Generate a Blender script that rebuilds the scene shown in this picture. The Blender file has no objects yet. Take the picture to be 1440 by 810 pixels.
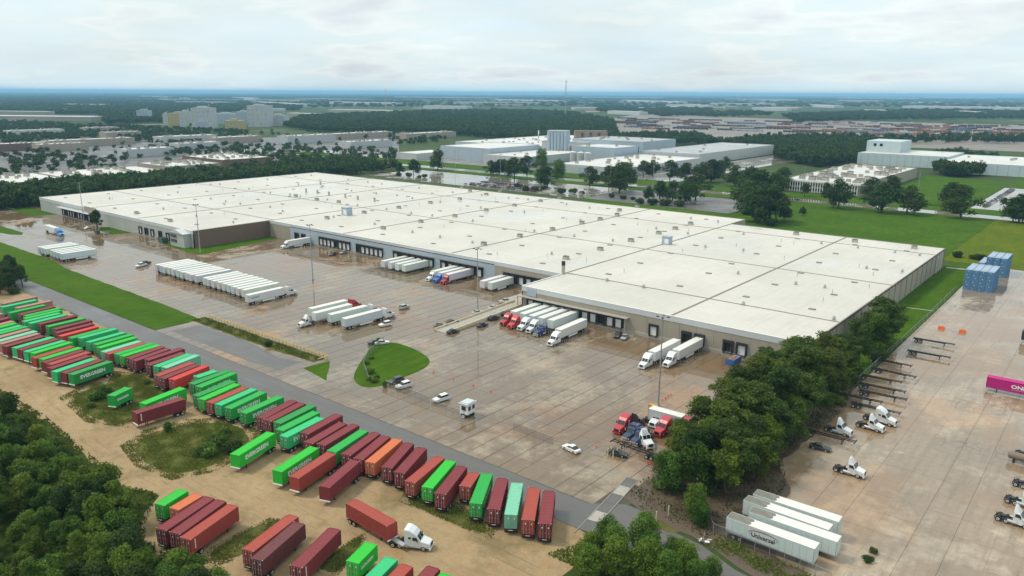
import bpy, math, random
import numpy as np
from mathutils import Vector, Matrix

# ------------------------------------------------------------------ camera
F_PX, CX, CY, CAM_H, HORIZON_Y = 1080.0, 720.0, 405.0, 80.0, 130.6     # photo is 1440 x 810
ROLL = math.atan((134.3 - 127.0) / 1440); AZ = math.radians(39.3)
PITCH = math.atan((CY - HORIZON_Y) / F_PX)
scene = bpy.context.scene
_R0 = Vector((math.cos(AZ), math.sin(AZ), 0)); _F0 = Vector((-math.sin(AZ), math.cos(AZ), 0))
FW = _F0 * math.cos(PITCH) + Vector((0, 0, -math.sin(PITCH)))
_U = _R0.cross(FW)
RT = _R0 * math.cos(ROLL) + _U * math.sin(ROLL); UP = _U * math.cos(ROLL) - _R0 * math.sin(ROLL)
cam_data = bpy.data.cameras.new('camera'); cam = bpy.data.objects.new('camera', cam_data)
scene.collection.objects.link(cam); scene.camera = cam
cam_data.sensor_fit = 'HORIZONTAL'; cam_data.sensor_width = 36.0; cam_data.lens = 36.0 * F_PX / 1440.0
cam_data.clip_start = 1.0; cam_data.clip_end = 200000.0
cam.matrix_world = Matrix(((RT.x, UP.x, -FW.x, 0), (RT.y, UP.y, -FW.y, 0), (RT.z, UP.z, -FW.z, CAM_H), (0, 0, 0, 1)))

def G(x, y, z=0.0):
    """photo pixel -> point of the ground (or of the level z)"""
    d = FW + RT * ((x - CX) / F_PX) - UP * ((y - CY) / F_PX)
    return Vector((0, 0, CAM_H)) + d * ((z - CAM_H) / d.z)

# ------------------------------------------------------------------ sky, sun, exposure
SKY_SHIFT = 3.7
SUN_EL, SUN_AZ = math.radians(54), math.radians(206)     # azimuth of the sun's position in the xy plane
world = bpy.data.worlds.new('World'); scene.world = world; world.use_nodes = True
wn, wl = world.node_tree.nodes, world.node_tree.links; wn.clear()
w_out = wn.new('ShaderNodeOutputWorld'); w_mix = wn.new('ShaderNodeMixShader')
w_b1 = wn.new('ShaderNodeBackground'); w_b2 = wn.new('ShaderNodeBackground')
w_sky = wn.new('ShaderNodeTexSky'); w_sky.sky_type = 'NISHITA'; w_sky.sun_disc = False
w_sky.sun_elevation = SUN_EL; w_sky.sun_rotation = math.pi / 2 - SUN_AZ; w_sky.dust_density = 3.0; w_sky.ozone_density = 1.5
w_b1.inputs['Strength'].default_value = 0.10
wl.new(w_sky.outputs[0], w_b1.inputs['Color'])
w_tc = wn.new('ShaderNodeTexCoord'); w_sep = wn.new('ShaderNodeSeparateXYZ'); wl.new(w_tc.outputs['Generated'], w_sep.inputs[0])
def _wm(op, a, b=None):
    n = wn.new('ShaderNodeMath'); n.operation = op
    for i, s in enumerate((a, b)):
        if s is None: continue
        if isinstance(s, (int, float)): n.inputs[i].default_value = s
        else: wl.new(s, n.inputs[i])
    return n.outputs[0]
w_dz = _wm('MAXIMUM', _wm('ADD', w_sep.outputs[2], 0.16), 0.10)             # flat cloud deck seen in perspective
w_cmb = wn.new('ShaderNodeCombineXYZ')
wl.new(_wm('DIVIDE', w_sep.outputs[0], w_dz), w_cmb.inputs[0]); wl.new(_wm('DIVIDE', w_sep.outputs[1], w_dz), w_cmb.inputs[1])
w_n1 = wn.new('ShaderNodeTexNoise'); w_n1.inputs['Scale'].default_value = 0.55; w_n1.inputs['Detail'].default_value = 7; w_n1.inputs['Roughness'].default_value = 0.55
w_n2 = wn.new('ShaderNodeTexNoise'); w_n2.inputs['Scale'].default_value = 1.25; w_n2.inputs['Detail'].default_value = 9; w_n2.inputs['Roughness'].default_value = 0.50
w_map = wn.new('ShaderNodeMapping'); w_map.inputs['Location'].default_value = (SKY_SHIFT, 2.0, 0.0)
wl.new(w_cmb.outputs[0], w_map.inputs['Vector']); wl.new(w_map.outputs[0], w_n1.inputs['Vector']); wl.new(w_map.outputs[0], w_n2.inputs['Vector'])
w_r1 = wn.new('ShaderNodeValToRGB'); w_r1.color_ramp.elements[0].position = 0.30; w_r1.color_ramp.elements[0].color = (0.75, 0.75, 0.75, 1)
w_r1.color_ramp.elements[1].position = 0.62; w_r1.color_ramp.elements[1].color = (1, 1, 1, 1)
wl.new(w_n1.outputs['Fac'], w_r1.inputs[0])
w_r2 = wn.new('ShaderNodeValToRGB')
_e = w_r2.color_ramp.elements
_e[0].position = 0.30; _e[0].color = (0.76, 0.905, 0.97, 1)
_e[1].position = 0.50; _e[1].color = (0.80, 0.91, 0.92, 1)
_x = _e.new(0.56); _x.color = (0.885, 0.955, 0.945, 1)
_x = _e.new(0.61); _x.color = (0.83, 0.89, 0.91, 1)
_x = _e.new(0.70); _x.color = (0.72, 0.78, 0.815, 1)
wl.new(w_n2.outputs['Fac'], w_r2.inputs[0])
wl.new(w_r2.outputs[0], w_b2.inputs['Color'])
wl.new(_wm('ADD', _wm('MULTIPLY', _wm('MAXIMUM', w_sep.outputs[2], 0.0), 0.30), 0.97), w_b2.inputs['Strength'])     # an overcast sky is brighter overhead
wl.new(w_r1.outputs[0], w_mix.inputs[0]); wl.new(w_b1.outputs[0], w_mix.inputs[1]); wl.new(w_b2.outputs[0], w_mix.inputs[2])
wl.new(w_mix.outputs[0], w_out.inputs['Surface'])

sun_d = bpy.data.lights.new('sun', 'SUN'); sun_d.energy = 2.3; sun_d.angle = math.radians(11); sun_d.color = (1.0, 0.90, 0.76)
sun = bpy.data.objects.new('sun', sun_d); scene.collection.objects.link(sun)
sun.rotation_euler = Vector((-math.cos(SUN_EL) * math.cos(SUN_AZ), -math.cos(SUN_EL) * math.sin(SUN_AZ), -math.sin(SUN_EL))).to_track_quat('-Z', 'Y').to_euler()

vs = scene.view_settings; vs.view_transform = 'Standard'; vs.look = 'None'; vs.exposure = 0.10; vs.gamma = 1.0; vs.use_curve_mapping = False
cy = scene.cycles; cy.use_denoising = True; cy.max_bounces = 8; cy.diffuse_bounces = 3; cy.glossy_bounces = 3
cy.transparent_max_bounces = 12; cy.transmission_bounces = 4; cy.volume_bounces = 2; cy.caustics_reflective = False; cy.caustics_refractive = False
try: cy.denoiser = 'OPENIMAGEDENOISE'; cy.denoising_input_passes = 'RGB_ALBEDO_NORMAL'
except Exception: pass
# ------------------------------------------------------------------ helpers
COL = scene.collection
rnd = random.Random(7)
BOXF = ((0, 3, 2, 1), (4, 5, 6, 7), (0, 1, 5, 4), (1, 2, 6, 5), (2, 3, 7, 6), (3, 0, 4, 7))

class MB:
    """collects faces and turns them into one mesh"""
    def __init__(s): s.v, s.f, s.m = [], [], []
    def poly(s, pts, mi=0):
        b = len(s.v); s.v += [tuple(p) for p in pts]; s.f.append(tuple(range(b, b + len(pts)))); s.m.append(mi); return s
    def box(s, x0, x1, y0, y1, z0, z1, mi=0, skip=()):
        b = len(s.v)
        s.v += [(x0, y0, z0), (x1, y0, z0), (x1, y1, z0), (x0, y1, z0), (x0, y0, z1), (x1, y0, z1), (x1, y1, z1), (x0, y1, z1)]
        for i, q in enumerate(BOXF):
            if i in skip: continue
            s.f.append(tuple(b + j for j in q)); s.m.append(mi)
        return s
    def cyl(s, p0, p1, r0, r1=None, n=8, mi=0, caps=True):
        r1 = r0 if r1 is None else r1
        p0, p1 = Vector(p0), Vector(p1); d = (p1 - p0).normalized()
        a = d.orthogonal().normalized(); c = d.cross(a); b = len(s.v)
        for p, r in ((p0, r0), (p1, r1)):
            for i in range(n):
                t = 2 * math.pi * i / n; s.v.append(tuple(p + a * (r * math.cos(t)) + c * (r * math.sin(t))))
        for i in range(n):
            j = (i + 1) % n; s.f.append((b + i, b + j, b + n + j, b + n + i)); s.m.append(mi)
        if caps:
            s.f.append(tuple(b + i for i in range(n - 1, -1, -1))); s.m.append(mi)
            s.f.append(tuple(b + n + i for i in range(n))); s.m.append(mi)
        return s
    def loft(s, rings, mi=0, caps=True, closed=True):
        b = len(s.v); n = len(rings[0])
        for r in rings: s.v += [tuple(p) for p in r]
        for k in range(len(rings) - 1):
            for i in range(n if closed else n - 1):
                j = (i + 1) % n
                s.f.append((b + k * n + i, b + k * n + j, b + (k + 1) * n + j, b + (k + 1) * n + i)); s.m.append(mi)
        if caps:
            s.f.append(tuple(b + i for i in range(n - 1, -1, -1))); s.m.append(mi)
            s.f.append(tuple(b + (len(rings) - 1) * n + i for i in range(n))); s.m.append(mi)
        return s
    def mesh(s, name, mats, smooth=False):
        me = bpy.data.meshes.new(name); me.from_pydata(s.v, [], s.f)
        for m in mats: me.materials.append(m)
        if len(mats) > 1: me.polygons.foreach_set('material_index', s.m)
        if smooth: me.polygons.foreach_set('use_smooth', [True] * len(s.f))
        me.update(); return me

def ob(name, data, parent=None, loc=(0, 0, 0), rz=0.0, color=None, **props):
    o = bpy.data.objects.new(name, data); COL.objects.link(o)
    o.location = loc
    if rz: o.rotation_euler = (0, 0, rz)
    if parent is not None: o.parent = parent
    if color is not None: o.color = (*color[:3], 1)
    for k, v in props.items(): o[k] = v
    return o

def thing(name, loc, rz, label, category, group=None):
    o = ob(name, None, None, loc, rz); o.empty_display_size = 0.5
    o['label'] = label; o['category'] = category
    if group: o['group'] = group
    return o

def place(tmpl, name, loc, rz, label, category, group=None, color=None, extra=()):
    """tmpl: list of (part name, mesh, offset, rotation z, [sub-parts]); meshes are shared by all copies"""
    root = thing(name, loc, rz, label, category, group)
    for part in list(tmpl) + list(extra):
        p = ob(part[0], part[1], root, part[2], part[3], color)
        for sub in (part[4] if len(part) > 4 else ()):
            ob(sub[0], sub[1], p, sub[2], sub[3], color)
    return root

def sheet(name, pts, z, mat, label=None, kind='structure', thick=0.0, cut=0):
    """a flat piece of ground from an outline"""
    me = bpy.data.meshes.new(name)
    n = len(pts); vs_ = [(p[0], p[1], z) for p in pts]; fs = [tuple(range(n))]
    a = sum(pts[i][0] * pts[(i + 1) % n][1] - pts[(i + 1) % n][0] * pts[i][1] for i in range(n))
    if a < 0: fs = [tuple(range(n - 1, -1, -1))]
    if thick:
        vs_ += [(p[0], p[1], z - thick) for p in pts]
        for i in range(n):
            j = (i + 1) % n; q = (i, j, n + j, n + i); fs.append(q[::-1] if a > 0 else q)
    me.from_pydata(vs_, [], fs); me.materials.append(mat); me.update()
    o = ob(name, me, kind=kind)
    if label: o['label'] = label
    return o

def smooth_poly(pts, it=3):
    """Chaikin corner cutting"""
    for _ in range(it):
        out = []
        for i in range(len(pts)):
            a, b = pts[i], pts[(i + 1) % len(pts)]
            out += [(a[0] * .75 + b[0] * .25, a[1] * .75 + b[1] * .25), (a[0] * .25 + b[0] * .75, a[1] * .25 + b[1] * .75)]
        pts = out
    return pts

def rag(pts, amp, step, seed=1):
    """outline with an uneven edge"""
    r = random.Random(seed); out = []
    for i in range(len(pts)):
        a, b = Vector(pts[i][:2]), Vector(pts[(i + 1) % len(pts)][:2]); L = (b - a).length; n = max(1, int(L / step))
        nn = Vector((-(b - a).y, (b - a).x)).normalized()
        for k in range(n):
            p = a + (b - a) * (k / n) + nn * (r.uniform(-amp, amp) if k else 0); out.append((p.x, p.y))
    return out

def inside(p, poly):
    x, y = p[0], p[1]; c = False; j = len(poly) - 1
    for i in range(len(poly)):
        xi, yi = poly[i][0], poly[i][1]; xj, yj = poly[j][0], poly[j][1]
        if (yi > y) != (yj > y) and x < (xj - xi) * (y - yi) / (yj - yi + 1e-12) + xi: c = not c
        j = i
    return c

_FONT = {}
def text_mesh(s, height, mat, bold=0.0, width=None):
    """flat lettering in the xz plane, centred, facing -y"""
    key = (s, height, mat.name, bold, width)
    if key in _FONT: return _FONT[key]
    cu = bpy.data.curves.new('lettering', 'FONT'); cu.body = s; cu.size = 1.0; cu.offset = bold; cu.align_x = 'CENTER'; cu.align_y = 'CENTER'; cu.resolution_u = 2
    o = bpy.data.objects.new('lettering_tmp', cu); COL.objects.link(o)
    dg = bpy.context.evaluated_depsgraph_get(); me = bpy.data.meshes.new_from_object(o.evaluated_get(dg))
    bpy.data.objects.remove(o); bpy.data.curves.remove(cu)
    co = np.empty(len(me.vertices) * 3); me.vertices.foreach_get('co', co); co = co.reshape(-1, 3)
    mn, mx = co.min(0), co.max(0); co -= (mn + mx) / 2
    sy = height / (mx[1] - mn[1]); sx = sy if width is None else width / (mx[0] - mn[0])
    out = np.stack([co[:, 0] * sx, np.zeros(len(co)), co[:, 1] * sy], 1)
    me.vertices.foreach_set('co', out.ravel()); me.materials.clear(); me.materials.append(mat); me.update(); me.name = 'lettering'
    _FONT[key] = me; return me
# ------------------------------------------------------------------ materials
class NT:
    def __init__(s, name):
        s.mat = bpy.data.materials.new(name); s.mat.use_nodes = True
        s.n, s.l = s.mat.node_tree.nodes, s.mat.node_tree.links
        s.bsdf = s.n['Principled BSDF']
    def new(s, t): return s.n.new('ShaderNode' + t)
    def link(s, a, b): s.l.new(a, b)
    def val(s, sock, v):
        if hasattr(v, 'is_output') or isinstance(v, bpy.types.NodeSocket): s.link(v, sock)
        else: sock.default_value = v
    def math(s, op, a, b=0.0, clamp=False):
        n = s.new('Math'); n.operation = op; n.use_clamp = clamp; s.val(n.inputs[0], a); s.val(n.inputs[1], b); return n.outputs[0]
    def noise(s, scale, detail=4, rough=0.55, vec=None, dist=0.0):
        n = s.new('TexNoise'); n.inputs['Scale'].default_value = scale; n.inputs['Detail'].default_value = detail
        n.inputs['Roughness'].default_value = rough; n.inputs['Distortion'].default_value = dist
        if vec is not None: s.link(vec, n.inputs['Vector'])
        return n.outputs['Fac']
    def ramp(s, fac, *stops):
        n = s.new('ValToRGB'); e = n.color_ramp.elements
        while len(e) < len(stops): e.new(0.5)
        for i, (p, c) in enumerate(stops):
            e[i].position = p; e[i].color = (*c, 1) if isinstance(c, tuple) else (c, c, c, 1)
        s.link(fac, n.inputs[0]); return n.outputs[0]
    def mix(s, fac, a, b, mode='MIX'):
        n = s.new('Mix'); n.data_type = 'RGBA'; n.blend_type = mode
        s.val(n.inputs[0], fac); s.val(n.inputs[6], (*a, 1) if isinstance(a, tuple) else a); s.val(n.inputs[7], (*b, 1) if isinstance(b, tuple) else b)
        return n.outputs[2]
    def pos(s, scale=(1, 1, 1), rot=0.0):
        g = s.new('NewGeometry'); m = s.new('Mapping'); m.inputs['Scale'].default_value = scale; m.inputs['Rotation'].default_value = (0, 0, rot)
        s.link(g.outputs['Position'], m.inputs['Vector']); return m.outputs[0]
    def objc(s, scale=(1, 1, 1)):
        g = s.new('TexCoord'); m = s.new('Mapping'); m.inputs['Scale'].default_value = scale
        s.link(g.outputs['Object'], m.inputs['Vector']); return m.outputs[0]
    def objinfo(s): return s.new('ObjectInfo')
    def bump(s, h, strength=0.3, dist=0.05):
        n = s.new('Bump'); n.inputs['Strength'].default_value = strength; n.inputs['Distance'].default_value = dist
        s.link(h, n.inputs['Height']); s.link(n.outputs[0], s.bsdf.inputs['Normal'])
    def set(s, color=None, rough=None, metal=None, spec=None):
        for k, v in (('Base Color', color), ('Roughness', rough), ('Metallic', metal), ('Specular IOR Level', spec)):
            if v is None: continue
            s.val(s.bsdf.inputs[k], (*v, 1) if isinstance(v, tuple) else v)
        return s.mat

def plain(name, col, rough=0.5, metal=0.0, var=0.15, scale=1.5):
    t = NT(name); n = t.noise(scale, 4, 0.6, t.objc())
    return t.set(t.mix(n, tuple(c * (1 - var) for c in col), tuple(min(1, c * (1 + var)) for c in col)), rough, metal)

def paint(name, rough=0.35, dirt=0.35, dirtcol=(0.10, 0.085, 0.06), rust=0.0, metal=0.0, streak=True, spec=0.5):
    """painted metal in the object's own colour with grime and fading"""
    t = NT(name); oi = t.objinfo(); o = t.objc()
    lv = t.math('ADD', t.math('MULTIPLY', oi.outputs['Random'], 0.10), 0.93)
    c = t.mix(1.0, oi.outputs['Color'], t.ramp(lv, (0.0, 0.0), (1.0, 1.0)), 'MULTIPLY')
    fade = t.noise(0.5, 3, 0.5, t.objc((0.4, 1, 1)))
    c = t.mix(t.math('MULTIPLY', fade, 0.05), c, (0.55, 0.52, 0.46))
    d = t.noise(1.3, 6, 0.7, t.objc((0.5, 1.0, 3.0) if not streak else (3.0, 3.0, 0.5)))
    c = t.mix(t.math('MULTIPLY', t.ramp(d, (0.48, 0.0), (0.75, 1.0)), dirt), c, dirtcol)
    if rust:
        r = t.noise(0.9, 7, 0.75, o)
        c = t.mix(t.math('MULTIPLY', t.ramp(r, (0.60, 0.0), (0.68, 1.0)), rust), c, (0.16, 0.06, 0.02))
    return t.set(c, t.ramp(d, (0.3, rough), (0.8, min(1, rough + 0.3))), metal, spec)

M = {}
M['container'] = paint('container_paint', 0.6, 0.22, (0.05, 0.035, 0.03), 0.45, spec=0.25)
M['container_rusty'] = paint('container_paint_rusty', 0.5, 0.45, (0.12, 0.06, 0.03), 0.85, spec=0.25)
M['vehicle'] = paint('vehicle_paint', 0.22, 0.10)
M['trailer'] = paint('trailer_skin', 0.35, 0.22, (0.30, 0.30, 0.27))
M['trailer_roof'] = plain('trailer_roof_sheet', (0.66, 0.645, 0.60), 0.45, 0, 0.22, 0.5)
M['black'] = plain('black_steel', (0.022, 0.022, 0.024), 0.5, 0.0, 0.3)
M['tyre'] = plain('tyre_rubber', (0.02, 0.02, 0.02), 0.8, 0, 0.3)
M['rim'] = plain('wheel_rim', (0.62, 0.62, 0.60), 0.35, 0.4, 0.2)
M['steel'] = plain('galvanised_steel', (0.42, 0.43, 0.44), 0.45, 0.5, 0.15)
M['chrome'] = plain('bright_metal', (0.75, 0.75, 0.75), 0.15, 0.9, 0.05)
M['white'] = plain('white_paint', (0.74, 0.74, 0.72), 0.45, 0, 0.1)
M['lettering'] = plain('white_lettering', (0.78, 0.80, 0.78), 0.5, 0, 0.06)
M['letter_dark'] = plain('dark_lettering', (0.03, 0.025, 0.03), 0.5, 0, 0.1)
M['letter_green'] = plain('green_lettering', (0.02, 0.28, 0.13), 0.5, 0, 0.1)
M['letter_red'] = plain('red_lettering', (0.30, 0.03, 0.05), 0.5, 0, 0.1)
M['rod'] = plain('lock_rod_steel', (0.40, 0.38, 0.36), 0.4, 0.3, 0.2)
M['red_lamp'] = plain('red_lens', (0.45, 0.02, 0.02), 0.25, 0, 0.1)
M['head_lamp'] = plain('lamp_lens', (0.75, 0.77, 0.78), 0.12, 0, 0.05)
M['amber'] = plain('safety_orange', (0.75, 0.12, 0.02), 0.5, 0, 0.15)
M['yellow'] = plain('yellow_steel_paint', (0.62, 0.40, 0.08), 0.5, 0, 0.25)
M['bollard'] = plain('cream_bollard_paint', (0.60, 0.52, 0.36), 0.6, 0, 0.2)
M['concrete_grey'] = plain('weathered_concrete', (0.34, 0.32, 0.28), 0.75, 0, 0.25, 0.6)
M['wood'] = plain('timber_pallet', (0.36, 0.21, 0.09), 0.8, 0, 0.35)
M['debris'] = plain('mixed_scrap', (0.30, 0.24, 0.17), 0.8, 0, 0.5)
M['opening_shade'] = plain('painted_interior_shade', (0.012, 0.012, 0.013), 0.8, 0, 0.2)  # near-black colour that paints in the shade inside dock openings
M['rubber'] = plain('dock_seal_foam', (0.02, 0.022, 0.025), 0.75, 0, 0.25)
def _glass():
    t = NT('tinted_glass'); return t.set((0.015, 0.02, 0.024), 0.06, 0.0, 0.7)
M['glass'] = _glass()
def _mesh_wire():
    t = NT('chain_link_mesh'); t.set((0.20, 0.21, 0.21), 0.5, 0.6)
    tr = t.new('BsdfTransparent'); mx = t.new('MixShader'); mx.inputs[0].default_value = 0.30
    t.link(tr.outputs[0], mx.inputs[1]); t.link(t.bsdf.outputs[0], mx.inputs[2]); t.link(mx.outputs[0], t.n['Material Output'].inputs['Surface'])
    return t.mat
M['chain_link'] = _mesh_wire()

def concrete(name, c1, c2, stain, wet=0.5, slabs=None, dark=(0.13, 0.115, 0.095), streak_rot=0.0, cracks=False, wd=0.55):
    """rain-wet concrete: tone patches, rusty stains, tyre streaks, glossy puddles; each slab a little different"""
    t = NT(name); p = t.pos()
    oi = t.objinfo(); at = t.new('Attribute'); at.attribute_name = 'tone'
    tone = t.math('FRACT', t.math('ADD', oi.outputs['Random'], at.outputs['Fac']))
    n1 = t.noise(0.035, 5, 0.6, p); n2 = t.noise(0.6, 6, 0.65, p)
    st = t.noise(0.12, 7, 0.7, t.pos((6.0, 0.5, 1), streak_rot)); st2 = t.noise(0.02, 4, 0.6, p, 1.0)
    c = t.mix(t.ramp(n1, (0.40, 0.0), (0.58, 1.0)), c1, c2)
    c = t.mix(t.math('MULTIPLY', t.math('ADD', tone, -0.5), 0.30, True), c, tuple(x * 0.45 for x in c1))
    c = t.mix(t.math('MULTIPLY', t.math('ADD', t.math('MULTIPLY', tone, -1.0), 0.35), 0.35, True), c, tuple(min(1, x * 1.45) for x in c1))
    c = t.mix(t.math('MULTIPLY', t.ramp(n2, (0.40, 0.0), (0.72, 1.0)), 0.42), c, dark)
    c = t.mix(t.math('MULTIPLY', t.ramp(st, (0.47, 0.0), (0.68, 1.0)), 0.60), c, dark)
    c = t.mix(t.math('MULTIPLY', t.ramp(st2, (0.48, 0.0), (0.60, 1.0)), 0.65), c, stain)
    w = t.noise(0.045, 7, 0.62, t.pos((1.0, 0.7, 1)), 0.6); w2 = t.noise(0.35, 5, 0.6, p)
    wetm = t.ramp(t.math('ADD', t.math('MULTIPLY', w, 0.75), t.math('MULTIPLY', w2, 0.25)), (0.62 - 0.28 * wet, 0.0), (0.71 - 0.28 * wet, 1.0))
    c = t.mix(t.math('MULTIPLY', wetm, wd), c, (c1[0] * 0.33, c1[1] * 0.26, c1[2] * 0.19))
    r = t.math('SUBTRACT', 0.42, t.math('MULTIPLY', wetm, 0.385))
    if cracks:
        v = t.new('TexVoronoi'); v.feature = 'DISTANCE_TO_EDGE'; v.inputs['Scale'].default_value = 0.42
        t.link(t.pos((1.0, 0.75, 1)), v.inputs['Vector'])
        ck = t.math('MULTIPLY', t.ramp(v.outputs['Distance'], (0.0, 1.0), (0.035, 0.0)), t.ramp(t.noise(0.035, 3, 0.5, t.pos((1, 1, 1), 0.3)), (0.57, 0.0), (0.61, 1.0)))
        c = t.mix(t.math('MULTIPLY', ck, 0.8), c, (0.06, 0.05, 0.035))
    t.set(c, r, 0.0, 0.55)
    t.bump(t.math('MULTIPLY', n2, t.math('SUBTRACT', 1.0, wetm)), 0.12, 0.03)
    return t.mat
M['yard'] = concrete('yard_concrete', (0.345, 0.272, 0.178), (0.265, 0.226, 0.166), (0.30, 0.15, 0.058), 0.74, wd=0.68)
M['lot'] = concrete('lot_concrete', (0.47, 0.38, 0.275), (0.35, 0.285, 0.21), (0.36, 0.22, 0.115), 0.74, dark=(0.16, 0.13, 0.095), cracks=True, wd=0.52)
M['far_paving'] = concrete('far_paving', (0.42, 0.40, 0.36), (0.34, 0.33, 0.30), (0.30, 0.25, 0.2), 0.8)
M['joint'] = plain('open_joint', (0.075, 0.062, 0.045), 0.85, 0, 0.4, 0.5)

def asphalt():
    t = NT('asphalt'); p = t.pos(); n1 = t.noise(0.05, 5, 0.6, p); n2 = t.noise(3.0, 4, 0.7, p); st = t.noise(0.12, 5, 0.6, t.pos((0.5, 5, 1)))
    c = t.mix(n1, (0.085, 0.08, 0.075), (0.135, 0.125, 0.114)); c = t.mix(t.math('MULTIPLY', n2, 0.35), c, (0.06, 0.058, 0.056))
    c = t.mix(t.math('MULTIPLY', t.ramp(st, (0.50, 0.0), (0.75, 1.0)), 0.4), c, (0.19, 0.165, 0.13))
    return t.set(c, t.ramp(n1, (0.35, 0.3), (0.65, 0.6)), 0, 0.5)
M['asphalt'] = asphalt()
def dirt():
    t = NT('dirt'); p = t.pos(); n1 = t.noise(0.05, 6, 0.62, p); n2 = t.noise(0.5, 7, 0.7, p); n3 = t.noise(0.10, 4, 0.6, t.pos((3.0, 0.6, 1), 0.5), 1.5); n4 = t.noise(0.07, 6, 0.68, t.pos((1, 1, 1), 1.0))
    c = t.mix(t.ramp(n1, (0.35, 0.0), (0.65, 1.0)), (0.29, 0.20, 0.105), (0.40, 0.295, 0.165))
    c = t.mix(t.math('MULTIPLY', t.ramp(n2, (0.45, 0.0), (0.75, 1.0)), 0.45), c, (0.17, 0.115, 0.065))
    c = t.mix(t.math('MULTIPLY', t.ramp(n3, (0.55, 0.0), (0.70, 1.0)), 0.55), c, (0.36, 0.20, 0.085))
    c = t.mix(t.math('MULTIPLY', t.ramp(n4, (0.52, 0.0), (0.64, 1.0)), 0.6), c, (0.12, 0.105, 0.04))
    n5 = t.noise(2.6, 5, 0.75, p); c = t.mix(t.math('MULTIPLY', t.ramp(n5, (0.42, 0.0), (0.72, 1.0)), 0.35), c, (0.13, 0.09, 0.05))
    n6 = t.noise(0.22, 6, 0.7, t.pos((0.35, 3.2, 1), 0.12), 0.8); c = t.mix(t.math('MULTIPLY', t.ramp(n6, (0.54, 0.0), (0.66, 1.0)), 0.45), c, (0.15, 0.105, 0.06))
    t.set(c, t.ramp(n1, (0.3, 0.75), (0.6, 0.95)), 0, 0.2); t.bump(n2, 0.5, 0.15); return t.mat
M['dirt'] = dirt()
def mud():
    t = NT('dark_mud'); p = t.pos(); n1 = t.noise(0.12, 6, 0.65, p); n2 = t.noise(0.9, 6, 0.7, p)
    c = t.mix(n1, (0.055, 0.035, 0.022), (0.15, 0.10, 0.065)); c = t.mix(t.math('MULTIPLY', n2, 0.4), c, (0.03, 0.03, 0.02))
    t.set(c, t.ramp(n1, (0.4, 0.25), (0.6, 0.8))); t.bump(n2, 0.4, 0.1); return t.mat
M['mud'] = mud()
def grass(name, a, b, c3, amt=0.4):
    t = NT(name); p = t.pos(); n1 = t.noise(0.035, 6, 0.62, p); n2 = t.noise(1.2, 6, 0.75, p); n3 = t.noise(0.2, 4, 0.6, t.pos((3, 0.4, 1)))
    n4 = t.noise(0.16, 5, 0.65, p); c = t.mix(t.ramp(n1, (0.36, 0.0), (0.64, 1.0)), a, b); c = t.mix(t.math('MULTIPLY', t.ramp(n4, (0.45, 0.0), (0.70, 1.0)), 0.55), c, tuple(x * 0.55 for x in a)); c = t.mix(t.math('MULTIPLY', n2, 0.55), c, tuple(x * 0.45 for x in a))
    c = t.mix(t.math('MULTIPLY', t.ramp(n3, (0.50, 0.0), (0.72, 1.0)), amt), c, c3)
    t.set(c, 0.95, 0, 0.05); t.bump(n2, 0.6, 0.1); return t.mat
M['lawn'] = grass('mown_grass', (0.048, 0.112, 0.006), (0.070, 0.140, 0.008), (0.115, 0.15, 0.014))
M['field_yellow'] = grass('yellow_meadow', (0.085, 0.135, 0.008), (0.135, 0.165, 0.010), (0.16, 0.15, 0.02))
M['scrub'] = grass('rough_scrub', (0.075, 0.105, 0.020), (0.135, 0.125, 0.040), (0.19, 0.12, 0.05), 0.5)
M['undergrowth'] = grass('dark_undergrowth', (0.045, 0.075, 0.014), (0.065, 0.085, 0.018), (0.08, 0.07, 0.02))
def terrain():
    t = NT('terrain'); p = t.pos(); n1 = t.noise(0.0012, 6, 0.6, p); n2 = t.noise(0.012, 6, 0.65, p); n3 = t.noise(0.0045, 5, 0.6, p)
    c = t.mix(t.ramp(n1, (0.40, 0.0), (0.60, 1.0)), (0.035, 0.062, 0.018), (0.06, 0.09, 0.025))
    c = t.mix(t.math('MULTIPLY', t.ramp(n2, (0.45, 0.0), (0.70, 1.0)), 0.5), c, (0.09, 0.10, 0.035))
    c = t.mix(t.math('MULTIPLY', t.ramp(n3, (0.60, 0.0), (0.68, 1.0)), 0.55), c, (0.27, 0.23, 0.17))
    return t.set(c, 0.95, 0, 0.1)
M['terrain'] = terrain()
def foliage(name, base, warm, trans=0.25):
    t = NT(name); at = t.new('Attribute'); at.attribute_name = 'tone'; oi = t.objinfo()
    f = t.math('ADD', t.math('MULTIPLY', at.outputs['Fac'], 0.80), t.math('MULTIPLY', oi.outputs['Random'], 0.30))
    c = t.ramp(f, (0.10, tuple(x * 0.25 for x in base)), (0.5, base), (1.0, warm))
    r2 = t.math('FRACT', t.math('MULTIPLY', oi.outputs['Random'], 7.31))
    c = t.mix(t.math('MULTIPLY', t.ramp(r2, (0.35, 0.0), (1.0, 1.0)), 0.45), c, tuple(a_ * b_ for a_, b_ in zip(warm, (1.25, 0.95, 0.7))))
    t.set(c, 0.65, 0, 0.15)
    tr = t.new('BsdfTranslucent'); t.link(t.mix(0.5, c, tuple(min(1, x * 1.6) for x in warm)), tr.inputs['Color'])
    mx = t.new('MixShader'); mx.inputs[0].default_value = trans
    t.link(t.bsdf.outputs[0], mx.inputs[1]); t.link(tr.outputs[0], mx.inputs[2]); t.link(mx.outputs[0], t.n['Material Output'].inputs['Surface'])
    return t.mat
M['leaf'] = foliage('leaf_broad', (0.042, 0.092, 0.012), (0.15, 0.235, 0.030))
M['leaf_dark'] = foliage('leaf_dark', (0.024, 0.056, 0.013), (0.060, 0.112, 0.022))
M['leaf_pine'] = foliage('leaf_pine', (0.036, 0.076, 0.015), (0.115, 0.17, 0.032))
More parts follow.
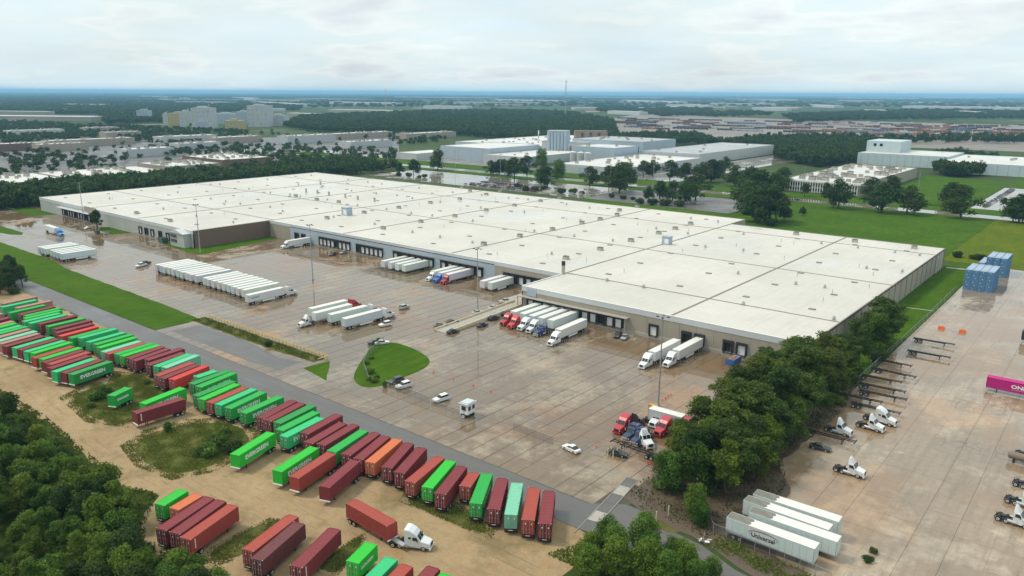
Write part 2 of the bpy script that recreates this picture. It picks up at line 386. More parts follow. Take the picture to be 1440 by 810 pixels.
M['leaf_young'] = foliage('leaf_young', (0.055, 0.125, 0.018), (0.13, 0.22, 0.03))
M['bark'] = plain('bark', (0.085, 0.062, 0.045), 0.9, 0, 0.4)
def roofing(name, a, b, wet=0.45):
    t = NT(name); p = t.pos(); n1 = t.noise(0.03, 5, 0.6, p); n2 = t.noise(0.5, 6, 0.7, p); st = t.noise(0.10, 5, 0.65, t.pos((6, 0.35, 1))); st2 = t.noise(0.10, 5, 0.65, t.pos((0.35, 6, 1)))
    c = t.mix(t.ramp(n1, (0.38, 0.0), (0.64, 1.0)), a, b); c = t.mix(t.math('MULTIPLY', t.ramp(n2, (0.45, 0.0), (0.8, 1.0)), 0.25), c, (0.33, 0.31, 0.27))
    c = t.mix(t.math('MULTIPLY', t.ramp(st, (0.50, 0.0), (0.75, 1.0)), 0.30), c, (0.34, 0.32, 0.28))
    c = t.mix(t.math('MULTIPLY', t.ramp(st2, (0.60, 0.0), (0.75, 1.0)), 0.12), c, (0.45, 0.42, 0.37))
    oi = t.objinfo(); c = t.mix(t.math('MULTIPLY', oi.outputs['Random'], 0.16), c, (0.36, 0.35, 0.33)); w = t.noise(0.018, 6, 0.6, p, 0.5)
    return t.set(c, t.ramp(w, (0.62 - wet * 0.2, 0.5), (0.66 - wet * 0.2, 0.10)), 0, 0.5)
M['roof_white'] = roofing('white_roof_membrane', (0.52, 0.495, 0.435), (0.60, 0.57, 0.505), 0.16)
M['roof_grey'] = roofing('grey_roof', (0.30, 0.32, 0.33), (0.36, 0.375, 0.38), 0.2)
M['roof_far'] = roofing('far_white_roof', (0.56, 0.55, 0.515), (0.66, 0.65, 0.61), 0.1)
M['roof_joint'] = plain('roof_joint_cover', (0.20, 0.175, 0.14), 0.7, 0, 0.2, 0.3)
M['fascia'] = plain('pale_fascia_sheet', (0.52, 0.545, 0.55), 0.5, 0, 0.06, 0.4)
def wallmat(name, col, period=0.0, dirt=0.3):
    t = NT(name); p = t.pos(); n1 = t.noise(0.4, 5, 0.65, t.pos((1, 1, 0.25))); n2 = t.noise(0.12, 4, 0.6, p)
    c = t.mix(n2, tuple(x * 0.88 for x in col), tuple(min(1, x * 1.08) for x in col)); c = t.mix(t.math('MULTIPLY', t.ramp(n1, (0.5, 0.0), (0.8, 1.0)), dirt), c, tuple(x * 0.5 for x in col))
    return t.set(c, 0.7)
M['wall_tan'] = wallmat('tan_block_wall', (0.335, 0.30, 0.24))
M['wall_blue'] = wallmat('pale_blue_wall', (0.36, 0.43, 0.49), dirt=0.15)
M['wall_pale'] = wallmat('pale_green_grey_wall', (0.40, 0.42, 0.385))
M['wall_brick'] = wallmat('brown_brick_wall', (0.155, 0.105, 0.075))
M['wall_white'] = wallmat('white_cladding', (0.46, 0.48, 0.48), dirt=0.15)
M['wall_aqua'] = wallmat('aqua_cladding', (0.46, 0.55, 0.56), dirt=0.2)
M['wall_rust'] = wallmat('rusty_silo_wall', (0.22, 0.17, 0.13), dirt=0.6)
M['wall_ochre'] = wallmat('ochre_wall', (0.42, 0.34, 0.13))
M['unit'] = plain('rooftop_unit_sheet', (0.40, 0.38, 0.33), 0.5, 0.2, 0.2, 0.8)
M['unit_dark'] = plain('rooftop_grille', (0.16, 0.15, 0.135), 0.7, 0.1, 0.3, 0.8)
M['hatch'] = plain('smoke_hatch', (0.27, 0.245, 0.20), 0.5, 0, 0.15)
M['car_far'] = paint('far_car_paint', 0.25, 0.1)
M['blue_pole'] = plain('pole_steel', (0.36, 0.38, 0.39), 0.4, 0.4, 0.1)
# ------------------------------------------------------------------ ground, roads, yards
def px(*pts): return [tuple(G(x, y)[:2]) for x, y in pts]
BIG = 70000
sheet('ground', [(-BIG, -BIG), (BIG, -BIG), (BIG, BIG), (-BIG, BIG)], 0.0, M['terrain'])
sheet('undergrowth_ground', [(-420, -60), (-40, -60), (-40, 90), (-66, 108), (-420, 108)], 0.006, M['undergrowth'])
sheet('estate_paving', px((-60, 214), (100, 199), (350, 194), (560, 189), (562, 226), (470, 226), (345, 232), (240, 243), (-60, 263)), 0.02, M['asphalt'])
_dirt = rag([(-420, 66), (-330, 60), (-225, 62), (-200, 64), (-175, 62), (-155, 60.5), (-145, 64), (-138, 57), (-126, 50), (-112, 52), (-98, 54), (-90, 57), (-80, 58), (-70, 72), (-66, 98), (-68, 106), (-66, 108.6), (-420, 108.6)], 0.8, 3, 3)
sheet('dirt_lot', _dirt, 0.014, M['dirt'])
def scrub(poly, seed):
    cx_, cy_ = sum(p[0] for p in poly) / len(poly), sum(p[1] for p in poly) / len(poly)
    inner = [(cx_ + (p[0] - cx_) * .84, cy_ + (p[1] - cy_) * .84) for p in smooth_poly(poly, 2)]
    sheet('scrub_ground', rag(rag(inner, 0.9, 2.2, seed), 0.35, 0.6, seed + 50), 0.024 + seed * 0.0005, M['scrub'])
    return poly
SCRUB = [scrub(px((82, 560), (120, 540), (195, 530), (240, 548), (262, 575), (215, 590), (180, 602), (120, 594)), 1),
         scrub(px((168, 628), (200, 606), (260, 590), (335, 588), (372, 612), (345, 640), (300, 664), (240, 676), (190, 656)), 2),
         scrub(px((330, 752), (380, 728), (420, 735), (372, 770), (300, 800), (280, 780)), 3),
         scrub(px((432, 800), (480, 768), (520, 745), (505, 775), (470, 815)), 4),
         scrub(px((160, 522), (215, 528), (250, 560), (200, 556), (150, 540)), 5),
         scrub(px((570, 690), (640, 705), (700, 745), (690, 760), (620, 730), (560, 705)), 6)]
road = sheet('asphalt_road', [(-470, 108.6), (-30, 108.6), (-30, 113.5), (-44, 115.2), (-52, 118.5), (-62, 119.5), (-66, 122), (-70, 122), (-76, 117.6), (-470, 117.6)], 0.05, M['asphalt'], thick=0.05)
def strips(name, items, mat, parent):
    for x0, x1, y0, y1, z in items:
        b = MB(); b.box(x0, x1, y0, y1, z - 0.004, z); ob(name, b.mesh(name, [mat]), parent)
M['road_paint'] = plain('worn_road_paint', (0.42, 0.40, 0.35), 0.6, 0, 0.4, 0.4)

def slab_mesh(w, l, m, h=0.05):
    b = MB(); b.box(-w / 2, w / 2, -l / 2, l / 2, -h, 0, skip=(0,)); return b.mesh('concrete_slab', [m])
def slabs(parent, x0, y0, w, l, nx, ny, keep, mat, z, most, seed, gap=0.17, gy=0.05, thick=.5):
    r = random.Random(seed); cells = []
    for i in range(nx):
        for j in range(ny):
            c = (x0 + (i + .5) * w, y0 + (j + .5) * l)
            if keep(c): cells.append(c)
    cells.sort(key=lambda c: c[0] ** 2 + c[1] ** 2)
    vis = []
    for c in cells:
        d = Vector((c[0], c[1], -CAM_H)); q = d.dot(FW)
        vis.append(q > 0 and abs(d.dot(RT) / q) < 0.69 and abs(d.dot(UP) / q) < 0.40)
    meshes = {g_: slab_mesh(w - g_, l - gy, mat) for g_ in (gap, gap * .25)}; rest = []; n = 0
    for c, v in zip(cells, vis):
        zz = z + r.uniform(-0.006, 0.006); g_ = gap if random.Random(round(c[0] * 10)).random() < thick else gap * .25
        if v and n < most: ob('concrete_slab', meshes[g_], parent, (c[0], c[1], zz)); n += 1
        else: rest.append((c[0], c[1], zz))
    if rest:
        b = MB(); tone = []
        for cx_, cy_, zz in rest:
            b.box(cx_ - w / 2 + gap / 2, cx_ + w / 2 - gap / 2, cy_ - l / 2 + gy / 2, cy_ + l / 2 - gy / 2, zz - 0.05, zz, skip=(0,)); tone += [r.random()] * 8
        m2 = b.mesh('far_slab_paving', [mat]); a = m2.attributes.new('tone', 'FLOAT', 'POINT'); a.data.foreach_set('value', tone)
        ob('far_slab_paving', m2, parent, kind='stuff')

YARD = [(-640, 134), (-256, 134), (-256, 138.2), (-186, 138.2), (-182, 137), (-172, 126), (-184, 126), (-256, 117.7), (-76, 117.7), (-70, 124), (-72, 150), (-68, 222), (-176, 222), (-176, 248), (-381, 248), (-381, 202), (-640, 202)]
YARDK = [(-640, 131), (-256, 131), (-256, 117.7), (-74, 117.7), (-69, 150), (-69, 222), (-176, 224), (-176, 249), (-381, 249), (-381, 204), (-640, 204)]
yard = sheet('concrete_yard', [(-640, 132), (-257, 132), (-257, 117.7), (-70, 117.7), (-66, 150), (-64, 224), (-176, 226), (-176, 250), (-384, 250), (-384, 204), (-640, 204)], 0.03, M['joint'])
slabs(yard, -640, 117.7, 5.0, 6.2, 116, 22, lambda c: inside(c, YARDK), M['yard'], 0.07, 300, 5)
LOTK = [(-52, 127), (-40, 121), (200, 121), (200, 424), (-53, 424)]
lot = sheet('wet_concrete_lot', rag([(-53, 160), (-47, 150), (-45, 140), (-44, 130), (-36, 121), (240, 118), (240, 424), (-54, 424), (-53, 300), (-50, 200)], 0.25, 4, 8), 0.03, M['joint'])
slabs(lot, -53.4, 121, 6.1, 7.6, 44, 40, lambda c: inside(c, LOTK), M['lot'], 0.07, 300, 6, 0.10, 0.045, .18)

# grey asphalt patch, ditch, guard rail strip
sheet('asphalt_patch', rag([(-250, 121), (-249, 131.5), (-213, 131), (-199, 128.6), (-190, 131), (-189, 122), (-206, 121)], 0.3, 4, 4), 0.085, M['asphalt'])
sheet('weedy_ditch', rag([(-257, 133), (-247, 131.8), (-222, 131.6), (-200, 132), (-187, 133.5), (-187, 137.4), (-257, 137.4)], 0.35, 2.5, 9), 0.090, M['scrub'])
def lawn(pts, mat='lawn', z=0.12, name='lawn', r_=0.25, step=4, seed=2): return sheet(name, rag(pts, r_, step, seed) if r_ else pts, z, M[mat], thick=0.12)
lawn([(-640, 120), (-470, 119), (-352, 117.9), (-256, 118.2), (-255.5, 134.5), (-283, 136), (-380, 137.5), (-400, 140.5), (-428, 141), (-475, 141), (-640, 143)], seed=11)
lawn([(-640, 150), (-520, 150), (-497, 153), (-490, 157), (-497, 160), (-640, 160)], seed=12)
lawn([(-640, 186), (-585, 187), (-560, 188), (-556, 200.6), (-640, 200.6)], seed=13)
lawn([(-472, 192), (-453, 190.5), (-450, 200.7), (-480, 200.7), (-484, 197)], seed=14)
lawn([(-404, 196), (-372, 192.5), (-362, 195), (-371, 246.2), (-379.6, 246.2), (-379.6, 200.7), (-404, 200.7)], seed=15)
lawn(smooth_poly([(-159, 129), (-166, 131), (-172, 137), (-182, 150), (-187, 156), (-184, 162), (-174, 162), (-162, 158.5), (-157, 152), (-156.5, 142), (-156, 133)], 2), r_=0.08, step=2, seed=16)
lawn([(-185, 128), (-184, 137), (-171.5, 126)], r_=0.15, step=2, seed=17)
lawn([(-67.6, 222), (-54, 222), (-53.4, 300), (-54, 424), (-67.6, 424)], seed=18)
lawn([(-214, 412), (-72, 412), (-72, 594), (-214, 594)], seed=19)
lawn([(-71.8, 426), (260, 426), (260, 594), (-71.8, 594)], 'field_yellow', seed=20, name='meadow')
lawn([(-900, 577), (-300, 577), (-214, 580), (-214, 594), (-900, 594)], seed=21)
lawn([(-330, 440), (-214, 412), (-214, 500), (-330, 500)], seed=22)
lawn([(-900, 615), (260, 615), (260, 640), (-160, 644), (-176, 652), (-900, 652)], seed=23)
lawn([(-172, 640), (-96, 640), (-98, 860), (-172, 880)], seed=24)
lawn([(-96, 812), (200, 812), (200, 915), (-96, 915)], seed=25)
lawn([(-62, 117.5), (-57, 119.3), (-57.5, 123), (-62, 125.5), (-64, 123)], 'scrub', r_=0.3, step=1.5, seed=26, z=0.075, name='weed_patch')
sheet('muddy_ground', rag([(-72, 124), (-66, 121.6), (-52, 119.2), (-44, 116.2), (-30, 114), (-30, 121), (-40, 123.5), (-45, 140), (-47, 150), (-53, 160), (-51, 200), (-54, 222), (-67, 222), (-69, 200), (-71, 150)], 0.5, 2.5, 10), 0.095, M['mud'])
street = sheet('street', [(-1600, 596), (900, 596), (900, 613), (-1600, 613)], 0.05, M['far_paving'], thick=0.04)
strips('lane_line', [(-700 + i * 14.0, -693 + i * 14.0, 604.3, 604.7, 0.056) for i in range(64)], M['road_paint'], street)
sheet('car_park', [(-600, 500), (-340, 500), (-340, 574), (-600, 574)], 0.04, M['far_paving'])
sheet('car_park', [(-338, 502), (-218, 502), (-218, 574), (-338, 574)], 0.04, M['asphalt'])
sheet('car_park', [(-95, 644), (220, 644), (220, 810), (-95, 810)], 0.04, M['far_paving'])
sheet('street', [(-262, 613), (-246, 613), (-246, 900), (-262, 900)], 0.03, M['far_paving'])
sheet('street', [(-352, 613), (-338, 613), (-338, 1000), (-352, 1000)], 0.03, M['far_paving'])
sheet('loading_yard', [(-394, 640), (-352, 640), (-352, 1060), (-394, 1060)], 0.03, M['far_paving'])
sheet('loading_yard', [(-900, 655), (-480, 655), (-480, 700), (-900, 700)], 0.03, M['far_paving'])
sheet('loading_yard', [(-1000, 560), (-690, 560), (-690, 652), (-1000, 652)], 0.03, M['far_paving'])
sheet('path', [(-66.5, 408), (-54, 410), (-54, 412), (-66.5, 410)], 0.13, M['concrete_grey']); sheet('path', [(-66.5, 318), (-54, 320), (-54, 320.8), (-66.5, 318.8)], 0.13, M['concrete_grey'])
# weighbridge strip across the road
wb = thing('weighbridge', (0, 0, 0), 0, 'long narrow steel weighbridge set into the ground across the asphalt road', 'weighbridge')
_a, _b = Vector((-74.4, 132.0)), Vector((-71.0, 108.6))
_t = (_b - _a).normalized(); _n = Vector((-_t.y, _t.x))
for i in range(6):
    p, q = _a + (_b - _a) * (i / 6), _a + (_b - _a) * ((i + .985) / 6)
    b = MB(); b.poly([(*(p + _n * 1.25), 0.105), (*(p - _n * 1.25), 0.105), (*(q - _n * 1.25), 0.105), (*(q + _n * 1.25), 0.105)][::-1] if i % 2 else [(*(p + _n * 1.25), 0.105), (*(p - _n * 1.25), 0.105), (*(q - _n * 1.25), 0.105), (*(q + _n * 1.25), 0.105)])
    ob('deck_plate', b.mesh('deck_plate', [M['concrete_grey'] if i % 3 == 1 else M['asphalt']]), wb)
for s in (-1, 1):
    p, q = _a + _n * (1.32 * s), _b + _n * (1.32 * s) + _t * 1.5
    b = MB(); b.cyl((*p, 0.12), (*q, 0.12), 0.09, n=6); ob('side_rail', b.mesh('side_rail', [M['concrete_grey']]), wb)
# ------------------------------------------------------------------ the big warehouse
RZ = 9.0
wh = thing('warehouse', (-326, 320, 0), 0, 'huge flat white roofed warehouse with rows of loading docks along its yard side', 'warehouse')
W0 = Vector((-326, 320, 0))
def wpart(name, mb, mats, parent=None, color=None, **kw):
    return ob(name, mb.mesh(name, mats), wh if parent is None else parent, -W0 if parent is None else (0, 0, 0), 0, color, **kw)
XS = [-584, -507, -444, -380.5, -316, -239, -176, -113.5, -68]
def far_y(x): return 409.5 if x > -176 else 430.0
def near_y(x): return 221.3 if x > -176 else (247.0 if x > -380.4 else 201.2)
roof_root = None
# roof panels between the joints, each a plate of its own
for i in range(len(XS) - 1):
    x0, x1 = XS[i], XS[i + 1]; ny, fy = near_y((x0 + x1) / 2), far_y((x0 + x1) / 2)
    ys = [ny] + [y for y in (250.0, 314.5, 389.5) if ny + 12 < y < fy - 5] + [fy]
    for j in range(len(ys) - 1):
        e = 0.35
        b = MB(); b.box(x0 + (e if i else 0), x1 - (e if i < len(XS) - 2 else 0), ys[j] + (e if j else 0), ys[j + 1] - (e if j < len(ys) - 2 else 0), RZ - 0.5, RZ)
        wpart('roof_panel', b, [M['roof_white']])
        if j:
            b = MB(); b.box(x0 + e, x1 - e, ys[j] - e, ys[j] + e, RZ - 0.45, RZ + 0.10); wpart('roof_joint', b, [M['roof_joint']])
    if i:
        b = MB(); nn = max(near_y(x0 - 1), near_y(x0 + 1)); b.box(x0 - e, x0 + e, nn, min(far_y(x0 - 1), far_y(x0 + 1)), RZ - 0.45, RZ + 0.14); wpart('roof_joint', b, [M['roof_joint']])
# walls: one part per straight run
def wall_run(name, a, b_, mat, z0=0, z1=RZ - 1.5, t=0.4, fascia=True, fz=1.7):
    a, b_ = Vector(a), Vector(b_); d = (b_ - a).normalized(); n = Vector((d.y, -d.x))      # n: outward (right of travel)
    m = MB(); q = [a, b_, b_ - n * t, a - n * t]
    m.loft([[(p.x, p.y, z0) for p in q], [(p.x, p.y, z1) for p in q]]); w = wpart(name, m, [M[mat]])
    if fascia:
        m = MB(); q = [a + n * 0.12, b_ + n * 0.12, b_ - n * 0.2, a - n * 0.2]
        m.loft([[(p.x, p.y, RZ - fz) for p in q], [(p.x, p.y, RZ + 0.16) for p in q]]); wpart('fascia', m, [M['fascia']])
    m = MB(); q = [a + n * 0.16, b_ + n * 0.16, b_ - n * 0.3, a - n * 0.3]
    m.loft([[(p.x, p.y, RZ + 0.16) for p in q], [(p.x, p.y, RZ + 0.26) for p in q]]); wpart('roof_edge_trim', m, [M['roof_joint'] if not fascia else M['white']])
    return w
wall_run('wall', (-584, 201), (-507, 201), 'wall_pale'); wall_run('wall', (-507, 201), (-380.5, 201), 'wall_pale')
wall_run('wall', (-380.5, 201), (-380.5, 247), 'wall_brick', fascia=False, z1=RZ - 0.02)
wall_run('wall', (-380.5, 247), (-361, 247), 'wall_tan', fz=1.5); wall_run('wall', (-361, 247), (-212, 247), 'wall_blue', fz=1.1); wall_run('wall', (-212, 247), (-176, 247), 'wall_tan', fz=1.5)
wall_run('wall', (-176, 247), (-176, 221), 'wall_tan'); wall_run('wall', (-176, 221), (-68, 221), 'wall_tan')
wall_run('wall', (-68, 221), (-68, 409.8), 'wall_tan', fascia=False, z1=RZ - 0.02); wall_run('wall', (-68, 409.8), (-176, 409.8), 'wall_tan', fascia=False, z1=RZ - 0.02)
wall_run('wall', (-176, 409.8), (-176, 430.3), 'wall_tan', fascia=False, z1=RZ - 0.02); wall_run('wall', (-176, 430.3), (-584, 430.3), 'wall_pale', fascia=False, z1=RZ - 0.02); wall_run('wall', (-584, 430.3), (-584, 201), 'wall_pale', fascia=False, z1=RZ - 0.02)
# concrete dock plinths and wall panel pilasters
for x0, x1, y in ((-176, -68, 221), (-361, -176, 247), (-548, -495, 201), (-448, -404, 201)):
    b = MB(); b.box(x0 + 0.3, x1 - 0.3, y - 0.35, y, 0, 1.25); wpart('dock_plinth', b, [M['concrete_grey']])
for x in list(range(-122, -68, 6)):
    b = MB(); b.box(x - .06, x + .06, 220.93, 221, 1.26, 7.3); wpart('wall_joint', b, [M['concrete_grey']])
for y in range(228, 409, 9):
    b = MB(); b.box(-68, -67.78, y - .2, y + .2, 0, 8.9); wpart('pilaster', b, [M['wall_tan']])
for y in (392, 397, 401):
    b = MB(); b.cyl((-67.6, y, 0), (-67.6, y, 8.8), 0.14, n=6); wpart('downpipe', b, [M['white']])
# dock doors: recess, foam seal, sectional door, leveller lip, bumpers
_seal = MB(); _seal.box(-1.75, -1.25, -0.55, 0, 1.25, 4.9); _seal.box(1.25, 1.75, -0.55, 0, 1.25, 4.9); _seal.box(-1.75, 1.75, -0.6, 0, 4.3, 5.1); SEAL = _seal.mesh('dock_seal', [M['rubber']])
_door = MB()
for k in range(5): _door.box(-1.22, 1.22, -0.08 - 0.01 * (k % 2), -0.02, 1.27 + k * 0.6, 1.86 + k * 0.6)
DOORW = _door.mesh('door_leaf_or_shade', [M['white']]); 
_lip = MB(); _lip.box(-1.0, 1.0, -0.62, -0.36, 1.12, 1.24); _lip.box(-1.5, -1.1, -0.62, -0.36, 0.75, 1.2, 0); _lip.box(1.1, 1.5, -0.62, -0.36, 0.75, 1.2, 0); LIP = _lip.mesh('dock_bumper', [M['black']])
_dk = MB(); _dk.box(-1.2, 1.2, -0.05, -0.02, 1.27, 4.3); OPEN_DOOR_SHADE = _dk.mesh('door_leaf_or_shade', [M['opening_shade']])  # no leaf: dark sheet painted as the shade of an open doorway
def dock(x, y, opened=False, z=0):
    d = ob('dock_door', SEAL, wh, Vector((x, y, z)) - W0)
    ob('door_leaf_or_shade', OPEN_DOOR_SHADE if opened else DOORW, d); ob('dock_bumper', LIP, d)
def recess_shade(x0, x1, y, zt=5.4, d=0.05):
    b = MB(); b.box(x0, x1, y - d, y, 1.26, zt); wpart('dock_recess_shade', b, [M['opening_shade']])  # flat dark sheet on the wall, shade of a recess put in as colour
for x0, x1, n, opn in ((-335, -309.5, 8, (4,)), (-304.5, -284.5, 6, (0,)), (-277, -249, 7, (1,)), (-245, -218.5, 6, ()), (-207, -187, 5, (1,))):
    recess_shade(x0, x1, 247, 5.5, 0.05)
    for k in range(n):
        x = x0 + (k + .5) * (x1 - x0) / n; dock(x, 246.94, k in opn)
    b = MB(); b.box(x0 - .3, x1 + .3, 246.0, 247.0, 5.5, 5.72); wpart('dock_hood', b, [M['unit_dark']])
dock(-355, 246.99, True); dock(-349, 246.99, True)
recess_shade(-173.5, -131, 221, 5.0)
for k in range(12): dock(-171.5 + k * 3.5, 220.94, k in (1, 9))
b = MB(); b.box(-177.0, -128.8, 218.9, 221, 5.35, 5.6); wpart('dock_canopy', b, [M['concrete_grey']])
for x in (-176.6, -129.4):
    b = MB(); b.cyl((x, 219.2, 0), (x, 219.2, 5.4), 0.18, n=8); wpart('canopy_post', b, [M['concrete_grey']])
for x, o_ in ((-119.3, False), (-107.2, True), (-102.6, False), (-92.8, True), (-88.4, False), (-80.8, False)): dock(x, 221 - .02, o_)
b = MB(); b.box(-75.6, -70.5, 220.9, 221, 0.1, 4.6); wpart('roller_door', b, [M['unit']])
b = MB(); b.box(-173.5, -169, 220.78, 220.86, 5.9, 8.6); wpart('wall_sign', b, [M['wall_blue']])
recess_shade(-547, -497, 201, 5.6)
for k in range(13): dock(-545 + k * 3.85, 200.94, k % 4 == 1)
b = MB(); b.box(-549, -495.5, 198.0, 201, 5.8, 6.1); wpart('dock_canopy', b, [M['fascia']])
b = MB(); b.box(-512, -495, 200.6, 201, 6.2, 9.9); wpart('tower_panel', b, [M['wall_tan']])
for x, o_ in ((-439, False), (-432, True), (-425, False), (-416, True), (-407.5, False)): dock(x, 200.98, o_)
b = MB(); b.box(-398, -383.5, 197.2, 200.9, 0, 7.4); wpart('stair_tower', b, [M['wall_pale']])
for zz in (2.4, 4.9):
    b = MB(); b.box(-397, -391, 196.9, 197.2, zz, zz + 1.4); wpart('window', b, [M['glass']])
b = MB(); b.poly([(-398.4, 196.6, 7.4), (-383.1, 196.6, 7.4), (-383.1, 201.3, 7.4), (-398.4, 201.3, 7.4)]); b.poly([(-398.4, 196.6, 7.4), (-383.1, 196.6, 7.4), (-390.7, 196.6, 9.3)]); b.poly([(-398.4, 201.3, 7.4), (-390.7, 201.3, 9.3), (-383.1, 201.3, 7.4)]); b.poly([(-383.1, 196.6, 7.4), (-383.1, 201.3, 7.4), (-390.7, 201.3, 9.3), (-390.7, 196.6, 9.3)]); b.poly([(-398.4, 196.6, 7.4), (-390.7, 196.6, 9.3), (-390.7, 201.3, 9.3), (-398.4, 201.3, 7.4)])
wpart('porch_roof', b, [M['fascia']])
# rooftop: smoke hatches, fans, air units, stacks
_h = MB(); _h.box(-1.1, 1.1, -0.75, 0.75, 0, 0.28); _h.box(-1.0, 1.0, -0.65, 0.65, 0.28, 0.36); HATCH = _h.mesh('smoke_hatch', [M['hatch']])
_h = MB(); _h.cyl((0, 0, 0), (0, 0, 0.7), 0.45, n=8); _h.cyl((0, 0, 0.7), (0, 0, 1.05), 0.75, 0.55, n=8); _h.cyl((0, 0, 1.05), (0, 0, 1.3), 0.4, 0.3, n=8); FAN = _h.mesh('roof_fan', [M['steel']])
_h = MB(); _h.box(-1.3, 1.3, -1.0, 1.0, 0, 0.25); _h.box(-1.2, 1.2, -0.9, 0.9, 0.25, 1.35); _h.box(-1.26, 1.26, -0.96, 0.96, 1.35, 1.5, 1); _h.cyl((0, 0, 1.5), (0, 0, 1.62), 0.7, n=10, mi=1); UNIT = _h.mesh('air_unit', [M['unit'], M['unit_dark']])
_h = MB(); _h.cyl((0, 0, 0), (0, 0, 1.7), 0.12, n=6); PIPE = _h.mesh('vent_pipe', [M['steel']])
_h = MB(); _h.box(-0.45, 0.45, -0.45, 0.45, 0, 2.4); _h.box(-0.6, 0.6, -0.6, 0.6, 2.4, 2.75); SHAFT = _h.mesh('vent_shaft', [M['unit']])
_rr = random.Random(31)
def onroof(name, me, x, y, rz=0): ob(name, me, wh, Vector((x, y, RZ)) - W0, rz)
for i in range(len(XS) - 1):
    x0, x1 = XS[i], XS[i + 1]; ny, fy = near_y((x0 + x1) / 2), far_y((x0 + x1) / 2)
    right = x0 >= -176.1
    for u in (0.22, 0.72):
        for k in range(8):
            y = ny + 12 + k * 26.0
            if y < fy - 8 and not (right and y < 235): onroof('smoke_hatch', HATCH, x0 + u * (x1 - x0) + _rr.uniform(-1, 1), y + _rr.uniform(-2, 2))
    for u in (0.30, 0.62, 0.9):
        for k in range(5):
            y = ny + 28 + k * 45.0
            if y < fy - 8 and _rr.random() < 0.75: onroof('roof_fan', FAN, x0 + u * (x1 - x0) + _rr.uniform(-3, 3), y + _rr.uniform(-3, 3))
    for k in range(6):
        onroof('vent_pipe', PIPE, _rr.uniform(x0 + 4, x1 - 4), _rr.uniform(ny + 5, fy - 5))
k55 = 5.064
for ox, oy, pts in ((620, 240, ((300, 530), (557, 472), (95, 330), (318, 288), (520, 253), (705, 222), (842, 198), (130, 207), (203, 150), (148, 128), (320, 175), (418, 152), (790, 425), (1000, 378), (1130, 352), (1250, 320), (1348, 505), (1130, 568), (1268, 288), (1395, 262), (885, 632), (930, 170), (992, 172))),
                    (360, 230, ((900, 468), (1168, 420), (500, 395), (765, 355), (1012, 320), (1237, 285), (428, 262), (584, 280), (278, 236))),
                    (880, 270, ((32, 355), (230, 300), (348, 268), (458, 232), (1210, 305))), (1060, 320, ((716, 105), (1140, 152))), (40, 220, ((762, 410), (1002, 465)))):
    for x, y in pts:
        g = G(ox + x / k55, oy + y / k55, RZ); onroof('air_unit', UNIT, g.x, g.y + 0.6)
for x, y in ((357, 205), (438, 215), (520, 228), (637, 245), (725, 258), (845, 272), (460, 152)): g = G(360 + x / k55, 230 + y / k55, RZ); onroof('vent_shaft', SHAFT, g.x, g.y)
for gx, gy, sx, sy, sz in ((-363.2, 288.5, 2.6, 2.0, 4.6), (-174.5, 332, 2.0, 1.6, 3.8)):
    b = MB(); b.box(gx - sx, gx + sx, gy - sy, gy + sy, RZ, RZ + sz, 0); b.box(gx - sx - .15, gx + sx + .15, gy - sy - .15, gy + sy + .15, RZ + sz, RZ + sz + .3, 0)
    b.box(gx - sx * .3, gx + sx * .8, gy - sy - .06, gy - sy + .02, RZ + .6, RZ + sz - 1, 1); wpart('penthouse', b, [M['wall_blue'], M['white']])
b = MB(); b.cyl((-176, 247.8, RZ - 1), (-176, 247.8, RZ + 5.2), 0.75, n=10); b.cyl((-176, 247.8, RZ + 3.6), (-176, 247.8, RZ + 5.25), 0.78, n=10, mi=1); wpart('chimney', b, [M['unit'], M['black']])
# dock ramp with parapets beside the inner corner
rp = thing('loading_ramp', (-179, 202, 0), 0, 'raised concrete ramp with low parapet walls and railings leading to the dock corner', 'ramp')
b = MB(); b.loft([[(-3, -22, 0), (3, -22, 0), (3, -22, 0.15), (-3, -22, 0.15)], [(-3, 19, 0), (3, 19, 0), (3, 19, 1.3), (-3, 19, 1.3)], [(-3, 44.6, 0), (3, 44.6, 0), (3, 44.6, 1.3), (-3, 44.6, 1.3)]][0:2]); ob('ramp_deck', b.mesh('ramp_deck', [M['concrete_grey']]), rp)
b = MB(); b.box(-9.0, 2.9, 19.0, 44.8, 0, 1.2); ob('ramp_landing', b.mesh('ramp_landing', [M['concrete_grey']]), rp)
for s in (-1, 1):
    b = MB(); b.loft([[(s * 3 - .15, -22, 0), (s * 3 + .15, -22, 0), (s * 3 + .15, -22, 0.8), (s * 3 - .15, -22, 0.8)], [(s * 3 - .15, 22, 0), (s * 3 + .15, 22, 0), (s * 3 + .15, 22, 2.1), (s * 3 - .15, 22, 2.1)]]); ob('parapet', b.mesh('parapet', [M['bollard']]), rp)
    b = MB()
    b.cyl((s * 3, -20, 1.55), (s * 3, 22, 2.9), 0.05, n=5)
    ob('handrail', b.mesh('handrail', [M['yellow']]), rp)
    for k in range(12):
        y = -20 + k * 3.8; zb = 0.8 + (y + 22) / 44 * 1.3
        b = MB(); b.cyl((s * 3, y, zb - .1), (s * 3, y, zb + .75), 0.05, n=5); ob('railing_post', b.mesh('railing_post', [M['yellow']]), rp)
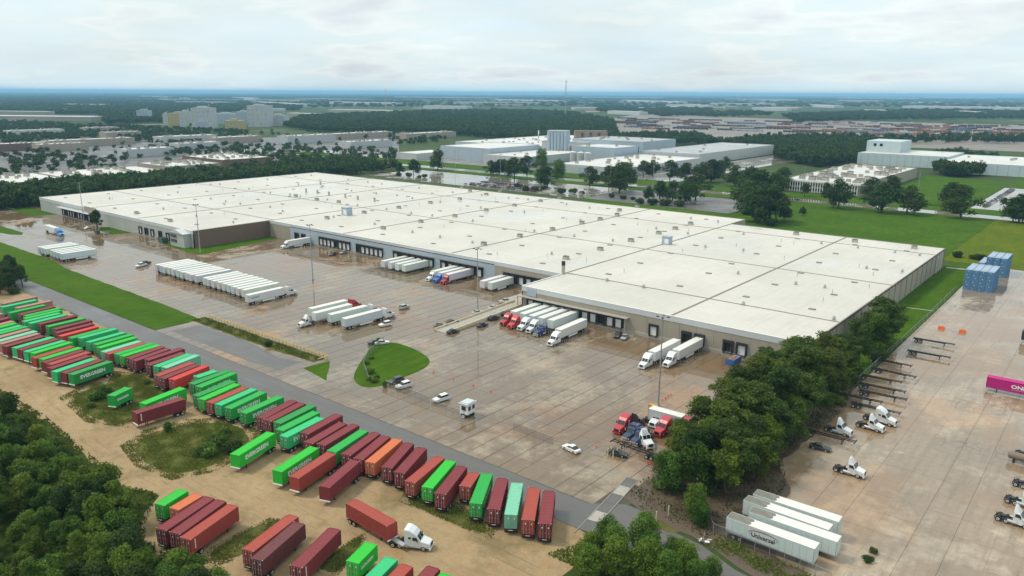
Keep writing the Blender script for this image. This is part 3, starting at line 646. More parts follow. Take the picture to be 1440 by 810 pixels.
# ------------------------------------------------------------------ vehicle kits (heading +x, on z = 0)
def wheel_mesh(r, w, name='wheel'):
    b = MB(); b.cyl((0, -w / 2, 0), (0, w / 2, 0), r, n=14, mi=0); b.cyl((0, -w / 2 - .012, 0), (0, w / 2 + .012, 0), r * 0.58, n=12, mi=1)
    b.cyl((0, -w / 2 - .03, 0), (0, w / 2 + .03, 0), r * 0.22, n=8, mi=0)
    return b.mesh(name, [M['tyre'], M['rim']])
WH_DUAL, WH_STEER, WH_CAR = wheel_mesh(0.5, 0.62), wheel_mesh(0.5, 0.32), wheel_mesh(0.33, 0.22)
def leg_mesh():
    b = MB(); b.box(-.07, .07, -.07, .07, 0.08, 1.2); b.box(-.16, .16, -.13, .13, 0.06, 0.12); return b.mesh('landing_leg', [M['black']])
LEG = leg_mesh()

def corr_container(L, mat):
    """corrugated steel box with posts, rails and a recessed roof"""
    b = MB(); W, z0, z1 = 1.22, 1.22, 4.11; h = L / 2; p = 0.30; n = int((L - 0.3) / p)
    for s in (-1, 1):
        xs = []
        for k in range(n):
            x = -h + .15 + k * (L - .3) / n; q = (L - .3) / n
            xs += [(x, 0), (x + q * .3, 0), (x + q * .5, 0.06), (x + q * .8, 0.06)]
        xs.append((h - .15, 0))
        base = len(b.v)
        for x, d in xs: b.v += [(x, s * (W - .02 - d), z0 + .15), (x, s * (W - .02 - d), z1 - .12)]
        for k in range(len(xs) - 1):
            i = base + 2 * k; q = (i, i + 2, i + 3, i + 1); b.f.append(q if s < 0 else q[::-1]); b.m.append(0)
        b.box(-h, h, s * W - .05 if s > 0 else -W, W if s > 0 else -W + .05, z0, z0 + .16); b.box(-h, h, W - .06 if s > 0 else -W, W if s > 0 else -W + .06, z1 - .13, z1)
        for e in (-1, 1): b.box(e * h - .16 if e > 0 else -h, h if e > 0 else -h + .16, W - .15 if s > 0 else -W, W if s > 0 else -W + .15, z0, z1 + .01)
    b.box(-h + .02, h - .02, -W + .05, W - .05, z0 + .02, z0 + .12)
    nr = int(L / 1.1)                                               # roof sheets with shallow cross ribs
    for k in range(nr):
        x0 = -h + .12 + k * (L - .24) / nr; x1 = x0 + (L - .24) / nr; zr = z1 - .035
        b.box(x0, x1 - .10, -W + .06, W - .06, zr - .02, zr, skip=(0,)); b.box(x1 - .10, x1, -W + .06, W - .06, zr - .02, zr - .03 + .02, skip=(0,))
    b.box(h - .06, h - .02, -W + .1, W - .1, z0 + .1, z1 - .1)       # front wall
    b.box(-h + .10, -h + .14, -W + .1, W - .1, z0 + .1, z1 - .1)
    b.box(-h, -h + .12, -W, W, z1 - .12, z1 + .005); b.box(-h, -h + .12, -W, W, z0, z0 + .12); b.box(h - .12, h, -W, W, z1 - .12, z1 + .005); b.box(h - .12, h, -W, W, z0, z0 + .12)
    for e in (-1, 1):
        for s in (-1, 1): b.box(e * (h - .09) - .09, e * (h - .09) + .09, s * (W - .08) - .08, s * (W - .08) + .08, z1 - .02, z1 + .025, 1)
    return b.mesh('container', [mat, M['rod']])
def container_door(mat):
    b = MB(); b.box(-.04, 0.02, -.55, .55, -1.28, 1.28, 0)
    for k in range(4): b.box(-.055, -.03, -.52, .52, -1.15 + k * .62, -.75 + k * .62, 0)
    for y in (-.28, .22): b.cyl((-.10, y, -1.36), (-.10, y, 1.36), 0.035, n=5, mi=1); b.box(-.13, -.04, y - .03, y + .22, -.35, -.28, 1); b.box(-.12, -.04, y - .07, y + .07, 1.2, 1.3, 1); b.box(-.12, -.04, y - .07, y + .07, -1.3, -1.2, 1)
    b.box(-.062, -.05, -.3, -.02, .55, .85, 2)
    return b.mesh('door', [mat, M['rod'], M['lettering']])
def chassis_mesh(L, front_white=False):
    b = MB(); h = L / 2
    for s in (-1, 1): b.box(-h, h, s * .5 - .07, s * .5 + .07, 0.92, 1.21)
    for k in range(7):
        x = -h + .2 + k * (L - .4) / 6; b.box(x - .08, x + .08, -1.15 if k in (0, 6) else -.6, 1.15 if k in (0, 6) else .6, 0.98, 1.215)
    b.box(-h - .05, -h + .15, -1.15, 1.15, 0.5, 0.62); b.box(-h - .02, -h + .1, -.5, -.4, .55, 1.1); b.box(-h - .02, -h + .1, .4, .5, .55, 1.1)
    return b.mesh('chassis_frame', [M['black']])
def bolster():
    b = MB(); b.box(-.12, .12, -1.22, 1.22, 0, .2); return b.mesh('front_bolster', [M['white']])
BOLSTER = bolster()
def light_bar():
    b = MB(); b.box(-.05, .05, -1.05, 1.05, 0, .14, 0); b.box(-.07, -.04, -1.0, -.6, .02, .12, 1); b.box(-.07, -.04, .6, 1.0, .02, .12, 1); b.box(-.075, -.04, -.4, .4, .0, .13, 2); return b.mesh('rear_light_bar', [M['black'], M['red_lamp'], M['white']])
LIGHTBAR = light_bar()
def axle():
    b = MB(); b.cyl((0, -.95, .5), (0, .95, .5), .08, n=6); b.box(-.1, .1, -.5, .5, .45, .95); return b.mesh('axle', [M['black']])
AXLE = axle()
_cont = {}
def container_kit(L, rusty=False):
    key = (L, rusty)
    if key not in _cont:
        m = M['container_rusty'] if rusty else M['container']; h = L / 2; dm = container_door(m)
        bx = -h + 1.0
        _cont[key] = [('container', corr_container(L, m), (0, 0, 0), 0, [('door', dm, (-h, .575, 2.66), 0), ('door', dm, (-h, -.575, 2.66), 0)]),
            ('chassis_frame', chassis_mesh(L), (0, 0, 0), 0), ('front_bolster', BOLSTER, (h + .05, 0, 1.0), 0), ('rear_light_bar', LIGHTBAR, (-h - .12, 0, .92), 0),
            ('axle', AXLE, (bx, 0, 0), 0), ('axle', AXLE, (bx + 1.25, 0, 0), 0)] + \
            [('wheel', WH_DUAL, (bx + dx, s * .92, .5), 0) for dx in (0, 1.25) for s in (-1, 1)] + [('landing_leg', LEG, (h - 2.6, s * .6, 0), 0) for s in (-1, 1)]
    return _cont[key]

# ---- dry van trailer
def van_body(L):
    b = MB(); h = L / 2; W, z0, z1 = 1.29, 1.12, 4.05
    for s in (-1, 1):
        n = int(L / 1.22)
        for k in range(n):                                           # side sheets with a thin post line between them
            x0, x1 = -h + .1 + k * (L - .2) / n, -h + .1 + (k + 1) * (L - .2) / n
            b.box(x0 + .015, x1 - .015, s * W - .03 if s > 0 else -W, W if s > 0 else -W + .03, z0 + .22, z1 - .14, 0)
        b.box(-h, h, (W - .06) if s > 0 else -W - .012, W + .012 if s > 0 else -W + .06, z0, z0 + .22, 1); b.box(-h, h, W - .06 if s > 0 else -W - .012, W + .012 if s > 0 else -W + .06, z1 - .14, z1, 0)
    b.box(h - .05, h, -W, W, z0, z1, 0); b.box(-h + .12, h - .05, -W + .04, W - .04, z0 + .02, z0 + .1, 1)
    b.box(-h + .03, -h + .1, -W, W, z0, z1, 0); b.box(-h, -h + .1, -W - .012, -W + .1, z0 - .1, z1 + .01, 1); b.box(-h, -h + .1, W - .1, W + .012, z0 - .1, z1 + .01, 1); b.box(-h, -h + .1, -W, W, z1 - .15, z1 + .012, 1)
    return b.mesh('van_body', [M['trailer'], M['steel']])
def van_roof(L):
    b = MB(); h = L / 2; n = int(L / 1.6)
    for k in range(n):
        x0 = -h + .05 + k * (L - .1) / n; b.box(x0, x0 + (L - .1) / n - .03, -1.23, 1.23, 4.0, 4.035, skip=(0,))
    b.box(-h + .05, h - .05, -1.23, 1.23, 3.99, 4.026, skip=(0,)); return b.mesh('roof_sheet', [M['trailer_roof']])
def van_door():
    b = MB(); b.box(-.03, .03, -.57, .57, -1.35, 1.3, 0)
    for y in (-.25, .25): b.cyl((-.05, y, -1.3), (-.05, y, 1.25), .022, n=5, mi=1)
    return b.mesh('rear_door', [M['trailer'], M['rod']])
VANDOOR = van_door()
def van_under(L):
    b = MB(); h = L / 2
    for s in (-1, 1): b.box(-h + .2, -h + 4.6, s * .5 - .06, s * .5 + .06, .82, 1.13)
    for k in range(10): x = -h + .4 + k * (L - 1.0) / 9; b.box(x - .05, x + .05, -1.2, 1.2, 1.0, 1.13)
    b.box(-h + .2, h - .5, -.08, .08, 1.04, 1.125); return b.mesh('underframe', [M['black']])
def rear_guard():
    b = MB(); b.box(-.06, .06, -1.15, 1.15, .42, .56); b.box(-.05, .05, -.7, -.6, .5, 1.1); b.box(-.05, .05, .6, .7, .5, 1.1); return b.mesh('rear_guard', [M['steel']])
GUARD = rear_guard()
def skirt(): b = MB(); b.box(-3.0, 2.6, -.02, .02, .42, 1.12); return b.mesh('side_skirt', [M['white']])
SKIRT = skirt()
_vk = {}
def van_kit(L=16.15, skirts=True):
    if (L, skirts) not in _vk:
        h = L / 2; bx = -h + 1.6
        _vk[(L, skirts)] = [('van_body', van_body(L), (0, 0, 0), 0), ('roof_sheet', van_roof(L), (0, 0, 0), 0), ('rear_door', VANDOOR, (-h + .01, .6, 2.52), 0), ('rear_door', VANDOOR, (-h + .01, -.6, 2.52), 0),
            ('underframe', van_under(L), (0, 0, 0), 0), ('rear_guard', GUARD, (-h + .1, 0, 0), 0), ('axle', AXLE, (bx, 0, 0), 0), ('axle', AXLE, (bx + 1.25, 0, 0), 0)] + \
            [('wheel', WH_DUAL, (bx + dx, s * .95, .5), 0) for dx in (0, 1.25) for s in (-1, 1)] + [('landing_leg', LEG, (h - 3.0, s * .6, 0), 0) for s in (-1, 1)] + \
            ([('side_skirt', SKIRT, (1.0, s * 1.27, 0), 0) for s in (-1, 1)] if skirts else [])
    return _vk[(L, skirts)]

# ---- road tractor, origin at the middle of the front bumper, body runs to -x
def ring(x, hw, zb, zt, r=.14, top=None):
    top = hw if top is None else top
    return [(x, -hw, zb), (x, -hw * .999, zt - r * 2), (x, -top + r * .3, zt - r * .55), (x, -top + r * 1.4, zt), (x, top - r * 1.4, zt), (x, top - r * .3, zt - r * .55), (x, hw * .999, zt - r * 2), (x, hw, zb)]
_tk = {}
def tractor_kit(kind):
    if kind in _tk: return _tk[kind]
    P = []
    if kind == 'sleeper': hood, roof, back = [(0, .82, .75, 1.35), (-.12, .98, .62, 1.5), (-.9, 1.1, .55, 1.72), (-1.75, 1.16, .55, 1.95)], [(-2.45, 1.14, .55, 2.9), (-3.0, 1.2, .55, 3.45), (-3.9, 1.24, .55, 3.95), (-4.75, 1.24, .55, 4.0)], -4.75
    elif kind == 'daycab': hood, roof, back = [(0, .80, .75, 1.35), (-.12, .96, .62, 1.48), (-.9, 1.08, .55, 1.68), (-1.75, 1.14, .55, 1.9)], [(-2.35, 1.12, .55, 2.75), (-2.6, 1.16, .55, 2.85), (-3.4, 1.16, .55, 2.88)], -3.4
    else: hood, roof, back = [(0, .78, .8, 1.6), (-.1, .86, .7, 1.72), (-2.1, 1.02, .6, 1.9)], [(-2.55, 1.1, .6, 2.7), (-2.8, 1.16, .6, 2.8), (-3.6, 1.2, .6, 2.85), (-3.65, 1.2, .6, 3.2), (-5.2, 1.2, .6, 3.25)], -5.2
    b = MB(); b.loft([ring(*h) for h in hood + roof[:1]], 0, True); P.append(('hood', b.mesh('hood', [M['vehicle']]), (0, 0, 0), 0))
    b = MB(); b.loft([ring(*r) for r in roof], 0, True); P.append(('cab', b.mesh('cab', [M['vehicle']]), (0, 0, 0), 0))
    x0, x1 = hood[-1], roof[0]; b = MB()                             # windscreen: two panes just proud of the sloped face
    dx, dz = x1[0] - x0[0], x1[3] - x0[3]; nrm = Vector((dz, 0, -dx)).normalized() * .025
    for s in (-1, 1):
        q = [(x0[0] + dx * t, s * y, x0[3] + dz * t) for t, y in ((.08, .05), (.08, .95), (.93, .90), (.93, .05))]
        q = [(a + nrm.x, c, d + nrm.z) for a, c, d in q]; b.poly(q if s > 0 else q[::-1])
    P.append(('windscreen', b.mesh('windscreen', [M['glass']]), (0, 0, 0), 0))
    for s in (-1, 1):
        b = MB(); y = s * (roof[1][1] + .03); q = [(x1[0] + .28, y, 2.0), (x1[0] - .75, y, 1.95), (x1[0] - .75, y, 2.62), (x1[0] - .02, y, 2.62)]; b.poly(q if s > 0 else q[::-1])
        P.append(('side_window', b.mesh('side_window', [M['glass']]), (0, 0, 0), 0))
        if kind != 'daycab':
            b = MB(); q = [(back + 1.3, y * 1.02, 2.2), (back + .75, y * 1.02, 2.2), (back + .75, y * 1.02, 2.6), (back + 1.3, y * 1.02, 2.6)]; b.poly(q if s > 0 else q[::-1]); P.append(('sleeper_window', b.mesh('sleeper_window', [M['glass']]), (0, 0, 0), 0))
        b = MB(); b.box(-.06, .08, -.24, .24, -.13, .13); P.append(('headlight', b.mesh('headlight', [M['head_lamp']]), (hood[1][0] + .02, s * .74, 1.08), 0))
        b = MB(); b.box(-.06, .06, -.10, .10, -.32, .3, 0); b.cyl((0, 0, -.2), (-.05, -s * .35, -.25), .02, n=4); P.append(('mirror', b.mesh('mirror', [M['black'] if kind != 'classic' else M['chrome']]), (x1[0] + .2, s * 1.45, 2.2), 0))
        b = MB(); b.cyl((-.75, 0, 0), (.75, 0, 0), .33, n=10); P.append(('fuel_tank', b.mesh('fuel_tank', [M['chrome'] if kind == 'classic' else M['steel']]), (-3.5, s * .98, .72), 0))
        b = MB(); b.loft([[(-.72, -.2, .0), (-.72, .2, .0), (-.62, .2, .42), (-.62, -.2, .42)], [(0, -.2, .22), (0, .2, .22), (0, .2, .62), (0, -.2, .62)], [(.72, -.2, .0), (.72, .2, .0), (.62, .2, .42), (.62, -.2, .42)]]); P.append(('fender', b.mesh('fender', [M['vehicle']]), (-1.25, s * .98, .72), 0))
    b = MB(); b.box(-.05, .05, -.55, .55, -.3, .35); P.append(('grille', b.mesh('grille', [M['chrome'] if kind == 'classic' else M['black']]), (.02, 0, 1.12), 0))
    b = MB(); b.box(-.2, .1, -1.16, 1.16, .34, .68); P.append(('bumper', b.mesh('bumper', [M['chrome'] if kind == 'classic' else M['vehicle']]), (0, 0, 0), 0))
    if kind == 'daycab':                                             # tall wedge wind deflector
        b = MB(); b.loft([[(-2.5, -.9, 2.86), (-2.5, .9, 2.86), (-2.5, .85, 2.95), (-2.5, -.85, 2.95)], [(-3.0, -1.05, 2.86), (-3.0, 1.05, 2.86), (-3.0, .7, 3.7), (-3.0, -.7, 3.7)], [(-3.4, -1.12, 2.86), (-3.4, 1.12, 2.86), (-3.4, .62, 4.05), (-3.4, -.62, 4.05)]]); P.append(('wind_deflector', b.mesh('wind_deflector', [M['vehicle']]), (0, 0, 0), 0))
    if kind == 'classic':
        for s in (-1, 1): b = MB(); b.cyl((0, 0, .8), (0, 0, 4.0), .11, n=8); P.append(('exhaust_stack', b.mesh('exhaust_stack', [M['chrome']]), (-3.72, s * 1.28, 0), 0))
    L = 7.7 if kind != 'daycab' else 6.4
    b = MB()
    for s in (-1, 1): b.box(-L, -1.0, s * .43 - .05, s * .43 + .05, .72, .98)
    for x in (-1.2, back - .2, -L + .5, -L + 1.9): b.box(x - .08, x + .08, -.5, .5, .75, .95)
    b.box(-L - .02, -L + .05, -1.1, -.55, .3, .95); b.box(-L - .02, -L + .05, .55, 1.1, .3, .95)
    P.append(('frame', b.mesh('frame', [M['black']]), (0, 0, 0), 0))
    b = MB(); b.cyl((-L + 1.3, 0, .98), (-L + 1.3, 0, 1.14), .5, n=10); b.box(-L + .9, -L + 1.7, -.4, .4, .9, 1.0); P.append(('fifth_wheel', b.mesh('fifth_wheel', [M['black']]), (0, 0, 0), 0))
    for dx in (.65, 1.95):
        P.append(('axle', AXLE, (-L + dx, 0, 0), 0))
        for s in (-1, 1): P.append(('wheel', WH_DUAL, (-L + dx, s * .92, .5), 0))
    for s in (-1, 1): P.append(('wheel', WH_STEER, (-1.25, s * 1.0, .5), 0))
    _tk[kind] = P; return P

# ---- cars, origin under the middle
_ck = {}
def car_kit(kind):
    if kind in _ck: return _ck[kind]
    P = []
    if kind == 'sedan': L, body, cabin = 4.8, [(2.4, .72, .35, .62), (2.25, .84, .25, .72), (1.3, .9, .22, .86), (-1.5, .9, .22, .93), (-2.25, .84, .25, .9), (-2.4, .74, .38, .8)], [(.95, .78, .85, .9), (.25, .70, .85, 1.38), (-.85, .68, .85, 1.42), (-1.75, .74, .85, .95)]
    elif kind == 'suv': L, body, cabin = 4.8, [(2.4, .76, .4, .8), (2.25, .88, .3, .95), (1.2, .94, .26, 1.05), (-2.2, .94, .26, 1.1), (-2.4, .86, .4, 1.05)], [(1.0, .82, 1.0, 1.08), (.35, .76, 1.0, 1.66), (-1.6, .76, 1.0, 1.7), (-2.25, .80, 1.0, 1.12)]
    else: L, body, cabin = 5.6, [(2.8, .80, .45, .9), (2.65, .93, .35, 1.02), (1.4, .97, .32, 1.1), (-2.7, .97, .32, 1.1), (-2.8, .92, .4, 1.08)], [(1.3, .84, 1.05, 1.12), (.7, .76, 1.05, 1.8), (-.7, .76, 1.05, 1.82), (-1.0, .82, 1.05, 1.14)]
    b = MB(); b.loft([ring(*s_, r=.08) for s_ in body], 0); P.append(('body', b.mesh('body', [M['vehicle']]), (0, 0, 0), 0))
    b = MB(); b.loft([ring(x, hw, zb, zt, .05) for x, hw, zb, zt in cabin], 0); P.append(('windows', b.mesh('windows', [M['glass']]), (0, 0, 0), 0))
    c1, c2 = cabin[1], cabin[2]
    b = MB(); b.loft([ring(c1[0] + .05, c1[1] - .02, c1[3] - .02, c1[3] + .035, .02), ring(c2[0] - .05, c2[1] - .02, c2[3] - .02, c2[3] + .035, .02)]); P.append(('roof', b.mesh('roof', [M['vehicle']]), (0, 0, 0), 0))
    for s in (-1, 1):
        b = MB()
        for xx in (c1[0], (c1[0] + c2[0]) / 2, c2[0]): b.cyl((xx, s * (c1[1] + .01), c1[3] - .02), (xx - .1 * (1 if xx < 0 else -1), s * (cabin[0][1] + .06), cabin[0][2] - .05), .035, n=4)
        P.append(('pillar', b.mesh('pillar', [M['vehicle']]), (0, 0, 0), 0))
        b = MB(); b.box(-.06, .08, -.2, .2, -.07, .07); P.append(('headlight', b.mesh('headlight', [M['head_lamp']]), (body[1][0] + .03, s * (body[1][1] - .25), body[1][3] - .12), 0))
        b = MB(); b.box(-.08, .06, -.18, .18, -.08, .08); P.append(('tail_light', b.mesh('tail_light', [M['red_lamp']]), (body[-2][0] - .03, s * (body[-2][1] - .2), body[-2][3] - .14), 0))
        for x in (L * .29, -L * .29): P.append(('wheel', WH_CAR, (x, s * (.80 if kind != 'pickup' else .86), .33), 0))
    if kind == 'pickup':
        b = MB(); b.box(-2.65, -1.08, -.78, .78, .9, 1.108, 0); P.append(('load_bed', b.mesh('load_bed', [M['black']]), (0, 0, 0), 0))
    _ck[kind] = P; return P

def yard_chassis_kit():
    if 'yc' in _tk: return _tk['yc']
    L = 12.2; h = L / 2; b = MB()
    for s in (-1, 1): b.box(-h, h - 2.5, s * .5 - .07, s * .5 + .07, .92, 1.2); b.box(h - 2.6, h, s * .42 - .06, s * .42 + .06, 1.12, 1.3)
    for k in range(9):
        x = -h + .15 + k * (L - .3) / 8; b.box(x - .09, x + .09, -1.18 if k in (0, 5, 8) else -.55, 1.18 if k in (0, 5, 8) else .55, 1.0, 1.2 if k < 7 else 1.29)
    P = [('chassis_frame', b.mesh('chassis_frame', [M['black']]), (0, 0, 0), 0), ('rear_light_bar', LIGHTBAR, (-h - .05, 0, .85), 0)]
    for dx in (1.0, 2.25):
        P.append(('axle', AXLE, (-h + dx, 0, 0), 0))
        for s in (-1, 1): P.append(('wheel', WH_DUAL, (-h + dx, s * .92, .5), 0))
    for s in (-1, 1): P.append(('landing_leg', LEG, (h - 3.0, s * .6, 0), 0))
    _tk['yc'] = P; return P
# ---- container trailers: (near-end top mid px, far-end top mid px, colour, row, lettering)
def _tile(ox, oy, k):
    return lambda *c: tuple((ox + c[i] / k) if i % 2 == 0 else (oy + c[i] / k) for i in range(4))
_a = _tile(0, 410, 11.575); _b = _tile(0, 450, 11.575); _c = _tile(60, 440, 11.575); _d = _tile(60, 490, 11.575)
_e = _tile(130, 460, 11.575); _f = _tile(180, 480, 11.575); _h = _tile(250, 510, 10.13); _i = _tile(330, 540, 10.13)
_j = _tile(380, 580, 10.13); _k = _tile(480, 600, 10.13); _l = _tile(560, 630, 10.13); _m = _tile(600, 640, 5.785)
_g = _tile(140, 530, 10.13); _n = _tile(300, 560, 5.785); _o = _tile(370, 620, 9.0); _p = _tile(200, 680, 8.1)
_q = _tile(320, 710, 8.1); _r = _tile(470, 690, 6.753)
_raw = lambda *c: c
CONT = [
 # road row, doors towards the track
 (_a(0,204,610,70),'tan','A',''), (_a(-20,262,620,125),'teal','A',''), (_a(250,270,840,140),'tan','A',''),
 (_a(140,345,735,215),'green','A',''), (_a(300,385,885,230),'maroon','A',''), (_a(380,400,1000,262),'green','A',''),
 (_a(380,440,1000,300),'lime','A',''), (_a(370,490,980,345),'teal','A',''), (_a(460,520,1090,368),'teal','A',''),
 (_a(620,525,1245,390),'maroon','A',''), (_c(60,215,690,85),'green','A',''), (_c(170,265,790,115),'maroon','A',''),
 (_c(190,325,830,170),'maroon','A',''), (_c(270,380,890,215),'red','A',''), (_c(440,410,1050,245),'green','A',''),
 (_c(590,410,1200,255),'teal','A',''), (_c(720,480,1340,310),'teal','A',''), (_raw(132.6,484.5,185.3,470),'green','A',''),
 (_raw(137.8,489.2,190.5,473.8),'lime','A',''), (_e(160,410,780,220),'mint','A',''), (_e(240,435,840,255),'rust','A',''),
 (_e(370,445,980,255),'green','A',''), (_e(470,475,1070,285),'lime','A',''), (_e(570,515,1150,310),'maroon','A',''),
 (_e(655,550,1240,345),'maroon','A',''), (_f(300,300,880,110),'maroon','A',''), (_f(330,380,900,185),'maroon','A',''),
 (_f(460,410,1010,205),'teal','A',''), (_f(570,430,1130,215),'mint','A',''), (_f(460,560,1050,340),'rust','A',''),
 (_f(540,605,1130,375),'maroon','A',''), (_f(700,625,1280,390),'red','A','mark'), (_h(270,200,530,115),'teal','A',''),
 (_h(200,300,720,110),'pine','A',''), (_h(290,345,800,140),'green','A','E'), (_h(260,470,780,260),'pine','A',''),
 (_h(330,525,850,300),'lime','A',''), (_h(450,570,970,345),'rust','A',''), (_h(570,600,1090,370),'teal','A',''),
 (_h(710,650,1220,410),'green','A','E'), (_i(120,410,650,175),'green','A','E'), (_i(360,490,850,230),'maroon','A',''),
 (_i(465,525,960,270),'maroon','A',''), (_i(600,555,1110,300),'pine','A',''), (_i(650,650,1150,400),'green','A',''),
 (_i(700,745,1220,480),'teal','A','E'), (_j(490,295,970,30),'maroon','A',''), (_j(550,430,1030,150),'maroon','A',''),
 (_j(720,460,1210,170),'maroon','A',''), (_j(890,545,1320,265),'green','A',''), (_k(70,395,490,90),'maroon','A',''),
 (_k(240,460,630,135),'maroon','A',''), (_k(410,505,800,180),'orange','A',''), (_k(650,580,960,235),'maroon','A',''),
 (_k(830,650,1140,305),'maroon','A',''), (_l(170,480,590,130),'rust','A',''), (_l(420,555,740,190),'lime','A',''),
 (_l(600,650,900,265),'maroon','A',''), (_l(955,540,1080,360),'rust','A',''), (_m(398,395,490,150),'green','A','E'),
 (_m(545,440,615,190),'maroon','A',''), (_m(685,480,735,232),'mint','A','rusty'), (_m(825,525,875,268),'rust','A',''),
 (_m(960,562,997,290),'maroon','A',''),
 # second row beside the dirt track, noses towards the track
 (_d(450,425,1100,205),'pine','B','E'), (_d(330,400,960,180),'maroon','B',''), (_d(190,385,810,165),'teal','B',''),
 (_d(110,330,750,110),'maroon','B',''), (_d(100,260,750,55),'rust','B',''), (_raw(59.6,510,117,492.3),'maroon','B',''),
 (_raw(57,505.3,113.6,488.4),'lime','B',''), (_b(540,620,1180,425),'rust','B',''), (_b(510,545,1160,355),'lime','B',''),
 (_b(410,515,1050,335),'teal','B',''), (_b(300,490,950,300),'maroon','B',''), (_b(230,460,850,275),'teal','B',''),
 (_b(60,430,710,255),'maroon','B',''), (_b(-20,390,630,215),'tan','B',''), (_b(-60,350,590,175),'mint','B',''),
 (_b(-160,315,490,140),'tan','B',''), (_b(-200,270,450,95),'green','B',''), (_b(-300,255,350,80),'teal','B',''),
 (_b(-380,215,270,40),'lime','B',''), (_a(-420,645,230,470),'tan','B',''), (_a(-490,585,160,410),'maroon','B',''),
 (_a(-590,515,60,340),'tan','B',''),
 # standing in the scrub and on the dirt
 (_g(150,275,420,145),'green','C','E'), (_g(600,385,1195,150),'lime','C','E'), (_g(490,510,1190,300),'maroon','C','stripe'),
 (_n(165,465,475,275),'lime','C','E'), (_n(512,597,825,395),'lime','C','E'), (_n(655,645,960,445),'rust','C',''),
 (_o(765,590,1175,240),'maroon','C',''),
 (_p(190,245,475,70),'lime','D',''), (_p(360,290,645,120),'orange','D',''), (_p(310,460,770,155),'maroon','D',''),
 (_p(400,545,900,190),'maroon','D',''), (_p(485,630,1035,245),'rust','D','stripe'),
 (_q(220,525,755,115),'rust','E',''), (_q(345,610,805,215),'brown','E',''), (_q(775,710,1225,265),'maroon','E','stripe'),
 (_r(168,684,355,495),'lime','F','E'), (_raw(497,838,550.7,784.8),'teal','F',''), (_raw(520,848,572.2,794.4),'rust','F',''),
 (_raw(560,852,610,797.4),'maroon','F',''), (_raw(580,862,629.2,807.7),'lime','F',''),
 (_r(166,101,540,310),'rust','T',''),
]
# ------------------------------------------------------------------ containers on chassis
COLS = {'green': (0.013, 0.36, 0.055), 'lime': (0.018, 0.46, 0.032), 'teal': (0.028, 0.47, 0.17), 'mint': (0.17, 0.50, 0.33), 'pine': (0.018, 0.27, 0.055),
        'maroon': (0.195, 0.026, 0.034), 'rust': (0.34, 0.055, 0.038), 'orange': (0.55, 0.14, 0.05), 'red': (0.56, 0.045, 0.035), 'tan': (0.38, 0.20, 0.15), 'brown': (0.13, 0.034, 0.036)}
CNAME = {'green': 'green', 'lime': 'bright green', 'teal': 'sea green', 'mint': 'mint green', 'pine': 'dark green', 'maroon': 'maroon', 'rust': 'rust red', 'orange': 'orange brown', 'red': 'bright red', 'tan': 'bleached brown', 'brown': 'dark brown'}
ROWNAME = {'A': 'in the long row beside the asphalt road', 'B': 'in the shorter row nosing onto the dirt track', 'D': 'in the block at the thicket edge', 'E': 'standing on rough grass by the thicket', 'F': 'in the small row opposite the road row'}
_CL = []
for c, col, row, let in CONT:
    a, b2 = G(c[0], c[1], 4.1), G(c[2], c[3], 4.1); d = b2 - a; L = d.length
    ang = math.atan2(d.y, d.x); Ls = 6.06 if L < 8.3 else 12.19; mid = (a + b2) / 2
    if row == 'F' and Ls > 8: mid = b2 - d.normalized() * (Ls / 2)
    if row in 'AB' and a.x < -225: ang = 0.35 * ang + 0.65 * math.radians(98.5 if row == 'A' else 103)
    if row == 'D' and Ls > 8: mid = b2 - d.normalized() * (Ls / 2)
    _CL.append([Vector((mid.x, mid.y)), ang, Ls, col, row, let])
for _ in range(60):                                                  # neighbours keep clear of each other
    for row in 'AB':
        r_ = [c for c in _CL if c[4] == row]
        for p, q in zip(sorted(r_, key=lambda c: c[0].x), sorted(r_, key=lambda c: c[0].x)[1:]):
            n = Vector((math.sin((p[1] + q[1]) / 2), -math.cos((p[1] + q[1]) / 2))); gap = (q[0] - p[0]).dot(n)
            if gap < 2.72: p[0] -= n * ((2.72 - gap) * .5); q[0] += n * ((2.72 - gap) * .5)
TXT_E = text_mesh('EVERGREEN', 1.05, M['lettering'], 0.035, 7.6); TXT_ES = text_mesh('EVERGREEN', 0.62, M['lettering'], 0.03, 3.8)
def stripe_mesh():
    b = MB()
    for k in range(6): b.box(-.14 + .02 * (k % 2), .14, -.005, .005, -k * .32 - .22, -k * .32)
    return b.mesh('side_marking', [M['lettering']])
STRIPE = stripe_mesh()
def dot_mesh(): b = MB(); b.cyl((0, -.005, 0), (0, .005, 0), .42, n=14); b.box(-1.1, 1.1, -.005, .005, -.95, -.75); return b.mesh('side_marking', [M['lettering']])
DOT = dot_mesh()
_cidx = 0; NEIGH = {}
for row in 'ABDEF':
    r_ = sorted([c for c in _CL if c[4] == row], key=lambda c: c[0].x)
    for i, c in enumerate(r_): NEIGH[id(c)] = (r_[i - 1] if i else None, r_[i + 1] if i < len(r_) - 1 else None)
def art(w): return ('an ' if w[0] in 'aeiou' else 'a ') + w
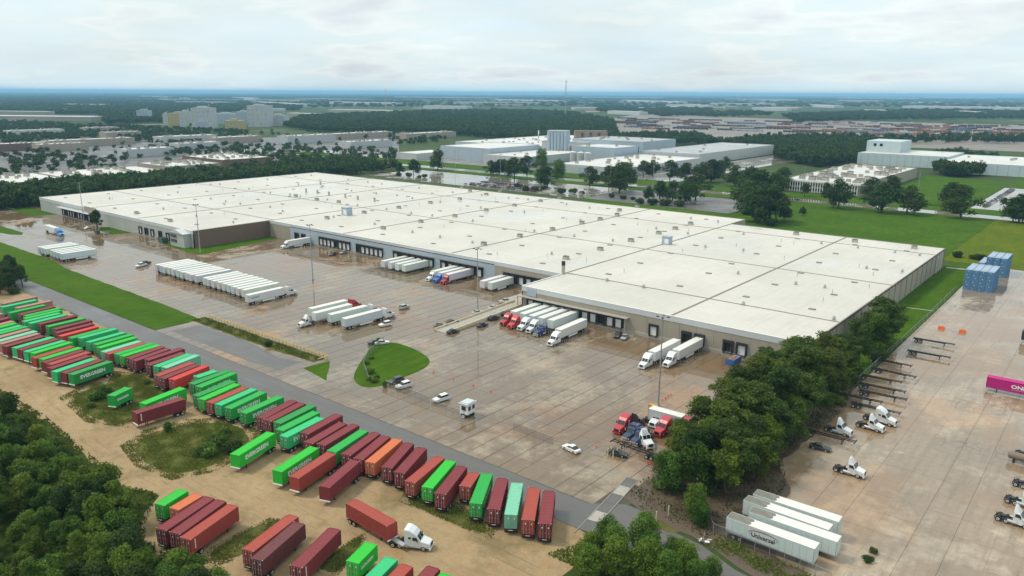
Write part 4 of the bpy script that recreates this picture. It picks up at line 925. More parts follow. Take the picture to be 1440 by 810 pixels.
for c in _CL:
    pos, ang, L, col, row, let = c
    nose_near = row in 'BC'
    rz = ang + math.pi if nose_near else ang
    kit = container_kit(L, let == 'rusty')
    extra = []
    yy = 1.236; h = L / 2
    sd = 1 if nose_near else -1
    if let == 'E':
        me = TXT_E if L > 8 else TXT_ES
        extra.append(('lettering', me, (0.4 * sd, sd * yy, 2.75), math.pi if sd > 0 else 0))
    elif let == 'stripe': extra.append(('side_marking', STRIPE, ((h - 1.0) if nose_near else (-h + 1.0), sd * yy, 3.75), 0))
    elif let == 'mark': extra.append(('side_marking', DOT, (0.5, sd * yy, 2.9), 0))
    if row == 'C':
        lab = {0: 'short green EVERGREEN container trailer standing alone in the scrub', 1: 'bright green EVERGREEN container trailer partly behind a maroon one in the scrub', 2: 'maroon container trailer slewed across the scrub beside a small bush', 3: 'bright green EVERGREEN container trailer on the dirt beside the bushes',
               4: 'bright green EVERGREEN container trailer on open dirt beside a rust red one', 5: 'rust red container trailer on open dirt between a green and a maroon one', 6: 'dark maroon container trailer on open dirt, outermost of three set apart'}[_cidx]; _cidx += 1; grp = None
    elif row == 'T': lab, grp = 'rust red container trailer hitched to the white tractor on the dirt', None
    else:
        lt = {'E': ' EVERGREEN', 'rusty': ' rust-blotched', 'mark': ' white-marked'}.get(let, ''); p_, n_ = NEIGH[id(c)]
        wh_ = {'A': 'in the road row', 'B': 'in the track row', 'D': 'by the thicket', 'E': 'on rough grass', 'F': 'in the opposite row'}[row]
        if p_ and n_: nb = f'between {CNAME[p_[3]]} and {CNAME[n_[3]]} ones'
        else: nb = f'last beside {art(CNAME[(p_ or n_)[3]])} one'
        lab = f"{'short ' if L < 8 else ''}{CNAME[col]}{lt} container {nb} {wh_}"
        grp = {'A': 'container trailers along the asphalt road', 'B': 'container trailers in the row by the dirt track', 'D': 'containers at the thicket edge', 'E': 'containers on rough grass', 'F': 'containers opposite the road row'}[row]
    o = place(kit, 'container_trailer', (pos.x, pos.y, 0.02), rz, lab, 'container trailer', grp, COLS[col], extra)
    if row == 'T': TRUCK_LOAD = o

# ------------------------------------------------------------------ dry vans, tractors
def van(x, y_rear, head, label, group=None, L=16.15, col=(0.62, 0.65, 0.66), skirts=True, extra=(), z=0.07):
    """rear end at (x, y_rear), heading in degrees"""
    a = math.radians(head); return place(van_kit(L, skirts), 'box_trailer', (x + math.cos(a) * L / 2, y_rear + math.sin(a) * L / 2, z), a, label, 'trailer', group, col, extra)
def tractor(x, y, head, kind, col, label, group=None, z=0.07):
    return place(tractor_kit(kind), 'semi_tractor', (x, y, z), math.radians(head), label, 'truck', group, col)
WHITE = (0.66, 0.68, 0.68)
_r = random.Random(3)
_wt = lambda: tuple(c * _r.uniform(0.88, 1.06) for c in (0.61, 0.65, 0.665))
XROW = [-338.3, -335.0, -331.6, -328.2, -324.2, -320.0, -316.0, -312.5, -309.0, -305.0, -298.3, -294.8, -291.0, -287.1, -283.3, -279.6, -275.8, -272.0, -268.3]
for i, x in enumerate(XROW): van(x, 160 + _r.uniform(-.4, .4), 90, 'white box trailer in the long row of parked trailers in the yard', 'long row of parked white trailers', col=_wt())
TXT_ACC = text_mesh('accord', 0.95, M['letter_green'], 0.03)
van(-259.9, 156.3, 91, 'green lettered white box trailer at the end of the long row, coupled to a tractor', extra=[('lettering', TXT_ACC, (-5.2, -1.30, 2.9), 0)])
tractor(-260.3, 178.8, 91, 'sleeper', WHITE, 'white sleeper tractor coupled to the green lettered trailer')
for i, (x, y) in enumerate(((-422.5, 141.6), (-418.9, 141.8), (-415.3, 141.9), (-408.9, 142.3), (-404.6, 142.0), (-400.6, 141.9), (-396.6, 142.1))): van(x, y, 91, 'white box trailer in the block of seven parked beside the long lawn', 'seven trailers parked beside the lawn', col=_wt())
van(-491.5, 171.0, -3, 'white box trailer behind the light blue tractor', col=WHITE); tractor(-467.5, 169.8, -3, 'sleeper', (0.05, 0.27, 0.62), 'light blue sleeper tractor pulling a white trailer across the empty yard')
for x in (-267.3, -262.4, -257.7, -253.2): van(x, 246.3, -90, 'white box trailer backed onto a dock, one of four without tractors on the blue wall', 'four dropped trailers at the blue wall', L=14.6, col=_wt(), skirts=False)
for x, c, n in ((-234.6, WHITE, 'white'), (-230.2, (0.03, 0.14, 0.55), 'blue'), (-225.9, (0.38, 0.025, 0.05), 'dark red')):
    van(x, 246.3, -90, f'white box trailer backed onto the blue wall behind the {n} tractor', L=14.6, col=_wt(), skirts=False); tractor(x, 228.3, -90, 'sleeper', c, f'{n} sleeper tractor with its trailer backed onto the blue wall')
for x in (-206.2, -201.9): van(x, 246.3, -90, 'white box trailer without tractor beside the inner corner of the warehouse', 'two dropped trailers by the inner corner', L=14.0, col=_wt())
van(-343.0, 246.3, -90, 'white box trailer backed onto the dock beside the brick wall', L=14.0, col=WHITE); tractor(-343.3, 228.6, -90, 'sleeper', WHITE, 'white sleeper tractor backed up beside the brick wall')
FIVE = ((-167.3, 'sleeper', (0.42, 0.02, 0.04), 'dark red', 198.6), (-163.0, 'sleeper', (0.55, 0.025, 0.02), 'bright red', 197.6), (-158.9, 'sleeper', WHITE, 'white', 198.2), (-154.9, 'sleeper', (0.58, 0.62, 0.63), 'pale grey', 198.0), (-150.6, 'classic', (0.015, 0.04, 0.16), 'navy blue', 196.6))
for x, k, c, n, y in FIVE:
    van(x, 220.2, -90, f'white box trailer under the dock canopy behind the {n} tractor', L=15.2, col=_wt(), skirts=False)
    tractor(x, y, -90, k, c, f'{n} {"long nosed tractor with chrome stacks" if k == "classic" else "sleeper tractor"} parked with its trailer under the dock canopy')
van(-142.8, 214.2, -88, 'white box trailer pulled forward from the canopy dock', col=(0.66, 0.66, 0.62)); tractor(-141.0, 191.6, -88, 'sleeper', WHITE, 'white sleeper tractor pulled forward, pointing to the open yard')
for x, y, n in ((-107.2, 214.4, 'dark open'), (-102.3, 220.3, 'next')):
    van(x, y, -90, f'white box trailer at the {"dark open dock door" if n[0] == "d" else "hooded dock beside the dark open door"}', col=(0.66, 0.67, 0.65)); tractor(x, y - 22.4, -90, 'sleeper', WHITE, f'white sleeper tractor of the trailer at the {"dark open dock door" if n[0] == "d" else "hooded dock"}')
# four parked in the middle of the yard
van(-225.8, 160.4, 88.5, 'white box trailer in the mid yard group coupled to the red tractor', col=_wt()); tractor(-225.0, 183.0, 88.5, 'sleeper', (0.42, 0.02, 0.035), 'red sleeper tractor at the far end of the mid yard trailers')
van(-219.8, 174.1, -91, 'white box trailer in the mid yard group whose tractor faces the road', col=_wt()); tractor(-220.2, 151.6, -91, 'daycab', WHITE, 'white day cab tractor facing the road in the mid yard group')
van(-214.3, 160.3, 87.5, 'plain white box trailer in the middle of the mid yard group', col=_wt()); tractor(-213.4, 182.8, 87.5, 'sleeper', WHITE, 'white sleeper tractor between the red tractor and its white neighbour')
van(-206.3, 160.1, 88.4, 'white box trailer on the outside of the mid yard group beside a white car', col=_wt()); tractor(-205.7, 182.6, 88.4, 'sleeper', WHITE, 'white sleeper tractor on the outside of the mid yard group beside a white car')
# worn trailers by the mud
TXT_U = text_mesh('Universal', 0.95, M['letter_dark'], 0.02, 4.3)
def oval():
    b = MB(); n = 40
    for i in range(n):
        t0, t1 = 2 * math.pi * i / n, 2 * math.pi * (i + 1) / n
        w = .10 + .09 * max(0, math.sin(t0))
        b.poly([(2.7 * math.cos(t0), 0, .75 * math.sin(t0)), (2.7 * math.cos(t1), 0, .75 * math.sin(t1)), ((2.7 - w) * math.cos(t1), 0, (.75 - w) * math.sin(t1)), ((2.7 - w) * math.cos(t0), 0, (.75 - w) * math.sin(t0))])
    return b.mesh('oval_emblem', [M['letter_red']])
OLD = (0.55, 0.62, 0.60)
M['roof_dirty'] = plain('blackened_roof_sheet', (0.17, 0.165, 0.135), 0.7, 0, 0.5, 0.8)
_g = MB(); _g.poly([(-8.0, -1.2, 4.045), (-3.9, -1.2, 4.045), (-3.5, -.6, 4.045), (-3.9, 0, 4.045), (-3.4, .6, 4.045), (-3.8, 1.2, 4.045), (-8.0, 1.2, 4.045)]); GRIME = _g.mesh('roof_grime', [M['roof_dirty']])
for i, (x, y, h_, lab) in enumerate(((-49.8, 125.0, 0.2, 'old white trailer lettered Universal, outermost of four by the mud'), (-47.5, 129.5, 0.9, 'old white trailer right behind the lettered one by the mud'), (-49.9, 132.9, -0.6, 'old white trailer third from the lettered side, with a blackened roof end'), (-49.4, 136.3, 1.2, 'old white trailer of the four by the mud nearest the parked tractors'))):
    van(x, y, h_, lab, col=OLD, skirts=False, extra=[('roof_grime', GRIME, (0, 0, 0), 0)] + ([('lettering', TXT_U, (-1.0, -1.306, 2.55), 0), ('oval_emblem', oval(), (-1.0, -1.305, 2.85), 0)] if i == 0 else []), z=0.09)
# yard truck with the container
tractor(-88.9, 86.1, 27, 'sleeper', WHITE, 'white tractor pulling the rust red container trailer across the dirt', z=0.02)
_m = MB(); _m.box(-1.5, 3.4, -.45, .45, 0.95, 1.2); ob('gooseneck', _m.mesh('gooseneck', [M['steel']]), TRUCK_LOAD, (6.0, 0, 0))
# cluster of tractors by the trees
for x, y, h_, k, c, lab in ((-88.9, 148.6, -92, 'sleeper', (0.42, 0.02, 0.035), 'red tractor at the outer corner of the parked tractor cluster'), (-84.9, 146.2, -90, 'classic', (0.012, 0.028, 0.085), 'navy blue tractor beside the red one in the parked cluster'),
        (-82.2, 145.4, -90, 'classic', (0.014, 0.034, 0.10), 'second navy blue tractor in the parked cluster, beside the first'), (-86.5, 166.5, 90, 'sleeper', (0.60, 0.30, 0.02), 'yellow tractor turned away in the parked cluster'),
        (-84.0, 157.2, -90, 'daycab', WHITE, 'white cab behind the red tractor in the parked cluster'), (-80.6, 153.5, -95, 'sleeper', (0.42, 0.02, 0.035), 'red tractor with a raised sleeper next to the trees'), (-78.3, 146.6, -30, 'daycab', WHITE, 'white tractor with its bonnet open at the edge of the parked cluster'), (-87.2, 157.5, 88, 'daycab', (0.03, 0.03, 0.035), 'black day cab tractor tucked in behind the red one in the parked cluster'), (-76.8, 156.5, -100, 'sleeper', (0.36, 0.02, 0.03), 'dark red tractor under the edge of the pines')):
    tractor(x, y, h_, k, c, lab)
van(-86.3, 160.4, 2, 'pale grey box body standing behind the parked tractor cluster', L=9.0, col=(0.50, 0.53, 0.53), skirts=False)
# tractors on the wet lot
for x, y, h_, k, lab in ((-44.6, 183.9, -4, 'daycab', 'white day cab tractor with pointed deflector half under the trees'), (-39.3, 191.4, -5, 'daycab', 'white day cab tractor with deflector next to a bare cab tractor on the wet lot'), (-36.2, 164.3, 0, 'daycab', 'white day cab tractor standing alone by the puddle on the wet lot')):
    tractor(x, y, h_, k, WHITE, lab)
tractor(-37.9, 197.2, -4, 'sleeper', WHITE, 'white tractor behind the pair on the wet lot, beside a skeletal chassis')
for x, y, lab in ((-5.6, 163.6, 'white day cab tractor at the lot edge, first of the right-hand four'), (-5.2, 172.6, 'white day cab tractor at the lot edge with a car tucked beside it'), (-4.9, 181.6, 'white day cab tractor at the lot edge behind the one with the car'), (-6.6, 198.0, 'white day cab tractor at the lot edge beside a tank')):
    tractor(x, y, -4, 'daycab', WHITE, lab)
for i, (x, y, h_, lab) in enumerate(((-45.2, 275.4, 3, 'black skeletal chassis on the lot nearest the orange barriers'), (-43.6, 260.2, 2, 'black skeletal chassis on the lot, second from the orange barriers'), (-47.8, 235.2, -3, 'black skeletal chassis with its rear under the trees near the ONE container'), (-47.2, 220.2, 2, 'black skeletal chassis under the trees, third from the white tractors'), (-45.6, 214.6, 3, 'black skeletal chassis under the trees, second from the white tractors'), (-44.6, 203.8, 0, 'black skeletal chassis right beside the white tractors'), (-49.8, 227.5, 2, 'black skeletal chassis deep under the trees beside the ONE container side'), (-50.2, 208.6, 1, 'black skeletal chassis deep under the trees beside a pair'), (-51.0, 244.5, -2, 'black skeletal chassis furthest under the trees before the lawn strip'), (-48.4, 178.9, 1, 'black skeletal chassis between two lone white tractors'))):
    place(yard_chassis_kit(), 'container_chassis', (x, y, 0.07), math.radians(h_), lab, 'chassis', 'empty chassis on the wet lot')
place(yard_chassis_kit(), 'container_chassis', (-80.6, 143.2, 0.07), math.radians(178), 'black skeletal chassis in front of the parked tractor cluster', 'chassis')
# magenta container on the lot
TXT_ONE = text_mesh('ONE', 1.1, M['lettering'], 0.03, 3.6); TXT_ONES = text_mesh('OCEAN NETWORK EXPRESS', 0.16, M['lettering'], 0.0, 3.2)
place(container_kit(12.19), 'container_trailer', (-18.9, 240.4, 0.07), math.pi, 'magenta container trailer lettered ONE on the wet lot', 'container trailer', None, (0.48, 0.012, 0.20), [('lettering', TXT_ONE, (-1.6, 1.236, 2.75), math.pi), ('lettering', TXT_ONES, (-1.6, 1.236, 1.9), math.pi)])
place(container_kit(12.19), 'container_trailer', (-17.2, 297.5, 0.07), math.pi, 'dark slate container trailer at the far side of the wet lot', 'container trailer', None, (0.03, 0.045, 0.07))
# stacked blue boxes
BLUE = (0.075, 0.20, 0.36)
def box53():
    b = MB(); L, W, H_ = 16.15, 1.29, 2.88; h = L / 2; n = 26
    for s in (-1, 1):
        xs = []
        for k in range(n): x = -h + .15 + k * (L - .3) / n; q = (L - .3) / n; xs += [(x, 0), (x + q * .4, 0), (x + q * .5, .05), (x + q * .9, .05)]
        base = len(b.v)
        for x, d in xs: b.v += [(x, s * (W - d), .15), (x, s * (W - d), H_ - .12)]
        for k in range(len(xs) - 1): i = base + 2 * k; q = (i, i + 2, i + 3, i + 1); b.f.append(q if s < 0 else q[::-1]); b.m.append(0)
        b.box(-h, h, W - .06 if s > 0 else -W, W if s > 0 else -W + .06, 0, .16); b.box(-h, h, W - .06 if s > 0 else -W, W if s > 0 else -W + .06, H_ - .13, H_)
    b.box(h - .06, h, -W, W, 0, H_); b.box(-h, -h + .05, -W, W, 0, H_); b.box(-h + .1, h - .1, -W + .05, W - .05, H_ - .08, H_ - .03, 1)
    for k in range(3): b.box(-h - .03, -h + .01, -.9 + k * .7, -.5 + k * .7, .3, 2.6); 
    b.box(-h - .04, -h, -.2, .1, 2.2, 2.42, 2); b.box(-h - .04, -h, .3, .75, .6, .72, 2)
    for e in (-1, 1): b.box(e * (h - 2.0) - .12, e * (h - 2.0) + .12, -W - .005, W + .005, H_ - .2, H_ + .012)
    return b.mesh('container', [M['container'], M['trailer_roof'], M['lettering']])
BOX53 = box53()
ROOF_BLUE = plain('pale_blue_roof', (0.30, 0.38, 0.47), 0.5, 0, 0.15, 0.5); BOX53.materials[1] = ROOF_BLUE
lvl = ('bottom', 'middle', 'top')
def stack53(x, y0, n, lab):
    for k in range(n):
        o = ob('stacked_container', BOX53, None, (x, y0 + 8.08, 0.07 + k * 2.9), math.pi / 2, BLUE)
        o['label'] = f'blue container in the {lvl[k]} layer of the {lab}'; o['category'] = 'container'; o['group'] = f'{lvl[k]} layer, {lab}'
for i in range(4): stack53(-51.0 + i * 2.66, 366.2, 3, 'four wide blue stack on the lot')
for i in range(3): stack53(-48.4 + i * 2.72, 402.0, 3, 'three wide blue stack behind it')
stack53(-51.3, 401.0, 2, 'two high stack between the blue blocks')

# ------------------------------------------------------------------ cars
CARS = [(-183.5, 184.5, 60, 'sedan', (0.20, 0.17, 0.17), 'grey brown sedan at the foot of the ramp parapet'), (-183.3, 190.2, 62, 'sedan', (0.03, 0.03, 0.035), 'black sedan parked behind the ramp parapet'), (-175.0, 182.0, 80, 'sedan', (0.02, 0.02, 0.022), 'black sedan at the low end of the ramp'),
 (-172.4, 194.2, 85, 'sedan', (0.02, 0.035, 0.07), 'dark navy sedan beside the middle of the ramp'), (-174.6, 203.1, 85, 'suv', (0.025, 0.03, 0.045), 'dark navy SUV beside the ramp'), (-174.4, 210.5, 85, 'suv', (0.02, 0.02, 0.025), 'black SUV beside the ramp near the canopy trailers'),
 (-184.3, 205.2, 70, 'sedan', (0.45, 0.47, 0.48), 'silver sedan behind the light pole on the ramp'), (-184.2, 214.2, 70, 'sedan', (0.50, 0.52, 0.52), 'silver sedan behind the upper ramp'), (-186.2, 223.5, 75, 'pickup', (0.40, 0.40, 0.38), 'pale pickup at the inner corner of the docks'),
 (-210.4, 192.2, 95, 'suv', (0.42, 0.42, 0.40), 'silver SUV alone in the open yard'), (-198.8, 172.5, -100, 'suv', (0.70, 0.71, 0.70), 'white SUV beside the outer mid yard trailer'), (-186.2, 156.8, 60, 'sedan', (0.06, 0.09, 0.08), 'dark green car at the tip of the grass island'), (-184.3, 158.2, 60, 'sedan', (0.68, 0.68, 0.66), 'white car at the tip of the grass island'),
 (-155.0, 137.6, -100, 'suv', (0.05, 0.055, 0.06), 'dark grey SUV between the grass island and a white car'), (-150.7, 136.6, -100, 'suv', (0.72, 0.73, 0.72), 'white hatchback beside the dark SUV at the fence'), (-136.0, 136.6, -100, 'suv', (0.73, 0.74, 0.73), 'white SUV standing at the gate by the guard booth'),
 (-92.2, 134.6, 170, 'sedan', (0.74, 0.75, 0.74), 'white sedan driving along the fence line'), (-82.8, 139.4, 12, 'sedan', (0.02, 0.02, 0.02), 'black sedan behind four pale bollards'), (-310.6, 236.8, -80, 'sedan', (0.02, 0.02, 0.024), 'black sedan in front of the blue wall docks'), (-309.9, 243.0, -80, 'suv', (0.26, 0.26, 0.26), 'grey SUV in front of the blue wall docks'),
 (-357.8, 162.0, -70, 'pickup', (0.66, 0.67, 0.66), 'white pickup between the parked trailer groups'), (-360.0, 165.2, -70, 'pickup', (0.03, 0.03, 0.035), 'black pickup beside the white pickup'), (-129.4, 214.8, -75, 'suv', (0.035, 0.035, 0.04), 'dark SUV parked at the end of the dock canopy'), (-126.6, 214.6, -75, 'sedan', (0.32, 0.34, 0.34), 'grey sedan parked at the end of the dock canopy'),
 (-483.5, 190.0, -60, 'sedan', (0.74, 0.74, 0.73), 'white sedan beside the dark round tree'), (-48.2, 172.2, 5, 'sedan', (0.03, 0.032, 0.035), 'dark car under the trees by the wet lot'), (-6.4, 177.4, 0, 'sedan', (0.35, 0.36, 0.38), 'silver car tucked between the tractors at the lot edge')]
for x, y, h_, k, c, lab in CARS: place(car_kit(k), 'parked_car', (x, y, 0.08), math.radians(h_), lab, 'car', None, c)

# tank beside the last tractor at the lot edge
tk = thing('water_tank', (-11.0, 194.0, .07), math.radians(-4), 'dull brown horizontal tank on cradles beside the lot edge tractors', 'tank')
_m = MB(); _m.cyl((-2.6, 0, 1.5), (2.6, 0, 1.5), .85, n=14); _m.cyl((2.6, 0, 1.5), (2.9, 0, 1.5), .85, .4, n=14); _m.cyl((-2.9, 0, 1.5), (-2.6, 0, 1.5), .4, .85, n=14); ob('tank_shell', _m.mesh('tank_shell', [M['wall_rust']]), tk)
for x in (-1.6, 1.6): _m = MB(); _m.box(x - .15, x + .15, -.8, .8, 0, .95); ob('cradle', _m.mesh('cradle', [M['black']]), tk)
# ------------------------------------------------------------------ vegetation
def leaf_cloud(name, lobes, n, size, mat, seed, up=0.25, flat=0.0, inner=0.35):
    """many small bent leaf clumps on the shells of overlapping lobes; per-leaf tone"""
    g = np.random.default_rng(seed); lb = np.array(lobes, float)
    w = (lb[:, 3] * lb[:, 4] + lb[:, 4] * lb[:, 5] + lb[:, 3] * lb[:, 5]); idx = g.choice(len(lb), n, p=w / w.sum())
    d = g.normal(size=(n, 3)); d[:, 2] += up; d /= np.linalg.norm(d, axis=1)[:, None]
    rad = np.where(g.random(n) < inner, g.uniform(0.45, 0.9, n), g.uniform(0.85, 1.08, n))
    ph = g.uniform(0, 6.28, (len(lb), 3))[idx]; rad *= 1 + .30 * np.sin(4.1 * d[:, 0] + ph[:, 0]) * np.sin(3.7 * d[:, 1] + ph[:, 1]) + .16 * np.sin(7.3 * d[:, 2] + ph[:, 2])     # uneven lobes
    c = lb[idx, :3] + d * lb[idx, 3:6] * rad[:, None]
    deep = np.zeros(n)
    for k in range(len(lb)):
        q = np.sqrt((((c - lb[k, :3]) / lb[k, 3:6]) ** 2).sum(1)); deep = np.maximum(deep, np.where(idx == k, 0, np.clip(1 - q, 0, 1)))
    keep = deep < 0.35; c, d, idx = c[keep], d[keep], idx[keep]; n = len(c)
    nr = d * 0.8 + g.normal(size=(n, 3)) * 0.55; nr[:, 2] += 0.25 + flat; nr /= np.linalg.norm(nr, axis=1)[:, None]
    t = np.cross(nr, g.normal(size=(n, 3))); t /= np.linalg.norm(t, axis=1)[:, None]; b = np.cross(nr, t)
    s = size * g.uniform(0.55, 1.35, n)[:, None]; a = g.uniform(0.55, 1.0, n)[:, None]
    # five-point leaf clump, folded along its middle
    v = np.stack([c - t * s, c - t * s * .1 + b * s * a * .75 - nr * s * .18, c + t * s, c + t * s * .15 - b * s * a * .75 - nr * s * .18], 1).reshape(-1, 3)
    me = bpy.data.meshes.new(name); me.vertices.add(4 * n); me.vertices.foreach_set('co', v.ravel())
    i = np.arange(n) * 4; tri = np.stack([i, i + 2, i + 1, i, i + 3, i + 2], 1).ravel()
    me.loops.add(6 * n); me.loops.foreach_set('vertex_index', tri.astype(np.int32)); me.polygons.add(2 * n); me.polygons.foreach_set('loop_start', (np.arange(2 * n) * 3).astype(np.int32))
    lt = g.uniform(0.1, 0.9, len(lb)); tone = np.clip(lt[idx] * .55 + g.uniform(0, .5, n) , 0, 1)
    me.update(calc_edges=True); at = me.attributes.new('tone', 'FLOAT', 'POINT'); at.data.foreach_set('value', np.repeat(tone, 4).astype(np.float32))
    me.materials.append(mat); return me
def trunk_mesh(name, h, r, limbs, seed, lean=0.04):
    g = random.Random(seed); b = MB(); p = Vector((0, 0, -.2)); segs = 5; top = []
    for k in range(segs):
        q = Vector((p.x + g.uniform(-lean, lean) * h, p.y + g.uniform(-lean, lean) * h, h * (k + 1) / segs)); b.cyl(p, q, r * (1 - .75 * k / segs), r * (1 - .75 * (k + 1) / segs), n=7, caps=k == 0); top.append(q.copy()); p = q
    for tgt in limbs:
        s = top[g.choice([1, 2, 3])]; b.cyl(s, Vector(tgt), r * .38, r * .10, n=5)
    return b.mesh(name, [M['bark']])
def broad(seed, H=12.0, R=4.6, n=7800, size=.235, mat='leaf', base=.25):
    g = random.Random(seed); L = []
    for k in range(23):
        a, z = g.uniform(0, 6.28), g.uniform(base, .95); e = math.sin(math.pi * min(1, max(.12, (z - base + .18) / (1.12 - base)))) ** .7
        rr = R * .80 * e * math.sqrt(g.uniform(.15, 1)); s = R * g.uniform(.20, .38)
        L.append((math.cos(a) * rr, math.sin(a) * rr, H * z, s, s, s * .8))
    L.append((0, 0, H * (base + .95) / 2, R * .5, R * .5, H * (1 - base) * .34))
    return leaf_cloud('crown', L, n, size, M[mat], seed), trunk_mesh('trunk', H * .7, .028 * H, [l[:3] for l in L[:7]], seed)
def pine(seed, H=18.0, R=6.0, n=14500, size=.285, mat='leaf_pine'):
    g = random.Random(seed); L = []
    for k in range(30):
        z = g.uniform(.26, .97); e = 1 - abs(z - .62) * 1.35; a = g.uniform(0, 6.28); rr = R * e * math.sqrt(g.uniform(.2, 1)); s = R * g.uniform(.2, .36)
        L.append((math.cos(a) * rr, math.sin(a) * rr, H * z, s * 1.15, s * 1.15, s * .62))
    L += [(0, 0, H * .75, R * .4, R * .4, H * .17)]
    return leaf_cloud('crown', L, n, size, M[mat], seed, .45), trunk_mesh('trunk', H * .92, .30, [l[:3] for l in L[:10]], seed, .02)
def cone(seed, H=9.0, R=3.4, n=7000, size=.21, mat='leaf_young'):
    g = random.Random(seed); L = []
    for k in range(20):
        z = k / 20; a = k * 2.4 + g.uniform(-.6, .6); e = math.sqrt(max(.04, 1 - ((z - .30) / .74) ** 2)); rr = R * e * .62 * g.uniform(.7, 1.1); s = R * (.26 + .20 * e) * g.uniform(.8, 1.15)
        L.append((math.cos(a) * rr, math.sin(a) * rr, H * (.10 + .80 * z), s, s, s * .85))
    return leaf_cloud('crown', L, n, size, M[mat], seed), trunk_mesh('trunk', H * .8, .15, [l[:3] for l in L[:6]], seed)
def bush(seed, R=1.6, n=1700, size=.17, mat='leaf'):
    g = random.Random(seed); L = []
    for k in range(9):
        a = g.uniform(0, 6.28); rr = R * .6 * math.sqrt(g.random()); s = R * g.uniform(.32, .55); L.append((math.cos(a) * rr, math.sin(a) * rr, s * g.uniform(.6, 1.5), s, s, s * .85))
    b = MB()
    for k in range(5): b.cyl((0, 0, -.1), L[k][:3], .06, .02, n=4)
    return leaf_cloud('crown', L, n, size, M[mat], seed), b.mesh('stem', [M['bark']])
KB = [broad(40 + i) for i in range(5)]; KBD = [broad(60 + i, mat='leaf_dark') for i in range(3)]; KP = [pine(80 + i) for i in range(4)]
KC = [cone(100 + i) for i in range(4)]; KS = [bush(120 + i) for i in range(4)]; KSD = [bush(130 + i, mat='leaf_dark') for i in range(3)]
KO = [broad(150 + i, H=13, R=6.2, n=3400, size=.42, mat='leaf_dark', base=.18) for i in range(3)]
_tr = random.Random(99)
def tree(kit, x, y, s, label, group=None, name='tree', sz=None, z=0.0, cat=None):
    c, t = kit; o = thing(name, (x, y, z), _tr.uniform(0, 6.28), label, cat or ('shrub' if name == 'shrub' else 'tree'), group)
    o.scale = (s * _tr.uniform(.94, 1.06), s * _tr.uniform(.94, 1.06), (sz or s))
    ob('trunk' if name != 'shrub' else 'stem', t, o); ob('crown', c, o); return o
# grove between yard and wet lot
GROVE = [(-67.5, 142, .66), (-62.5, 138, .72), (-57.5, 142, .80), (-66, 150.5, .82), (-60.5, 150, .90), (-55.5, 150.5, .75), (-67, 160, .86), (-61.5, 160, .96), (-56, 161, .82), (-66.5, 170, .92), (-60, 171, 1.0), (-64.5, 180, .95), (-57.5, 180, .85), (-67, 190, .86), (-61, 191, .98), (-64, 201, .95), (-57.5, 203, .85), (-60, 213, .86), (-59, 225, .70), (-58.5, 238, .78), (-57.5, 258, .95), (-58.5, 268, .80)]
for i, (x, y, s) in enumerate(GROVE): tree(KP[i % 4], x, y, s, 'tall dark pine in the grove between the docks and the wet lot', 'pines between yard and wet lot', 'pine_tree', z=.05)
for x, y, s, k in ((-66.5, 132.6, 1.05, KC[0]), (-57.6, 127.4, .80, KC[1]), (-55.2, 124.6, .60, KC[2])): tree(k, x, y, s * (.95), {-66.5: 'dense round young tree at the near corner of the pine grove', -57.6: 'leafy young tree beside the rear of the old white trailers', -55.2: 'small leafy tree by the white scrap at the mud edge'}[x], None, z=.05)
for k in range(34):
    x, y = _tr.uniform(-72, -54), _tr.uniform(136, 262)
    tree((KS + KSD)[_tr.randrange(7)], x, y, _tr.uniform(1.0, 2.1), 'undergrowth shrub between the pine trunks', 'undergrowth in the pine grove', 'shrub', z=.05)
for i, (x, y, s) in enumerate(((-67.2, 139.5, .98), (-61.5, 135.5, .92), (-56.5, 139.0, 1.0), (-53.6, 147.5, .9), (-62.5, 145.0, 1.12), (-66.0, 155.0, 1.05), (-55.0, 156.0, 1.0), (-60.0, 165.0, 1.15), (-54.8, 172.0, .95), (-66.5, 175.0, 1.05), (-56.0, 190.0, 1.0), (-63.0, 196.0, 1.1), (-55.5, 208.0, .85), (-57.0, 252.0, 1.15), (-59.0, 262.0, 1.05))):
    tree(KB[i % 5], x, y, s, 'spreading broad leaved tree among the pines by the wet lot', 'broad leaved trees in the pine grove', z=.05)
# dark tree at the far warehouse dock, tree on the lawn edge
tree(KBD[0], -478, 193.5, .95, 'dark round tree in front of the far warehouse docks', z=.1)
for x, y, s in ((-358, 112, .78), (-366, 109, .85), (-373, 114, .80), (-352, 106, .66), (-363, 103, .8), (-379, 107, .85), (-384, 116, .8), (-370, 101, .8), (-357, 99, .7), (-350, 101, .72), (-356, 106, .8), (-361, 108, .85), (-368, 105, .9)): tree(KBD[_tr.randrange(3)], x, y, s, 'dark leafy tree in the clump at the lawn end of the asphalt road', 'clump at the end of the lawn')
tree(KSD[0], -347, 105, 1.6, 'dark bush at the head of the container row', name='shrub')
